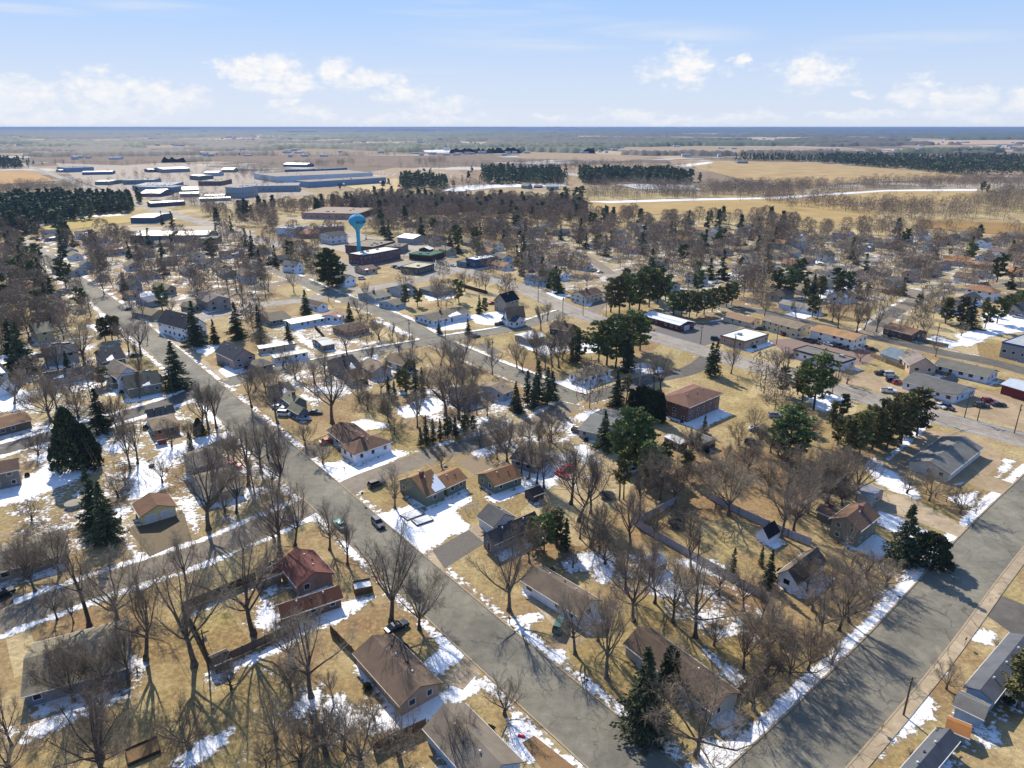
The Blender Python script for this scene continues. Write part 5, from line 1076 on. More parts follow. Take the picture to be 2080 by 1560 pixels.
far('long white-roofed shed with blue wall near the distant highway', 'white-roofed shed with blue wall', (166, 349), (227, 348), 35, 6, 1, '#d5dce4', '#5f7fa3', typ='gable', rk='metalroof', win=False)
far('small white shed left of the pale blue warehouse', 'small white shed left of the warehouse', (122, 345), (145, 344), 20, 5, 1, '#e8e8ea', '#a5b5c4', typ='gable', rk='metalroof', win=False)
far('white hall in the distant yard of the industrial park', 'white hall in the distant yard', (330, 343), (385, 341), 60, 8, 2, '#e6e9ec', '#8d9eb2', typ='gable', rk='metalroof', win=False)
far('long dark shed left of the distant white hall', 'long dark shed left of the white hall', (302, 344), (330, 343), 30, 6, 1, '#7b6f6a', '#5f6070', typ='gable', rk='metalroof', win=False)
far('grey-green shed in the distant yard', 'grey-green shed in the distant yard', (384, 355), (405, 357), 25, 8, 1, '#9db0b0', '#6f8082', typ='gable', rk='metalroof', win=False)
far('pale blue shed right of the grey-green shed', 'pale blue shed in the distant yard', (414, 350), (442, 350), 30, 7, 2, '#c9d6df', '#b6c4d2', typ='gable', rk='metalroof', win=False)
far('domed pale shed at the far side of the yard', 'domed pale shed', (450, 344), (473, 344), 30, 6, 3, '#b5beb8', '#8b9490', typ='gable', rk='metalroof', win=False)
far('dark pitched sheds among trees beyond the factory', 'dark pitched sheds beyond the factory', (575, 333), (622, 334), 30, 6, 3, '#7d93ad', '#6b7f99', typ='gable', rk='metalroof', win=False)
far('white metal farm shed in front of the pine wood', 'white metal farm shed', (1110, 378), (1135, 378), 15, 5, 2, '#dcd8c8', '#aebccc', typ='gable', rk='metalroof', name='farm_shed', cat='farm shed')
far('low dark farm shed left of the white metal one', 'low dark farm shed', (1085, 378), (1102, 378), 12, 3, 1.5, '#8a7566', '#57606a', typ='gable', name='farm_shed', cat='farm shed')
far('pale green farmhouse left of the farm sheds', 'pale green farmhouse', (1059, 376), (1072, 377), 10, 5, 3, '#8a8c86', '#8da1a3', typ='gable', name='farmhouse', cat='house')
far('dark-roofed farmhouse with snow yard behind the town trees', 'dark-roofed farmhouse with snow yard', (1098, 412), (1124, 414), 12, 5, 3, '#454f5f', '#7f93ab', typ='gable', name='farmhouse', cat='house')
far('blue-grey flat building beyond the huge golden field', 'flat building beyond the golden field', (1498, 328), (1520, 328), 20, 5, 0, '#aab4bd', '#97a5b3')
# suburb at the right
hs('orange-tan roofed house with a shaded porch in the right suburb', 'orange-tan roofed porch house', (1976, 533), (1916, 529), (1984, 522), 3.4, 1.6, '#a6784d', '#b3b6b8', near=False)
hs('long low orange-tan roof beside the shaded porch house', 'long low orange-tan roof', (2020, 541), (1971, 536), (2024, 534), 2.8, .8, '#a57b55', '#7a6a5c', near=False)
hs('pinkish-brown gabled house in the right suburb', 'pinkish-brown gabled house', (1893, 538), (1917, 541), (1899, 530), 3.2, 1.8, '#7b6b6b', '#b0998e', near=False, ridge='b')
hs('small house with terracotta front gable among suburb trees', 'small house with terracotta gable', (1790, 585), (1805, 588), (1796, 578), 3.2, 1.8, '#8a7a6c', '#a9673f', near=False)
hs('rusty tan roofed house by the curved suburb street', 'rusty tan roofed house by the curved street', (2062, 553), (2040, 549), (2070, 547), 3.0, 1.2, '#a8714e', '#8a6a52', near=False)
hs('pale house with grey roof beside the yard of the motels', 'pale grey-roofed house by the motels', (1655, 630), (1580, 616), (1662, 622), 3.0, 1.4, '#9b9388', '#c3cad2', near=False)

roof_snow(r_sn, La_sn, Lb_sn, 3.6 * .92, 3.0, .45, La_sn * .45, La_sn + .4, .03, .85, 3)
# restaurant porch, storage doors side etc. stay parts of their buildings
def add_gable(root, x0, x1, y0, y1, h, rise, roofm, wallm):
    q = MB(); q.box(x0, y0, 0, x1, y1, h - .002); q.add([(x0, y0, h), (x1, y0, h), ((x0 + x1) / 2, y0, h + rise)], [(0, 1, 2)]); q.build('porch', wallm, root)
    q = MB(); xm = (x0 + x1) / 2; e = .3
    q.add([(x0 - e, y0 - e, h - .1), (xm, y0 - e, h + rise), (x1 + e, y0 - e, h - .1), (x0 - e, y1, h - .1), (xm, y1, h + rise), (x1 + e, y1, h - .1)], [(0, 3, 4, 1), (1, 4, 5, 2), (0, 1, 2), (0, 2, 5, 3)]); q.build('porch_roof', roofm, root)
add_gable(r_rest, La_r * .42, La_r * .62, -3.2 if True else 0, Lb_r * .4, 3.0, 1.9, surf('#77766f', 'roof'), surf('#5c2427'))

# ------------------------------------------------------------------ scattered houses of the town (laid out on its street grid)
e1 = Vector((math.sin(R(-39)), math.cos(R(-39)))); e2 = Vector((e1.y, -e1.x))
OPEN = [px(p) for p in ([(1190, 400), (1780, 415), (1790, 460), (1190, 442)], [(60, 430), (300, 430), (300, 480), (60, 480)], [(1560, 380), (2080, 380), (2080, 470), (1790, 470), (1760, 440)], [(1790, 470), (2080, 470), (2080, 476), (1860, 470)], [(700, 520), (960, 520), (960, 560), (700, 560)], [(560, 440), (760, 440), (760, 470), (560, 470)])]
def blocked(x, y, pr, pf, house=False):
    if near_road(x, y, pr): return True
    for P in LOTS:
        if in_poly(x, y, P): return True
    for P in OPEN:
        if in_poly(x, y, P): return True
    for f in FOOT:
        dx, dy = x - f[5], y - f[6]; c_, s_ = math.cos(f[4]), math.sin(f[4]); lx, ly = dx * c_ + dy * s_, -dx * s_ + dy * c_
        if -pf < lx < f[2] + pf and -pf < ly < f[3] + pf: return True
    return False
ZONES = [(px([(20, 480), (560, 480), (1060, 500), (1060, 560), (560, 580), (100, 640), (-60, 600)]), 21, .65), (px([(1040, 470), (1560, 460), (1560, 600), (1400, 600), (1040, 560)]), 24, .6), (px([(1560, 478), (2120, 482), (2160, 640), (1900, 650), (1800, 660), (1560, 610)]), 22, .8), (px([(760, 420), (1400, 440), (1400, 480), (700, 470)]), 36, .55), (px([(-20, 560), (130, 560), (260, 700), (200, 760), (0, 820)]), 27, .5)]
rh = random.Random(21); RC = ['#8a7d6c', '#777066', '#6b6a68', '#85735f', '#5f5b58', '#9a8a72', '#7d6a5c', '#9c7656', '#555a60']; RN = dict(zip(RC, ['tan-brown', 'grey-brown', 'grey', 'brown', 'dark grey', 'sandy', 'reddish-brown', 'orange-tan', 'slate']))
WC = [('#d8d8d6', 'white'), ('#c9bfa8', 'cream'), ('#a9b3ba', 'pale blue'), ('#9a9184', 'taupe'), ('#8a938a', 'grey-green'), ('#b5a08c', 'tan'), ('#d5d9de', 'white')]
SPEC = []
for zi, (P, spc, prob) in enumerate(ZONES):
    x0, x1 = min(p[0] for p in P), max(p[0] for p in P); y0, y1 = min(p[1] for p in P), max(p[1] for p in P)
    k = int(1500 / spc)
    for i in range(-k, k):
        for j in range(-k, k):
            q = e1 * (i * spc * 1.05) + e2 * (j * spc); x, y = q.x + rh.uniform(-3, 3), 560 + q.y + rh.uniform(-3, 3)
            if not (x0 < x < x1 and y0 < y < y1) or rh.random() > prob or not in_poly(x, y, P) or blocked(x, y, 8, 7): continue
            L = rh.uniform(10, 16); D = rh.uniform(7, 9.5); rf = rh.choice(RC); wl, wn = rh.choice(WC); u = (e1 if rh.random() < .45 else e2) * 1
            C = Vector((x, y)) - u * L / 2 - Vector((-u.y, u.x)) * D / 2; two = rh.random() < .25
            r0, _, _ = building('house', None, 'house', None, None, None, 5.0 if two else 3.0, rh.uniform(1.5, 2.6), rf, wl, world=(C, u, L, D, 1), typ='hip' if rh.random() < .18 else 'gable', near=False, group='houses along the far town streets', floors=2 if two else 1)
            SPEC.append((r0, x, y, '%s %shouse with %s roof' % (wn, 'two-storey ' if two else '', RN[rf])))

# snow lies along the shaded side of every building
for f in FOOT:
    cx, cy, La, Lb, rz, ox, oy, h = f; c_, s_ = math.cos(rz), math.sin(rz)
    cs = [(ox + x * c_ - y * s_, oy + x * s_ + y * c_) for x, y in ((0, 0), (La, 0), (La, Lb), (0, Lb))]
    k = (h + .6) * .8; sh = [(x + SHX * k, y + SHY * k) for x, y in cs]; P = cs + sh
    hull = sorted(set(P))
    def half(ps):
        o = []
        for p in ps:
            while len(o) >= 2 and (o[-1][0] - o[-2][0]) * (p[1] - o[-2][1]) - (o[-1][1] - o[-2][1]) * (p[0] - o[-2][0]) <= 0: o.pop()
            o.append(p)
        return o
    hu = half(hull)[:-1] + half(hull[::-1])[:-1]
    paint(A_snow, hu, rh.uniform(.55, 1.0), 1.6)
# ------------------------------------------------------------------ individual trees: x, y of the foot and y of the top in the photo, kind
T = '''215 1402 1285 d;150 1425 1310 d;262 1385 1270 u;120 1370 1290 s;395 1352 1120 m;182 1272 1120 k;238 1266 1092 d;297 1340 1160 u;71 1202 1095 m;215 1585 1390 m;385 1522 1420 s;20 1570 1470 s;515 1288 1062 m;632 1416 1215 m;795 1264 1070 m;852 1278 1145 d;1025 1452 1370 s
734 1558 1430 s;662 1532 1410 s;610 1560 1450 s;560 1500 1400 s;700 1520 1430 d;812 1545 1440 s;917 1548 1450 b;942 1525 1440 b;1034 1240 1080 m;1168 1328 1205 m;1215 1302 1190 d;1232 1378 1215 u;1287 1262 1115 m;1367 1264 1130 m;1412 1294 1125 m;1510 1358 1250 m
1415 1535 1350 d;1667 1292 1190 m;1705 1280 1165 m;1724 1264 1165 u;1922 1400 1340 s;1556 1402 1300 d;1600 1385 1270 d;1642 1362 1265 d;1530 1442 1330 s;1690 1350 1290 s
265 952 850 u;280 942 845 u;424 1076 885 m;505 987 850 u;78 925 870 s;65 1057 1010 s;410 877 775 u;424 872 770 u;440 870 780 u;349 907 850 s;389 899 845 s;481 1042 930 u;457 1040 985 s;122 1168 1050 d;50 1172 1075 d;120 935 880 s
564 860 745 m;675 860 712 m;565 1002 870 u;531 960 850 m;568 1127 965 u;600 1108 985 m;670 1117 1010 m;706 1147 1055 u;802 1032 935 m;656 942 890 s;801 883 838 d;897 949 905 s;975 907 850 d;1030 937 840 d;1010 895 835 d;1075 900 845 d
1120 898 822 d;1160 1024 900 u;1176 1059 915 m;1200 1042 930 u;1091 982 890 u;1075 972 885 u;1059 962 880 m;1105 992 905 u;1281 1114 995 u;1200 1112 1020 s;1224 1084 1010 s;1217 1125 1050 s;1370 1022 915 d;1440 1012 915 d;1340 1015 905 m;1480 1047 918 d;1402 1088 1030 s;1075 1142 1050 d;1108 1080 1010 u
1887 1017 948 d;1950 1044 978 d;1842 1002 950 s;1740 1017 905 m;1715 1010 915 u;1587 1092 950 m;1612 1082 970 m;1640 1042 930 m;1680 1022 915 d;1600 1032 925 d;1560 1010 915 m;1655 1000 900 d;1710 1124 1035 b;1760 1175 1110 s;1800 1192 1125 s;1730 1185 1110 s;1690 1205 1130 s;1650 1240 1165 s;1770 1230 1165 d;1520 960 880 d;1565 920 850 d
287 722 635 m;262 715 645 m;512 828 745 u;104 857 735 d;172 744 640 m;120 767 690 u;98 750 690 u;185 642 590 m;270 642 610 u;290 647 605 u;212 599 550 m;230 584 550 m;350 642 600 m;400 607 555 m;493 622 565 u;480 590 540 u;465 600 560 m;597 594 545 m;545 592 545 m;530 580 530 m;732 648 595 m;745 609 570 m;797 696 655 u
890 622 565 m;885 597 555 m;944 592 545 m;986 592 548 m;1027 592 556 m;705 722 650 m;905 844 715 m;932 852 720 d;940 737 665 m;895 742 680 m;915 745 690 d;747 832 785 s;730 815 760 s;1147 544 520 m;1192 582 545 m;1170 612 575 m;1328 792 712 m;1342 797 710 m;1300 787 725 b;1485 759 698 m;1135 747 665 m;1050 747 685 m;1062 757 700 m;1107 752 685 m;1122 745 680 u;1112 652 610 m;1553 642 600 m;540 800 735 d;520 790 735 d;575 745 700 s;530 700 660 s
1702 667 600 m;1740 674 605 m;1755 670 610 u;1780 674 610 m;1617 647 605 m;1690 655 610 m;1880 690 640 m;1900 724 680 m;1832 682 640 m;1952 682 650 s;1747 734 700 r;1842 744 705 m;1575 762 700 m;1690 800 750 m;1720 780 735 s;1600 745 700 s;930 440 400 m;770 690 640 s;1160 720 660 m;1090 720 665 m;620 905 850 s;465 940 860 m;545 930 850 m;440 1000 900 u;330 980 920 s;240 1010 955 s;255 985 930 s;1510 1240 1150 m;1460 1210 1130 u;1390 1230 1140 m;1330 1225 1120 m;1560 1330 1220 d;1270 1200 1100 m;1640 1200 1120 d
870 790 740 m;960 790 730 d;1000 760 700 m;640 780 720 m;600 770 715 s;660 760 700 m;380 1190 1080 u;590 1340 1240 s;470 1400 1330 s;1330 1090 1020 s;1770 900 830 m;1640 900 830 m;1530 880 820 m;1500 905 850 s;20 700 620 m;40 640 570 m;60 690 620 d;10 650 590 m;130 690 640 u;30 820 740 m;160 850 790 s;240 880 800 u;250 860 800 s'''
EV = '''1305 1487 1322 S 1.2;1359 1402 1320 A 1.1;2068 1440 1335 Q 1.5;152 950 832 C .75;183 948 862 C .8;196 1068 948 S 1.05;222 1098 982 S 1.15;207 876 792 S 1.3;406 884 850 C .9;866 902 848 T;880 900 852 T;895 894 850 T;910 892 848 Q;925 888 845 T;945 882 842 Q;855 908 868 T;962 878 845 Q
1227 912 836 S 1.25;1287 948 832 R 1.0;1317 987 900 P 1.2;1258 1017 935 X;1267 1015 938 X;1105 1122 1045 P;1130 1112 1035 Q;1150 1117 1055 T;1085 1112 1050 Q;1118 1090 1040 T;1487 1172 1115 T;1560 1192 1120 S;1832 1142 1030 S 1.35;1887 1142 1088 D .82;1545 1150 1110 T
1720 922 845 Q;1745 927 835 Q;1770 917 825 Q;1800 914 815 Q;1830 902 800 Q;1862 885 790 Q 1.1;1700 905 850 Q;1790 890 810 Q;1820 880 800 Q;1848 870 790 Q;1760 895 825 Q;1735 900 840 Q;1600 938 832 P 1.3;1580 925 850 Q;1625 930 850 Q;1652 832 718 P 1.0;1630 815 735 Q;1590 802 745 Q;1620 802 750 Q;1665 800 745 Q;1710 850 800 Q;1690 870 815 Q
360 788 696 S 1.4;400 702 614 S 1.2;483 687 616 S 1.2;437 697 650 S;208 784 745 P 1.5;141 764 715 S 1.1;52 757 658 S 1.3;38 732 668 S;103 652 577 S 1.2;80 642 590 P;215 692 645 Q;228 690 640 Q;240 688 642 Q;205 680 650 Q;254 592 554 S;675 582 508 R 1.0;622 637 590 S 1.2;711 657 615 S 1.2;530 692 622 T;588 702 655 S 1.1;824 622 578 Q;848 622 588 P;892 679 650 S;951 679 648 S 1.1;974 637 600 S;985 637 605 Q
782 834 800 S 1.6;790 807 765 T;802 817 775 T;826 805 750 Q;845 804 740 T;858 800 748 T;812 790 750 Q;1125 592 548 P;1115 585 555 S;1240 634 565 Q;1258 637 560 Q;1278 634 556 P;1298 630 552 Q;1318 624 548 P;1335 618 552 Q;1352 612 560 P;1270 602 545 Q;1310 602 540 P;1340 592 540 P;1368 642 590 P;1384 642 588 Q;1400 644 592 P;1415 643 594 Q;1430 640 588 P;1446 634 585 Q;1460 630 582 P;1475 624 575 Q;1486 620 574 P
1442 567 526 S 1.3;1417 562 530 P;1505 547 522 P;1177 732 668 P;1215 737 655 P;1232 742 650 Q;1250 747 645 P;1267 742 640 Q;1285 722 632 P 1.3;1300 712 640 P;1162 740 690 T;1172 737 685 T;1275 755 680 S;1252 824 754 S 1.1;1271 827 760 X;1283 837 792 A;1294 844 788 A;1303 846 785 A 1.1;1312 848 788 A;1322 850 792 A;1331 853 795 A;1340 857 800 A
1048 832 776 S;1072 824 755 T;1093 817 735 T 1.2;1112 822 748 T 1.2;1122 810 755 S;1052 840 795 S;1085 830 770 T;1442 764 698 T 1.3;1452 762 695 T 1.2;1602 602 545 P 1.2;1577 602 548 P;1562 562 535 P;1635 607 565 Q;1650 607 558 S;1666 605 560 Q;1700 607 560 Q;1720 600 552 P;1740 602 568 Q;1762 602 572 Q;1738 537 510 S 1.3;1899 527 500 S 1.4;1929 519 504 P
1832 600 563 S 1.2;1864 627 598 P;1920 657 605 Q 1.3;1950 662 602 Q;1968 667 606 S 1.4;2000 667 618 P;2025 657 605 P 1.2;2045 637 598 P 1.2;2066 622 590 P 1.2;2085 607 580 P 1.3;2105 600 570 P;2000 640 605 Q;1852 682 662 S;390 930 880 T;1600 1010 950 T;1402 905 870 T;1418 915 880 Q;1395 975 915 Q;1350 965 900 Q;1620 870 820 P;1430 880 845 S;530 560 510 S;512 505 470 e;560 540 500 e;305 505 465 e;290 500 470 e;130 520 470 e;150 500 470 e;25 510 470 e;50 560 500 e;80 600 545 e;100 590 550 e
915 500 470 e;925 490 465 e;930 515 480 e;1060 560 520 e;1075 545 510 e;1050 540 500 e;1230 520 480 e;1190 505 475 e;1180 410 378 p;1170 412 380 p;1150 410 380 p;1120 405 382 p;1090 415 392 p;1075 420 398 p;1995 390 368 p;2005 392 375 p;1240 500 470 e;1340 470 450 e;1310 480 455 e;1370 475 452 e;1500 500 475 e;500 500 465 e;440 480 455 e;470 470 440 e;350 460 430 e;330 455 430 e;690 385 372 p;780 520 500 e;745 500 478 e'''
for ln in T.replace('\n', ';').split(';'):
    p = ln.split(); x, yb, yt = map(float, p[:3]); h = max(3.0, min(28, height_at(x, yb, yt))); X, Y = G(x, yb); k = p[3]
    if Y > 440 and k in 'mud': k = 'M'; h = min(h, 20)
    wf = float(p[4]) if len(p) > 4 else rnd.uniform(.9, 1.12); plant(k, X, Y, h * 1.04, wf)
for ln in EV.replace('\n', ';').split(';'):
    p = ln.split(); x, yb, yt = map(float, p[:3]); h = max(3.0, min(26, height_at(x, yb, yt))); X, Y = G(x, yb); k = p[3]
    if Y > 410 and k in 'ST': k = 'e'
    if Y > 410 and k in 'PQ': k = 'p'
    wf = float(p[4]) if len(p) > 4 else rnd.uniform(.9, 1.15)
    wf = max(.6, min(1.6, wf)); plant(k, X, Y, h * 1.03, wf)
print('named trees', len(TREES))
# more small yard trees in the brushy gardens
rb = random.Random(77)
for P, spc, ks, hr in [([(540, 1390), (840, 1420), (860, 1570), (540, 1590)], 6.0, 'ssdu', (5, 9)), ([(1180, 1100), (1500, 1170), (1640, 1230), (1600, 1300), (1380, 1330), (1220, 1230)], 9, 'umss', (6, 12)), ([(1380, 900), (1700, 930), (1730, 1040), (1640, 1060), (1420, 990)], 8, 'dmdu', (7, 12)), ([(1540, 1230), (1660, 1200), (1700, 1300), (1580, 1400), (1480, 1420)], 6, 'sdsd', (5, 8)), ([(0, 1100), (260, 1120), (250, 1290), (0, 1290)], 13, 'mus', (7, 13)), ([(0, 1420), (250, 1430), (260, 1580), (-20, 1580)], 12, 'mds', (6, 11)),
                        ([(380, 930), (620, 990), (620, 1110), (430, 1090)], 11, 'uums', (8, 14)), ([(960, 830), (1130, 830), (1140, 960), (1000, 960)], 8, 'dudu', (7, 11)), ([(700, 690), (1000, 700), (960, 880), (760, 880)], 15, 'umd', (8, 14)), ([(440, 1180), (540, 1150), (640, 1060), (470, 1110)], 9, 'uum', (9, 14)), ([(1400, 1440), (1600, 1400), (1540, 1560), (1400, 1560)], 8, 'ds', (6, 9)), ([(1160, 980), (1330, 1000), (1280, 1120), (1150, 1090)], 10, 'uk', (9, 14)), ([(150, 700), (330, 740), (300, 880), (100, 880)], 17, 'mu', (8, 13)), ([(1060, 650), (1200, 690), (1180, 740), (1050, 750)], 12, 'mud', (9, 14)), ([(900, 1150), (1160, 1130), (1230, 1200), (1160, 1240), (960, 1170)], 14, 's', (4, 6))]:
    for (x, y) in scatter(P, spc, seed=int(spc * 10)):
        if blocked(x, y, 1.5, 1.2) or any((x - t[2]) ** 2 + (y - t[3]) ** 2 < 9 for t in TREES): continue
        plant(rb.choice(ks), x, y, rb.uniform(*hr), rb.uniform(.85, 1.15))
# low bushes along the walls of the nearer houses
PR['h'] = [bare_proto('bush', 70, M_twigd, H=1.6, spread=1.5, fork=.05, limbs=9, twn=(3, 3, 3), twr=.008), bare_proto('bush', 71, M_twigd, H=1.6, spread=1.5, fork=.05, limbs=9, twn=(3, 3, 3), twr=.008)]
PR['g'] = [shell_proto(72, 1.4, .8, M_cedar, 1200, .2, 'dome')]
KIND['h'] = ('bush', 'low twiggy brown bush', 'bush'); KIND['g'] = ('bush', 'low dark evergreen bush', 'bush')
for f in list(FOOT):
    if f[1] > 330 or f[2] * f[3] < 30: continue
    c_, s_ = math.cos(f[4]), math.sin(f[4])
    for k in range(rb.choice((1, 2, 3))):
        t = rb.random(); lx, ly = rb.choice(((t * f[2], -1.3), (-1.3, t * f[3]), (f[2] + 1.3, t * f[3]), (t * f[2], f[3] + 1.3)))
        x, y = f[5] + lx * c_ - ly * s_, f[6] + lx * s_ + ly * c_
        if blocked(x, y, .5, .6): continue
        kk = rb.choice('hhhg'); plant(kk, x, y, rb.uniform(1.0, 2.0) if kk == 'h' else rb.uniform(.7, 1.1), 1.1)
# the rest of the town's bare trees: nearest ones single, the rest one mass
rt = random.Random(5); cand = []
TZ = [(px([(-60, 470), (60, 470), (300, 488), (560, 480), (720, 470), (1060, 480), (1150, 600), (900, 570), (700, 560), (500, 600), (300, 640), (120, 680), (-40, 760), (-200, 640)]), 16), (px([(400, 436), (560, 425), (770, 425), (1180, 420), (1240, 445), (1520, 445), (1620, 465), (1560, 600), (1480, 610), (1050, 560), (1040, 500), (700, 470), (480, 470)]), 16),
      (px([(1560, 470), (1800, 470), (1960, 485), (2120, 500), (2200, 660), (1900, 670), (1700, 690), (1560, 640), (1500, 600)]), 17.5), (px([(620, 425), (760, 405), (1190, 415), (1190, 445), (700, 440)]), 12.5), (px([(850, 560), (1040, 600), (1140, 640), (1100, 720), (900, 760), (700, 700), (700, 620)]), 31), (px([(1180, 820), (1560, 780), (1720, 860), (1700, 1010), (1300, 900)]), 25), (px([(500, 620), (700, 660), (660, 780), (500, 760)]), 27), (px([(0, 620), (200, 680), (240, 820), (0, 860)]), 25), (px([(-60, 480), (40, 480), (130, 560), (180, 640), (120, 700), (-60, 760)]), 18)]
for P, spc in TZ:
    for (x, y) in scatter(P, spc, True, int(spc)):
        if blocked(x, y, 2.5, 2.0): continue
        if any((x - t[2]) ** 2 + (y - t[3]) ** 2 < 20 for t in TREES): continue
        cand.append((x, y))
cand.sort(key=lambda q: q[0] ** 2 + q[1] ** 2)
vis = [q for q in cand if -80 < proj(*q)[0] < 2160]
nb = sum(1 for t in TREES if t[0] in 'mudbsrokMO'); room = max(0, 300 - nb)
rest, cn = [], 0
for i, (x, y) in enumerate(vis):
    if rt.random() < (.4 if x < -250 and y < 620 else .15):
        if cn < 110: plant('e' if rt.random() < .6 else 'p', x, y, rt.uniform(11, 18), 1.1); cn += 1
        else: rest.append((x, y, 1))
    elif room > 0: plant('O' if rt.random() < .02 else 'M', x, y, rt.uniform(11, 18), 1.0); room -= 1
    else: rest.append((x, y, 0))
print('scatter', len(vis), 'rest', len(rest), 'trees', len(TREES))
wood('town_trees', 'grey-brown mass of bare trees between the far houses of the town', [(x, y) for x, y, c in rest if not c], False, FM_DEC, (11, 17), 520)
wood('town_conifers', 'dark conifers mixed among the far bare trees of the town', [(x, y) for x, y, c in rest if c], True, FM_CON, (11, 17), 120)

# ------------------------------------------------------------------ woods and hedgerows beyond the town
def W_(name, label, poly, sp_, con, hr=(10, 15), n=46):
    sp_ *= 1.2; hr = (hr[0] * (.75 if con else 1.05), hr[1] * 1.25); pts = scatter(poly, sp_, seed=len(label), reject=ragged(len(label) * 1.7, 75. if con else 38., -.16 if con else -.12)); r = random.Random(3)
    # ragged margin: single trees and brown undergrowth outside the straight edge
    edge = [(x + r.gauss(0, 30), y + r.gauss(0, 30)) for x, y in pts if r.random() < .25]
    if con:
        wood(name, label, pts + edge[::2], True, FM_CON, hr, n); wood('wood_margin', 'bare brown trees edging the ' + ' '.join(label.split()[:9]), edge[1::2], False, FM_DEC, (8, 13), 60)
    else: wood(name, label, pts + edge, False, FM_DEC, hr, int(n * 2))
W_('pine_plantation', 'dark pine plantation beside the sports field at the left', [(-60, 408), (265, 414), (268, 432), (150, 447), (62, 462), (60, 478), (-60, 482)], 6.2, True, (12, 16), 70)
W_('pine_wood', 'long dark pine wood behind the huge golden field', [(1480, 326), (1700, 322), (2120, 326), (2120, 360), (1965, 357), (1800, 341), (1640, 329)], 9.5, True, (13, 18), 30)
W_('pine_wood', 'dark square pine wood right of the farm sheds', [(1175, 352), (1290, 352), (1400, 362), (1405, 376), (1180, 374)], 7.5, True, (13, 17), 40)
W_('pine_wood', 'dark pine wood behind the farm sheds', [(978, 350), (1135, 352), (1142, 374), (1050, 376), (985, 374)], 7.5, True, (13, 17), 40)
W_('pine_wood', 'small dark pine wood right of the factories', [(812, 368), (900, 362), (912, 384), (850, 388), (815, 390)], 7.5, True, (11, 16), 40)
W_('pine_wood', 'dark pines at the left edge beside the distant highway', [(-60, 332), (40, 332), (46, 342), (-60, 344)], 9, True, (12, 17), 30)
W_('hedgerow', 'brown wood along the near side of the huge golden field', [(1420, 384), (1560, 382), (1700, 376), (2120, 366), (2120, 384), (1800, 384), (1580, 398), (1440, 400), (1300, 396)], 9, False, (9, 14), 60)
W_('hedgerow', 'brown tree belt behind the middle golden field', [(1190, 398), (1300, 393), (1560, 394), (1560, 402), (1190, 407)], 8, False, (8, 12), 60)
W_('hedgerow', 'line of bare trees between the two near golden fields', [(1545, 404), (1680, 412), (1780, 422), (1900, 424), (1900, 431), (1780, 436), (1660, 425), (1545, 408)], 7, False, (9, 14), 70)
W_('hedgerow', 'grey-brown woods at the right edge beyond the suburb', [(1800, 436), (1960, 418), (2010, 395), (2120, 385), (2120, 440), (1960, 446), (1840, 452)], 9, False, (9, 14), 60)
W_('hedgerow', 'bare trees along the brown scrub field at the right', [(1760, 455), (1900, 458), (2120, 470), (2120, 480), (1980, 482), (1800, 474)], 10, False, (6, 10), 60)
W_('hedgerow', 'brown woods left of the pine plantation and highway', [(-60, 382), (175, 380), (188, 394), (-60, 402)], 8, False, (9, 13), 50)
W_('hedgerow', 'bare woods at the middle left of the pine wood', [(900, 372), (985, 376), (985, 382), (930, 386), (880, 386)], 8, False, (8, 12), 50)
W_('hedgerow', 'bare trees in front of the square pine wood', [(1180, 376), (1410, 378), (1560, 378), (1640, 380), (1560, 392), (1400, 392), (1200, 384)], 9, False, (8, 13), 56)
W_('hedgerow', 'bare trees along the road below the warehouses', [(300, 408), (500, 405), (560, 418), (480, 424), (330, 418)], 10, False, (8, 12), 56)
W_('hedgerow', 'bare woods behind the long blue-grey factory', [(470, 348), (545, 348), (560, 358), (480, 360)], 10, False, (8, 12), 46)
W_('hedgerow', 'scattered trees along the far factory yards', [(600, 334), (720, 330), (724, 337), (600, 340)], 14, False, (8, 13), 40)
W_('hedgerow', 'clump of bare trees in the brown fields beyond the factories', [(840, 330), (905, 326), (910, 334), (850, 337)], 13, False, (10, 16), 40)
W_('hedgerow', 'bare hedgerows crossing the fields in the middle distance', [(1040, 334), (1180, 332), (1300, 336), (1420, 342), (1400, 350), (1250, 346), (1060, 340)], 13, False, (9, 14), 34)
W_('hedgerow', 'grey-brown wood behind the pine wood at the right', [(1400, 322), (1480, 318), (2120, 316), (2120, 326), (1700, 322), (1480, 326)], 17, False, (11, 16), 26)

W_('park_trees', 'scattered bare trees between the sheds of the industrial park', [(200, 356), (540, 346), (600, 380), (560, 420), (380, 424), (240, 400)], 26, False, (7, 11), 60)
W_('tree_line', 'thin tree line along the back edge of the wide brown field', [(60, 316), (1000, 313), (1000, 317), (60, 320)], 17, False, (8, 13), 26)
W_('tree_line', 'thin tree line behind the distant industrial yard', [(100, 331), (560, 335), (560, 339), (100, 335)], 15, False, (7, 12), 26)
W_('tree_line', 'dark brown tree lines crossing the fields right of the factories', [(800, 340), (980, 336), (1180, 341), (1180, 345), (980, 341), (800, 345)], 13, False, (8, 13), 30)
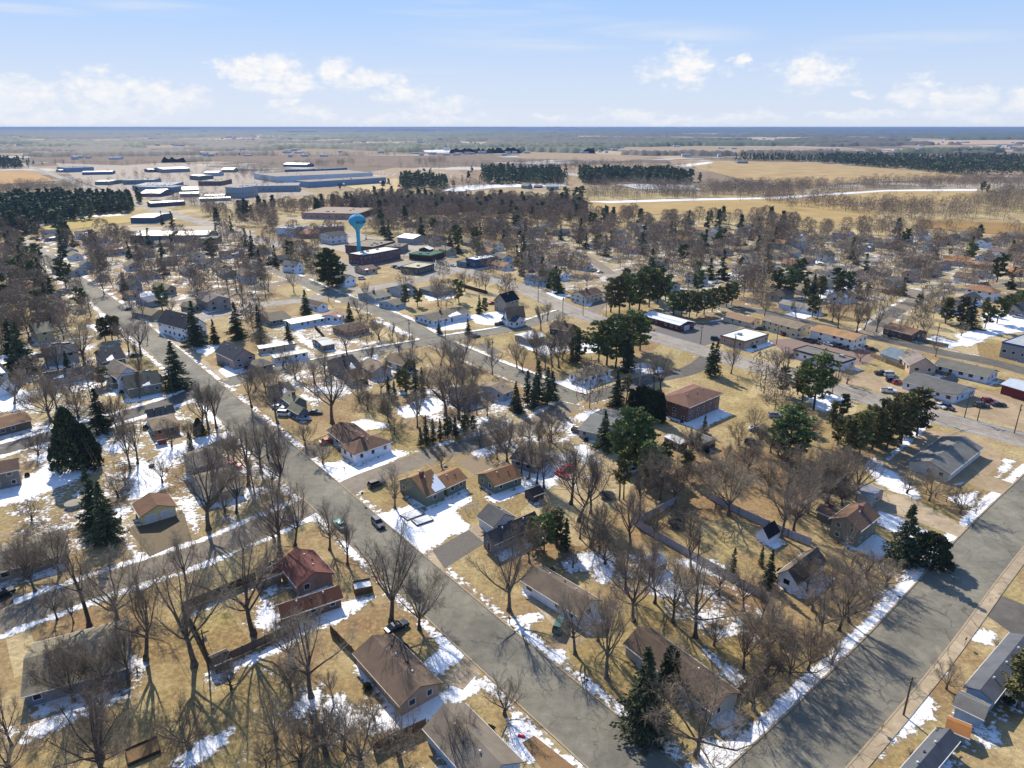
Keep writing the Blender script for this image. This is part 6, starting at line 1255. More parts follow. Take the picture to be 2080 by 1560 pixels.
# far country: rolling canopy of woods out to the horizon
def canopy(name, label, thr, seed, mat, hmax, rows):
    from mathutils import noise as mn
    rs = np.random.RandomState(seed); d = rows; nc = 560; az_ = np.radians(np.linspace(-43, 43, nc)); V = np.zeros((len(d), nc, 3)); ok = np.zeros((len(d), nc), bool)
    for i, r0 in enumerate(d):
        for j, a in enumerate(az_):
            x, y = r0 * math.sin(a), r0 * math.cos(a); s = 420 + r0 * .05
            v = mn.noise(Vector((x / (s * 1.9), y / s, seed * 3.1))) + .45 * mn.noise(Vector((x / (s * .7), y / (s * .33), seed * 7.7))) + .25 * mn.noise(Vector((x / 160, y / 160, 2.)))
            m_ = v > thr and not any(f[0] < x < f[1] and f[2] < y < f[3] and in_poly(x, y, f[4]) for f in FIELDS); ok[i, j] = m_; V[i, j] = (x, y, (hmax * (.55 + .6 * rs.rand()) + r0 * .0006 * rs.rand() if m_ else -1.5) + max(0, (r0 - 11000)) * .0022 * max(0, .6 + mn.noise(Vector((a * 5, r0 / 6000, 1.)))))
    i = np.arange((len(d) - 1) * (nc - 1)); r_, c_ = i // (nc - 1), i % (nc - 1); a = r_ * nc + c_; F = np.stack([a, a + 1, a + nc + 1, a + nc], 1)
    keep = ok.reshape(-1)[F].any(1); o = obj(name, mesh(name, V.reshape(-1, 3), F[keep], mat)); tag(o, label, 'woods', None, 'stuff')
rows = [2150.]
while rows[-1] < 45000: rows.append(rows[-1] * 1.012)
canopy('far_woods', 'brown and grey winter woods stretching to the horizon', .17, 1, veg('far_wood_mix', (.055, .06, .045), (.11, .085, .066), .01, var=0), 13, rows)
canopy('far_pine_woods', 'dark pine woods scattered through the country towards the horizon', .22, 5, veg('far_pine_mix', (.055, .075, .045), (.08, .1, .055), .004, var=0), 17, rows[18:])
# hamlets and farms far out
rf_ = random.Random(9); m = MB()
for i in range(300):
    a = R(rf_.uniform(-38, 38)); r0 = 2400 * math.exp(rf_.random() * 1.7); x, y = r0 * math.sin(a), r0 * math.cos(a); n = rf_.choice((1, 1, 2, 3))
    for k in range(n):
        xx, yy = x + rf_.uniform(-60, 60), y + rf_.uniform(-60, 60); L = rf_.uniform(9, 32); m.box(xx, yy, 0, xx + L, yy + 14, rf_.uniform(5, 9))
tag(m.build('far_farms', surf('#d8d8da')), 'tiny pale farm and factory buildings dotted towards the horizon', 'buildings', None, 'stuff')
# ------------------------------------------------------------------ water tower
def water_tower():
    X, Y = G(731, 527); zt = height_at(731, 527, 434)
    z = lambda py: height_at(731, 527, py)
    ppm = proj(X + 1, Y, 22)[0] - proj(X, Y, 22)[0]
    root = empty('water_tower', (X, Y, 0), 0); tag(root, 'sky-blue water tower with a round tank on a slim flared stem', 'water tower')
    LAND.append(('blue water tower', X, Y)); blue = surf('#52b2d2', 'paint'); Rt = 17.3 / ppm; r0 = 4.2 / ppm
    zt = z(435); zm = z(449); zk = z(466)
    m = MB(); m.lathe([(r0 * 1.9, 0), (r0 * 1.25, 2.2), (r0, 4.5), (r0 * .9, zk - 3.2), (r0 * 1.0, zk - .8)], 32); m.build('stem', blue, root, True)
    prof = [(r0 * 1.0, zk - .8), (r0 * 1.25, zk), (Rt * .55, zk + (zm - zk) * .32), (Rt * .82, zk + (zm - zk) * .6), (Rt * .96, zk + (zm - zk) * .82)]
    for k in range(0, 13):
        t = k / 12 * math.pi / 2; prof.append((Rt * math.cos(t) + .01, zm + (zt - zm) * math.sin(t)))
    m = MB(); m.lathe(prof, 48); tank = m.build('tank', blue, root, True)
    m = MB(); m.lathe([(Rt * .16, zt + .0), (Rt * .16, zt + .5), (.02, zt + .6)], 12)
    for k in range(10):
        a = k * .628; m.cyl((math.cos(a) * Rt * .34, math.sin(a) * Rt * .34, zt - .5), (math.cos(a) * Rt * .34, math.sin(a) * Rt * .34, zt + .65), .06, n=5)
        b = a + .628
        for hh in (.3, .65): m.cyl((math.cos(a) * Rt * .34, math.sin(a) * Rt * .34, zt + hh), (math.cos(b) * Rt * .34, math.sin(b) * Rt * .34, zt + hh), .05, n=4)
    m.build('roof_railing', surf('#8fc4da'), tank)
    # lettering wrapped on the tank
    tx = bpy.data.curves.new('lettering', 'FONT'); tx.body = 'BALDWIN'; tx.size = 3.2; tx.align_x = 'LEFT'; tx.offset = .035; tx.space_character = 1.08
    to = bpy.data.objects.new('lettering_src', tx); COL.objects.link(to); dg = bpy.context.evaluated_depsgraph_get(); dg.update()
    me = bpy.data.meshes.new_from_object(to.evaluated_get(dg)); COL.objects.unlink(to); bpy.data.objects.remove(to)
    import bmesh
    bm = bmesh.new(); bm.from_mesh(me); bmesh.ops.subdivide_edges(bm, edges=bm.edges[:], cuts=2, use_grid_fill=True); bmesh.ops.triangulate(bm, faces=bm.faces[:]); bm.to_mesh(me); bm.free()
    x1 = max(v.co.x for v in me.vertices); sx = Rt * 1.42 / x1; a0 = math.atan2(-Y, -X) - .12
    for v in me.vertices:
        a = a0 + v.co.x * sx / Rt; zz = zm - 1.1 + v.co.y * .85
        e = abs(zz - zm) / (zt - zm if zz > zm else (zm - zk) * 1.25); rr = Rt * math.sqrt(max(0, 1 - min(1, e) ** 2)) + .07
        v.co = (math.cos(a) * rr, math.sin(a) * rr, zz)
    me.materials.clear(); me.materials.append(surf('#1b3550')); link(bpy.data.objects.new('lettering', me), tank)
water_tower()

# ------------------------------------------------------------------ fences, poles, small things
def fence(label, pts, h, colr, z0=0, group=None, board=1.9, kind='panel'):
    W2 = [Vector(G(*p)) for p in pts]; c0 = W2[0]; root = empty('fence', (c0.x, c0.y, 0)); tag(root, label, 'fence', group); m_ = surf(colr, 'paint'); cnt = 0
    pn = MB(); 
    for a, b in zip(W2, W2[1:]):
        d = b - a; L = d.length; d.normalize(); n = max(1, round(L / 2.4)); nr = Vector((-d.y, d.x))
        for k in range(n + 1):
            if cnt > 95: break
            p = a + d * (L * k / n) - c0; q = MB(); q.box(p.x - .07, p.y - .07, 0, p.x + .07, p.y + .07, h + .12); q.build('post', m_, root); cnt += 1
        if kind == 'panel':
            nb = max(1, int(L / .3))
            for k in range(nb):
                s = a + d * (L * k / nb) - c0; e = a + d * (L * (k + .93) / nb) - c0; o_ = nr * (.02 + .012 * (k % 2)); hh = h + rnd.uniform(-.02, .02)
                V = [s - o_, e - o_, e + o_, s + o_]; pn.add([(v.x, v.y, .05) for v in V] + [(v.x, v.y, hh) for v in V], [(3, 2, 1, 0), (4, 5, 6, 7), (0, 1, 5, 4), (1, 2, 6, 5), (2, 3, 7, 6), (3, 0, 4, 7)])
        else:
            for zz in (h * .4, h * .85): pn.cyl((a.x - c0.x, a.y - c0.y, zz), (b.x - c0.x, b.y - c0.y, zz), .05, n=5)
    pn.build('board_panel' if kind == 'panel' else 'rail', m_, root); 
    mid = W2[len(W2) // 2]; return root
fence('pale vinyl privacy fence enclosing the yard with the white barn-roofed shed, near run', [(1372, 1022), (1289, 1068), (1420, 1143), (1510, 1195), (1560, 1222)], 1.9, '#b9b3ba')
fence('pale vinyl privacy fence behind the white barn-roofed shed', [(1437, 1012), (1500, 1045), (1560, 1072), (1600, 1090), (1646, 1108)], 1.9, '#b9b3ba')
fence('dark board fence on the left side of the red-roofed house garden', [(520, 1178), (374, 1240), (400, 1290), (428, 1348)], 1.9, '#4e453b')
fence('weathered grey board fence above the blue-shaded snow strip', [(470, 1340), (540, 1308), (604, 1278)], 1.8, '#6b625a')
fence('brown board fence left of the dark brown gabled house', [(672, 1286), (715, 1330), (735, 1355)], 1.8, '#5f4c3c')
fence('short brown board fence above the bottom grey-tan house', [(865, 1478), (790, 1512), (760, 1530)], 1.8, '#6d5640')
fence('board fence behind the long dark brown roofed house', [(1560, 1368), (1480, 1425), (1450, 1450)], 1.6, '#4a4038')
fence('post-and-rail fence below the grey storage building', [(1862, 997), (1900, 1010), (1945, 1028), (1982, 1043)], 1.2, '#5b4634', kind='rail')
fence('tan board fence along the yard below the cream house wing', [(1768, 724), (1800, 738), (1850, 756), (1872, 748), (1888, 738)], 1.7, '#a08b6c')
fence('board fence in front of the long grey-roofed white house', [(1880, 753), (1925, 765), (1945, 757)], 1.6, '#7f7160')
fence('dark board fence along the highway lawn', [(927, 580), (955, 588), (990, 598)], 2.0, '#4f4438')
fence('grey board fence on the back road by the dark brown house', [(1860, 692), (1900, 702), (1925, 706)], 1.7, '#7b756d')
fence('dark board fence around the low grey workshop', [(640, 668), (650, 678), (660, 690)], 1.8, '#3f3a36')
fence('grey fence beside the suburb lawn in the right suburb', [(1856, 545), (1870, 540), (1882, 534)], 1.8, '#6b6458')

WIREPTS = {}
def pole(x, y, h, label, arms=1, key=None):
    X, Y = G(x, y); root = empty('utility_pole', (X, Y, 0), R(35)); tag(root, label, 'utility pole', 'wooden utility poles along the streets')
    m = MB(); m.cyl((0, 0, -.3), (0, 0, h), .17, .11, 8); m.build('pole', surf('#5a4a3c'), root)
    for k in range(arms):
        q = MB(); q.box(-1.1, -.06, h - .7 - k * .9, 1.1, .06, h - .56 - k * .9); q.build('crossarm', surf('#6a5848'), root)
    for s in (-.95, 0, .95):
        q = MB(); q.cyl((s, 0, h - .56), (s, 0, h - .36), .05, n=6); q.build('insulator', surf('#b9b5ac'), root)
    if h > 8.5:
        q = MB(); q.cyl((.32, 0, h - 2.4), (.32, 0, h - 1.5), .22, n=10); q.build('transformer', surf('#8f9396'), root)
    WIREPTS[key or label] = (X, Y, h - .4); return root
PL = [(1835, 1453, 7.6, 'leaning utility pole on the snow by the lower sidewalk', 'a'), (1415, 1157, 8.5, 'utility pole beside the pale vinyl fence', 'b'), (867, 903, 9.5, 'utility pole at the end of the small conifer row', 'c'), (1780, 906, 9.5, 'utility pole in front of the olive pine grove', 'd'),
      (1880, 846, 10, 'utility pole at the highway edge beside the pine grove', 'e'), (1959, 848, 9, 'utility pole at the gravel lot beside the highway', 'f'), (1985, 855, 7, 'short pole right of the gravel lot pole', 'g'), (1231, 643, 9.5, 'utility pole in front of the dark highway pines', 'h'), (1143, 637, 9.5, 'utility pole on the highway beside the brown cabin', 'i'), (1093, 612, 9.5, 'utility pole at the highway near the large white house', 'i2'),
      (1184, 641, 9.5, 'utility pole between the brown cabin and the highway pines', 'j'), (1423, 699, 8, 'utility pole at the edge of the barn parking lot', 'k'), (668, 614, 10, 'utility pole at the tan cross street junction', 'l'), (832, 691, 9.5, 'utility pole at the lawn corner of the brick ranch house', 'm'), (747, 646, 9.5, 'utility pole beside the diagonal street', 'n'), (165, 582, 9.5, 'utility pole on the far main street lawn', 'o'),
      (352, 805, 10.5, 'tall utility pole beside the big roadside spruce', 'p'), (1577, 699, 8, 'utility pole between the two motels', 'q'), (178, 952, 11, 'utility pole rising between the cedars and the spruces', 'r'), (95, 815, 10.5, 'utility pole by the bare tree above the cedars', 's'), (425, 1368, 9, 'utility pole behind the dark lean-to shed', 't'), (1035, 592, 9, 'utility pole beside the highway trees', 'u'), (582, 744, 9, 'utility pole on the side street by the white mobile home', 'v'), (640, 800, 8, 'utility pole left of the big bare tree', 'w')]
for x, y, h, lb, k in PL: pole(x, y, h, lb, 1, k)
def wire(k0, k1, dx=0, sag=1.0):
    a, b = Vector(WIREPTS[k0]), Vector(WIREPTS[k1]) if isinstance(k1, str) else Vector(k1); S = []; n = 14; pts = []
    for i in range(n + 1):
        t = i / n; p = a.lerp(b, t); p.z -= sag * 4 * t * (1 - t); p.x += dx; pts.append(p)
    for p, q in zip(pts, pts[1:]): S.append((*p, *q, .03, .03))
    return S
SW = []
for a, b in (('s', 'r'), ('p', 's'), ('e', 'f'), ('f', 'g'), ('h', 'j'), ('j', 'i'), ('i', 'i2'), ('i2', 'u'), ('l', 'n'), ('n', 'm'), ('d', 'e'), ('k', 'h'), ('v', 'm')):
    for dx in (-.7, 0, .7): SW += wire(a, b, dx, 1.2)
for dx in (-.4, .4): SW += wire('r', (*G(425, 1368), 8.6), dx, 2.0) + wire('t', (*G(520, 1600), 8.6), dx, 1.0)
V, F = tubes(SW, 3); tag(obj('power_lines', mesh('power_lines', V, F, surf('#3b3a38'))), 'thin sagging power lines strung between the utility poles', 'power lines')

def trampoline(x, y, label, net):
    X, Y = G(x, y); root = empty('trampoline', (X, Y, 0)); tag(root, label, 'trampoline'); rr = 2.0
    m = MB(); m.lathe([(0.01, .85), (rr - .25, .85)], 24); m.build('mat', surf('#1d1d20', 'rubber'), root)
    m = MB(); m.lathe([(rr - .25, .86), (rr, .86), (rr, .78), (rr - .25, .78)], 24); m.build('rim_pad', surf('#2d3640', 'rubber'), root)
    for k in range(6):
        a = k * 1.047; q = MB(); q.cyl((math.cos(a) * rr, math.sin(a) * rr, 0), (math.cos(a) * rr, math.sin(a) * rr, 2.5 if net else .8), .05, n=6); q.build('leg', surf('#77797c'), root)
    if net:
        q = MB()
        for zz in (1.3, 1.75, 2.2, 2.5):
            for k in range(24):
                a, b = k * math.tau / 24, (k + 1) * math.tau / 24; q.cyl((math.cos(a) * rr, math.sin(a) * rr, zz), (math.cos(b) * rr, math.sin(b) * rr, zz), .025, n=3)
        for k in range(48):
            a = k * math.tau / 48; q.cyl((math.cos(a) * rr, math.sin(a) * rr, .86), (math.cos(a) * rr, math.sin(a) * rr, 2.5), .015, n=3)
        q.build('safety_net', surf('#26262a'), root)
trampoline(1373, 1068, 'dark round trampoline with safety net inside the pale-fenced yard', True)
trampoline(1233, 1010, 'low dark trampoline under the thin pines', False)
trampoline(1546, 882, 'dark round trampoline in the brown yard behind the apartment block', True)
def open_box(name, label, cat, x, y, L, D, h, colr, rz, fill=None, fc='#d9dbe0'):
    X, Y = G(x, y); root = empty(name, (X, Y, 0), R(rz)); tag(root, label, cat); m_ = surf(colr); t = .12
    for nm, b in (('side', (-L / 2, -D / 2, L / 2, -D / 2 + t)), ('side', (-L / 2, D / 2 - t, L / 2, D / 2)), ('end', (-L / 2, -D / 2 + t, -L / 2 + t, D / 2 - t)), ('end', (L / 2 - t, -D / 2 + t, L / 2, D / 2 - t))):
        q = MB(); q.box(b[0], b[1], 0, b[2], b[3], h); q.build(nm, m_, root)
    q = MB(); q.box(-L / 2 + t, -D / 2 + t, 0, L / 2 - t, D / 2 - t, h * (fill or .3)); q.build('filling', surf(fc), root)
open_box('compost_bin', 'square brown wooden bin half filled with snow beside the brick-red house', 'wooden bin', 737, 1198, 3.6, 3.0, 1.5, '#6b553d', 20, .75)
open_box('garden_bed', 'dark raised garden box with a blue-shaded snow edge at the lower left', 'garden bed', 291, 1528, 4.4, 3.2, .6, '#4a3828', 35, .6, '#7a5f3e')
open_box('garden_bed', 'snowy raised garden bed beside the green-sided house', 'garden bed', 858, 1058, 4.5, 3.0, .4, '#6d5844', 35, .9)
open_box('garden_bed', 'flat snowy garden bed with dark frame above the asphalt drive', 'garden bed', 838, 1046, 5.0, 3.2, .25, '#5c4b3b', 40, .9)
def swing(x, y, label, col_):
    X, Y = G(x, y); root = empty('swing_set', (X, Y, 0), R(20)); tag(root, label, 'swing set'); m_ = surf(col_)
    for sx in (-1.4, 1.4):
        for sy in (-.9, .9): q = MB(); q.cyl((sx, sy, 0), (sx, 0, 2.2), .06, n=6); q.build('leg', m_, root)
    q = MB(); q.cyl((-1.5, 0, 2.2), (1.5, 0, 2.2), .07, n=6); q.build('top_bar', m_, root)
    for sx in (-.6, .6):
        q = MB(); q.box(sx - .22, -.12, .5, sx + .22, .12, .55); q.cyl((sx - .2, 0, .5), (sx - .2, 0, 2.2), .015, n=4); q.cyl((sx + .2, 0, .5), (sx + .2, 0, 2.2), .015, n=4); q.build('swing_seat', surf('#3f6f8f'), root)
swing(958, 1040, 'blue and white swing set beside the dark grey roofed house', '#dfe3e8')
swing(1240, 980, 'pinkish play swing under the thin pines', '#c99a8a')
swing(1478, 1098, 'small dark and blue swing in the pale-fenced yard', '#3b4a58')
def spool(x, y, label, name, cat, col_, s=1.0, prof=None):
    X, Y = G(x, y); root = empty(name, (X, Y, 0)); tag(root, label, cat); return root
def sign(x, y, label, col_, h=2.4):
    X, Y = G(x, y); root = empty('street_sign', (X, Y, 0), R(30)); tag(root, label, 'sign', None)
    q = MB(); q.cyl((0, 0, 0), (0, 0, h), .035, n=6); q.build('post', surf('#8a8c8e'), root); q = MB()
    V = [(.34 * math.cos(math.pi / 8 + k * math.pi / 4), 0, h + .1 + .34 * math.sin(math.pi / 8 + k * math.pi / 4)) for k in range(8)]
    q.add([(x_, -.02, z) for x_, y_, z in V] + [(x_, .02, z) for x_, y_, z in V], [tuple(range(8)), tuple(range(8, 16))[::-1]] + [(i, 8 + i, 8 + (i + 1) % 8, (i + 1) % 8) for i in range(8)]); q.build('sign_plate', surf(col_), root)
sign(737, 1020, 'red stop sign at the grassy corner of the junction', '#8f1f1c'); sign(1790, 1487, 'small yellow sign on the snow beside the sidewalk', '#d3a41d', 1.2); sign(1959, 1312, 'thin red marker post on the lawn by the sidewalk', '#a83a22', 1.5)
def mailbox(x, y, label):
    X, Y = G(x, y); root = empty('mailbox', (X, Y, 0), R(50)); tag(root, label, 'mailbox', 'kerbside mailboxes')
    q = MB(); q.box(-.05, -.05, 0, .05, .05, 1.05); q.build('post', surf('#5a4738'), root)
    q = MB(); n = 8; V = [(math.cos(math.pi * k / n) * .13, math.sin(math.pi * k / n) * .13 + .12) for k in range(n + 1)] + [(-.13, 0), (.13, 0)]
    q.add([(x_, -.26, 1.05 + z) for x_, z in V] + [(x_, .26, 1.05 + z) for x_, z in V], [tuple(range(len(V)))[::-1], tuple(range(len(V), 2 * len(V)))] + [(i, (i + 1) % len(V), len(V) + (i + 1) % len(V), len(V) + i) for i in range(len(V))]); q.build('box', surf('#26282b'), root)
mailbox(1035, 1266, 'black mailbox on the snow beside the main street kerb'); mailbox(1825, 1222, 'black mailbox at the snowy corner above the sidewalk street'); mailbox(1974, 1075, 'black mailbox at the foot of the concrete drive'); mailbox(1192, 1392, 'mailbox beside the kerb in front of the tall spruce'); mailbox(700, 958, 'mailbox on the snowy corner before the white hipped house')
def round_thing(x, y, label, name, cat, prof, col_, sc_=1.0):
    X, Y = G(x, y); root = empty(name, (X, Y, 0)); tag(root, label, cat); q = MB(); q.lathe([(r * sc_, z * sc_) for r, z in prof], 20); q.build('body', surf(col_), root, True)
    q = MB(); q.lathe([(prof[-2][0] * sc_ * .98, prof[-2][1] * sc_ + .02), (prof[-2][0] * sc_ * 1.04, prof[-2][1] * sc_ + .06), (.01, prof[-2][1] * sc_ + .14)], 20); q.build('lid', surf(col_, k=.8), root)
round_thing(150, 1028, 'round grey covered tank beside the wire fence left of the spruces', 'covered_pool', 'covered pool', [(1.9, 0), (1.9, .9), (.01, .95)], '#a79e8c')
round_thing(308, 948, 'small dark round fire pit on the snow', 'fire_pit', 'fire pit', [(.7, 0), (.8, .4), (.01, .35)], '#3a3532')
for i, (x, y, lb) in enumerate([(801, 1010, 'pale rock beside the junction tree trunk'), (905, 948, 'pale stone heap beside the gravel street'), (1122, 1158, 'dark rock at the lawn edge of the white house')]):
    X, Y = G(x, y); q = MB(); rr = random.Random(i); V = []; n = 8
    q.lathe([(.5, 0), (.62, .2), (.45, .45), (.05, .55)], n); q.V = [(a * rr.uniform(.8, 1.2), b * rr.uniform(.8, 1.2), c * rr.uniform(.85, 1.1)) for a, b, c in q.V]
    o = q.build('rock', surf('#a89f92' if i < 2 else '#55504a')); o.location = (X, Y, 0); tag(o, lb, 'rock')
X, Y = G(1059, 1496); q = MB(); q.box(-.6, -.25, 0, .6, .25, .18, taper=.06); o = q.build('sled', surf('#c01f2a')); o.location = (X, Y, .03); o.rotation_euler = (0, 0, -.3); tag(o, 'bright red sled lying on the snow near the bottom edge', 'sled')

# ------------------------------------------------------------------ vehicles
car('suv', '#1c2238', 768, 1064, 146, 'dark blue car driving down the main street')
car('sedan', '#4f9a98', 691, 1067, 322, 'teal car parked at the kerb by the junction')
car('suv', '#4a3f40', 765, 984, 50, 'dark maroon car turning at the junction')
car('sedan', '#20262f', 842, 1202, 322, 'dark car with snow on its roof under roadside branches')
car('sedan', '#262a30', 806, 1274, 50, 'dark car in the shade beside the brown house')
car('van', '#4d7a6c', 1137, 1272, 20, 'green van with pale roof on the dirt drive')
car('sedan', '#c4161c', 1142, 964, 140, 'bright red car on the snow, lower of the pair'); car('sedan', '#c4161c', 1154, 951, 60, 'bright red car on the snow, upper of the pair')
car('pickup', '#2c2a28', 1178, 877, 120, 'black and white pickup loaded with straw on the snow')
car('sedan', '#b5472c', 665, 897, 60, 'orange-red car beside the white corner house')
car('sedan', '#e6e8ea', 1909, 825, 165, 'white car parked by the restaurant corner'); car('suv', '#22252c', 1925, 828, 165, 'black car parked right of the white car by the restaurant')
car('suv', '#4d4b49', 1994, 824, 95, 'grey car parked in the open gravel lot'); car('suv', '#b02325', 2009, 815, 100, 'red car parked in the open gravel lot'); car('sedan', '#33343a', 2028, 822, 95, 'dark car parked rightmost in the open gravel lot')
car('pickup', '#33373b', 1792, 759, 95, 'dark pickup parked beside a white trailer'); car('suv', '#2b2f35', 1813, 773, 95, 'dark car parked left of the restaurant'); car('suv', '#8c2527', 1826, 778, 90, 'dark red car parked left of the restaurant'); car('van', '#d5d8d2', 1808, 762, 95, 'white boxy trailer van behind the dark pickup')
car('pickup', '#e4e6e8', 1805, 795, 100, 'white pickup passing behind the pine grove tops')
G2 = 'cars parked in front of the white motel'
car('suv', '#24272c', 1641, 693, 150, 'black car, leftmost in front of the white motel', G2); car('suv', '#2b2a2a', 1655, 695, 150, 'second black car from the left before the white motel', G2); car('sedan', '#c9ced6', 1684, 700, 150, 'silver car in front of the white motel', G2)
car('suv', '#1f2226', 1698, 703, 150, 'black car right of the silver motel car', G2); car('sedan', '#23262b', 1713, 707, 150, 'black car at the right end of the motel row', G2)
car('sedan', '#8a2530', 1595, 679, 60, 'dark red car before the shaded motel balcony'); car('pickup', '#77797c', 1607, 724, 95, 'grey pickup at the left side of the flat shop'); car('suv', '#262a33', 1454, 689, 105, 'dark blue car in the barn parking lot')
car('sedan', '#33373d', 1545, 668, 110, 'dark car right of the long tan-roofed house'); car('sedan', '#232c34', 1771, 710, 110, 'dark car beside the reddish ornamental tree')
car('sedan', '#a3222c', 1057, 653, 110, 'red car beside the large white house'); car('sedan', '#c9ccd0', 1045, 652, 110, 'silver car beside the red car at the large white house'); car('sedan', '#a3222c', 1000, 616, 60, 'red car in the yard of the tall taupe house')
car('sedan', '#eceef0', 792, 728, 110, 'white car left of the olive garage'); car('sedan', '#2c3036', 965, 683, 70, 'dark car parked on the street bend by a conifer'); car('pickup', '#33363a', 1016, 659, 80, 'dark pickup on the snow beside the street')
car('van', '#e3e5e6', 578, 842, 100, 'white van parked left of the greenish-grey garage'); car('sedan', '#b9c4d2', 617, 850, 100, 'pale blue car before the greenish-grey garage'); car('sedan', '#50555a', 640, 838, 90, 'grey car right of the greenish-grey garage'); car('sedan', '#e1e3e5', 566, 828, 100, 'white car behind the white van')
car('sedan', '#202734', 277, 722, 60, 'dark blue car under the big bare tree'); car('sedan', '#39424a', 302, 757, 60, 'dark grey car on the snow beside the lane houses'); car('suv', '#24282e', 323, 767, 60, 'black car nearer the street beside the lane houses'); car('suv', '#59676f', 163, 752, 80, 'blue-grey car on the lawn behind the green pine')
car('sedan', '#2e3338', 264, 628, 60, 'dark car beside the khaki garage'); car('sedan', '#dfe2e4', 284, 624, 60, 'white car beside the khaki garage'); car('sedan', '#a0262b', 346, 636, 60, 'red car right of the khaki garage'); car('sedan', '#dfe2e4', 1219, 553, 60, 'white car on the far suburb street')
car('van', '#eceef0', 735, 566, 80, 'white camper van in the yard of the brown house'); car('van', '#e8eaec', 118, 703, 60, 'white trailer in the far left yard'); car('van', '#e8eaec', 138, 702, 60, 'second white trailer in the far left yard'); car('van', '#dfe3e8', 135, 714, 60, 'white trailer nearest the brown fence at the left'); car('sedan', '#7f8a90', 84, 722, 60, 'grey car beside the white trailers')
car('suv', '#3a4147', 1528, 900, 110, 'grey car in the lot right of the apartment block'); car('sedan', '#e2e5ea', 1536, 872, 100, 'white car in the drive behind the apartment block'); car('sedan', '#dcdfe2', 920, 540, 120, 'white car driving on the highway by the navy building'); car('sedan', '#3b4248', 475, 903, 100, 'dark covered trailer-like car beside the junction house') ; car('suv', '#b5262e', 474, 947, 100, 'red car beside the tall grey-tan house')
car('sedan', '#1f2226', 3, 1207, 40, 'black car cut by the left edge'); car('van', '#f0f1f2', 1281, 958, 60, 'white camper under the conifers behind the yard'); car('suv', '#aab2b8', 1575, 845, 95, 'grey car in the brown yard right of the apartment block')
G3 = 'cars parked in the town car park'
kinds = ['sedan', 'suv', 'sedan', 'suv', 'sedan', 'suv', 'sedan', 'sedan']; cl = ['#e6e8ea', '#20242b', '#7c8288', '#33373d', '#dcdfe2', '#8a2a30', '#2c3036', '#c9ccd0']; cn_ = ['white', 'black', 'grey', 'dark grey', 'pale', 'dark red', 'charcoal', 'silver']
on = ['first', 'second', 'third', 'fourth', 'fifth', 'sixth', 'seventh', 'eighth']
for k in range(8): car(kinds[k], cl[k], 798 + k * 5.2, 541 + k * 1.4, 20, '%s car, %s from the left in the row by the brick building' % (cn_[k], on[k]), G3)
for k in range(5): car(kinds[k + 2], cl[k + 2], 842 + k * 8, 521 + k * 1.2, 30, '%s car, %s from the left below the green fascia shop' % (cn_[k + 2], on[k]), G3)
for k in range(4): car(kinds[k], cl[(k * 3) % 8], 880 + k * 6, 528 + k * 3, 150, '%s car, %s from the left on the kerb by the highway shop' % (cn_[(k * 3) % 8], on[k]), G3)

# ------------------------------------------------------------------ labels that single out each tree and each far house
def dword(dx, dy):
    if abs(dx) > abs(dy) * 1.2: return 'right of' if dx > 0 else 'left of'
    return 'in front of' if dy > 0 else 'behind'
LP = [(n_, *proj(x, y)) for n_, x, y in LAND]
ORD = ['', 'second', 'third', 'fourth', 'fifth', 'sixth', 'seventh', 'eighth', 'ninth', 'tenth', 'eleventh', 'twelfth']
TENS = ['', '', 'twenty', 'thirty', 'forty', 'fifty']; UN = ['', 'first'] + ORD[1:9]
def ordw(n):
    if n < len(ORD): return ORD[n]
    base = ['thirteenth', 'fourteenth', 'fifteenth', 'sixteenth', 'seventeenth', 'eighteenth', 'nineteenth', 'twentieth']
    if n - 12 < len(base): return base[n - 12]
    n += 1; return TENS[n // 10] + '-' + UN[n % 10] if n % 10 else TENS[n // 10][:-1] + 'ieth'
def label_all(items):
    """items: (obj, phrase, X, Y)"""
    groups = {}
    for o, ph, X, Y in items:
        x, y = proj(X, Y)
        best = min(LP, key=lambda q: math.hypot(q[1] - x, (q[2] - y) * 1.3) if math.hypot(q[1] - x, q[2] - y) > 6 else 1e6 if q[0] in ph else math.hypot(q[1] - x, (q[2] - y) * 1.3))
        dx, dy = x - best[1], y - best[2]; groups.setdefault((ph, dword(dx, dy), best[0]), []).append((math.hypot(dx, dy), o))
    for (ph, dw, nm), L in groups.items():
        L.sort(key=lambda q: q[0])
        for i, (d, o) in enumerate(L):
            t = '%s %s the %s' % (ph, dw, nm) if len(L) == 1 else '%s %s the %s, %s' % (ph, dw, nm, (ordw(i) + ' nearest to it') if i else 'nearest to it')
            w_ = t.split()
            if len(w_) > 16: t = t.replace(' to it', '').replace(' of the', ' of').replace(' the ', ' ', 1) if False else t.replace(' to it', ''); w_ = t.split()
            if len(w_) > 16: t = '%s %s the %s%s' % (ph.split(' with ')[0], dw, nm, '' if len(L) == 1 else ', ' + (ordw(i) + ' nearest').strip())
            if len(t.split()) > 16: t = t.replace('dense ', '').replace('full-crowned ', '').replace('broad-crowned ', '').replace('twiggy ', '')
            o['label'] = ' '.join(t.split()[:16])
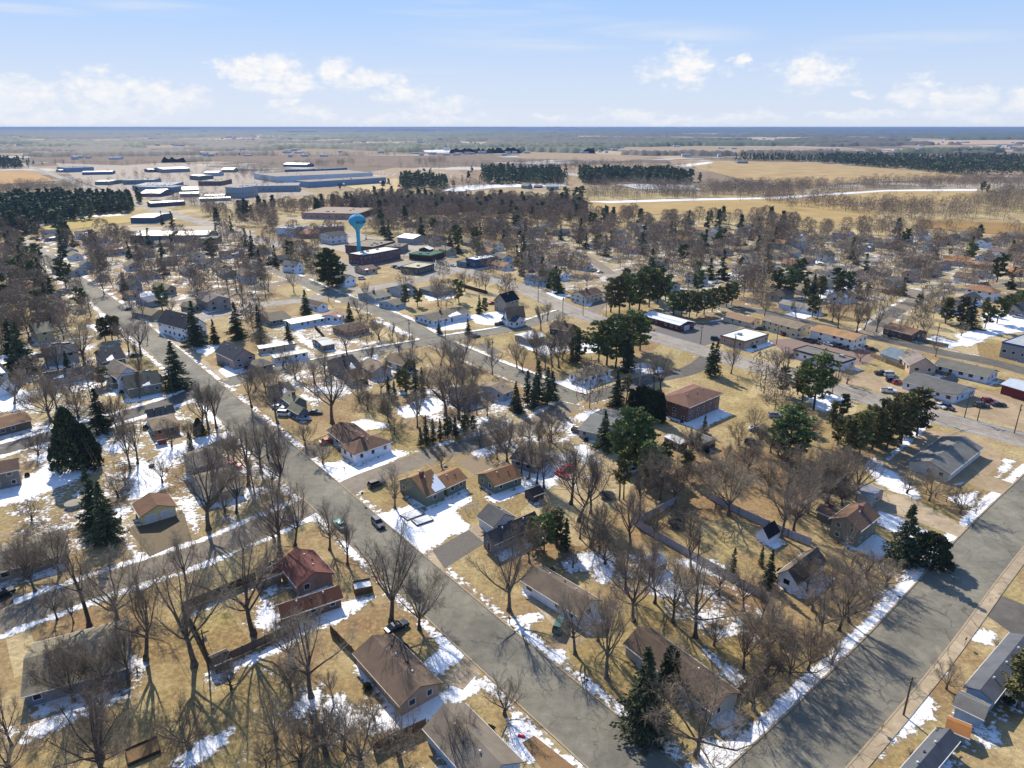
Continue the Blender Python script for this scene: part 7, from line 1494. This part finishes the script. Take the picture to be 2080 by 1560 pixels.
# cars beside the scattered houses, trailers in the factory yards, more poles along the streets
rc = random.Random(31); CI = []
CC = [('#e6e8ea', 'white'), ('#20242b', 'black'), ('#7c8288', 'grey'), ('#dcdfe2', 'white'), ('#8a2a30', 'dark red'), ('#2c3036', 'black'), ('#2f4666', 'blue'), ('#b9bcc0', 'silver')]
KN = dict(sedan='car', suv='car', pickup='pickup')
for r0, x, y, ph in list(SPEC):
    if rc.random() < .55:
        L = rc.choice(CC); kd = rc.choice(('sedan', 'suv', 'pickup')); a = rc.random() * 6.28; X, Y = x + math.cos(a) * 11, y + math.sin(a) * 11
        if blocked(X, Y, -1.5, .5): continue
        o = car(kd, L[0], 0, 0, rc.choice((-39, 51)) + rc.uniform(-8, 8), None, 'cars parked beside the far houses', (X, Y)); CI.append((o, '%s %s parked' % (L[1], KN[kd]), X, Y))
TRP = None
for (x0, x1, y0, y1, n) in ((200, 540, 352, 392, 26), (610, 790, 372, 378, 10), (300, 500, 404, 416, 8)):
    for i in range(n):
        X, Y = G(rc.uniform(x0, x1), rc.uniform(y0, y1))
        if blocked(X, Y, 0, 3): continue
        if TRP is None:
            TRP = empty('semi_trailer', (0, 0, 0)); q = MB(); q.box(-6, -1.25, 1.1, 6, 1.25, 3.9); q.build('cargo_box', surf('#d2d4d6'), TRP); q = MB(); q.box(-5.6, -1.1, .5, 5.6, 1.1, 1.1); q.build('chassis', surf('#2e2e30'), TRP)
            for sx in (-4.6, -3.4, 4.5):
                q = MB(); q.cyl((sx, -1.2, .5), (sx, 1.2, .5), .5, n=10); q.build('wheel', surf('#1a1a1b', 'rubber'), TRP)
            o = TRP
        else: o = copy_tree(TRP)
        o.location = (X, Y, .2); o.rotation_euler = (0, 0, rc.choice((.3, 1.87)) + rc.uniform(-.1, .1)); tag(o, None, 'trailer', 'trailers in the factory yards'); CI.append((o, 'white box trailer', X, Y))
for i, (x, y, nm) in enumerate([(905, 522, 'by the navy building'), (1300, 668, 'in front of the long red barn'), (1490, 722, 'below the white-roofed shop'), (1590, 752, 'at the highway by the flat dark shop'), (1700, 783, 'at the highway behind the olive pines'), (2060, 880, 'at the highway near the right edge'), (905, 690, 'at the bend by the ranch house'), (1000, 732, 'on the diagonal street past the bend'), (1120, 775, 'near the white hip-roofed house'), (540, 608, 'on the tan cross street'), (430, 632, 'on the tan cross street near the white church-like house'), (1660, 650, 'on the back road behind the motels'), (1900, 700, 'on the back road by the dark brown house'), (300, 690, 'on the main street by the olive-green house'), (520, 905, 'on the main street by the tall grey-tan house')]):
    pole(x, y, 9.5, 'utility pole ' + nm, 1, 'q%d' % i)
items = []
for k, o, X, Y, h in TREES:
    far_ = Y > 300; ref = dict(m=15, u=14, d=11, b=14, s=6, M=12, S=10, T=9, P=12, Q=11, e=12, p=12).get(k)
    sz = '' if not ref or 'small' in KIND[k][1] else ('tall ' if h > ref * 1.18 else 'short ' if h < ref * .8 else '')
    if k in 'hg': sz = ''
    ph = sz + KIND[k][1]; ph = ph.replace('tall tall', 'very tall').replace('short tall narrow', 'short narrow')
    o['category'] = KIND[k][2]; o['group'] = 'low bushes along the house walls' if k in 'hg' else ('bare' if k in 'mudsbrokMO' else 'evergreen') + ' trees of the town'
    items.append((o, ph, X, Y))
label_all(items); label_all(CI); label_all([(o, ph, x, y) for o, x, y, ph in SPEC])
for k, o, X, Y, h in TREES:
    if k in 'hg' or Y > 700: continue
    rr = h * (.3 if k in 'mudsbrokMO' else .2) * rnd.uniform(.7, 1.3); paint(A_dirt, [(X + rr * math.cos(a * 1.0472), Y + rr * math.sin(a * 1.0472)) for a in range(6)], rnd.uniform(.3, .85), 3.5)
build_ground()
print('objects', len(bpy.data.objects))
# ------------------------------------------------------------------ air
def haze(dens, col_, an=.2):
    m = MB(); m.box(-32000, -3500, -3, 32000, 46500, 90.5); N = NT('haze'); N.t.nodes.remove(N.b)
    v = N.n('ShaderNodeVolumePrincipled', Density=dens, Color=col_, Anisotropy=an); N.l(v.outputs[0], N.out.inputs['Volume'])
    o = m.build('haze', N.mat); tag(o, 'thin blue winter haze over the distant country', 'haze', None, 'stuff')
haze(6e-5, (.25, .39, .66, 1), 0)
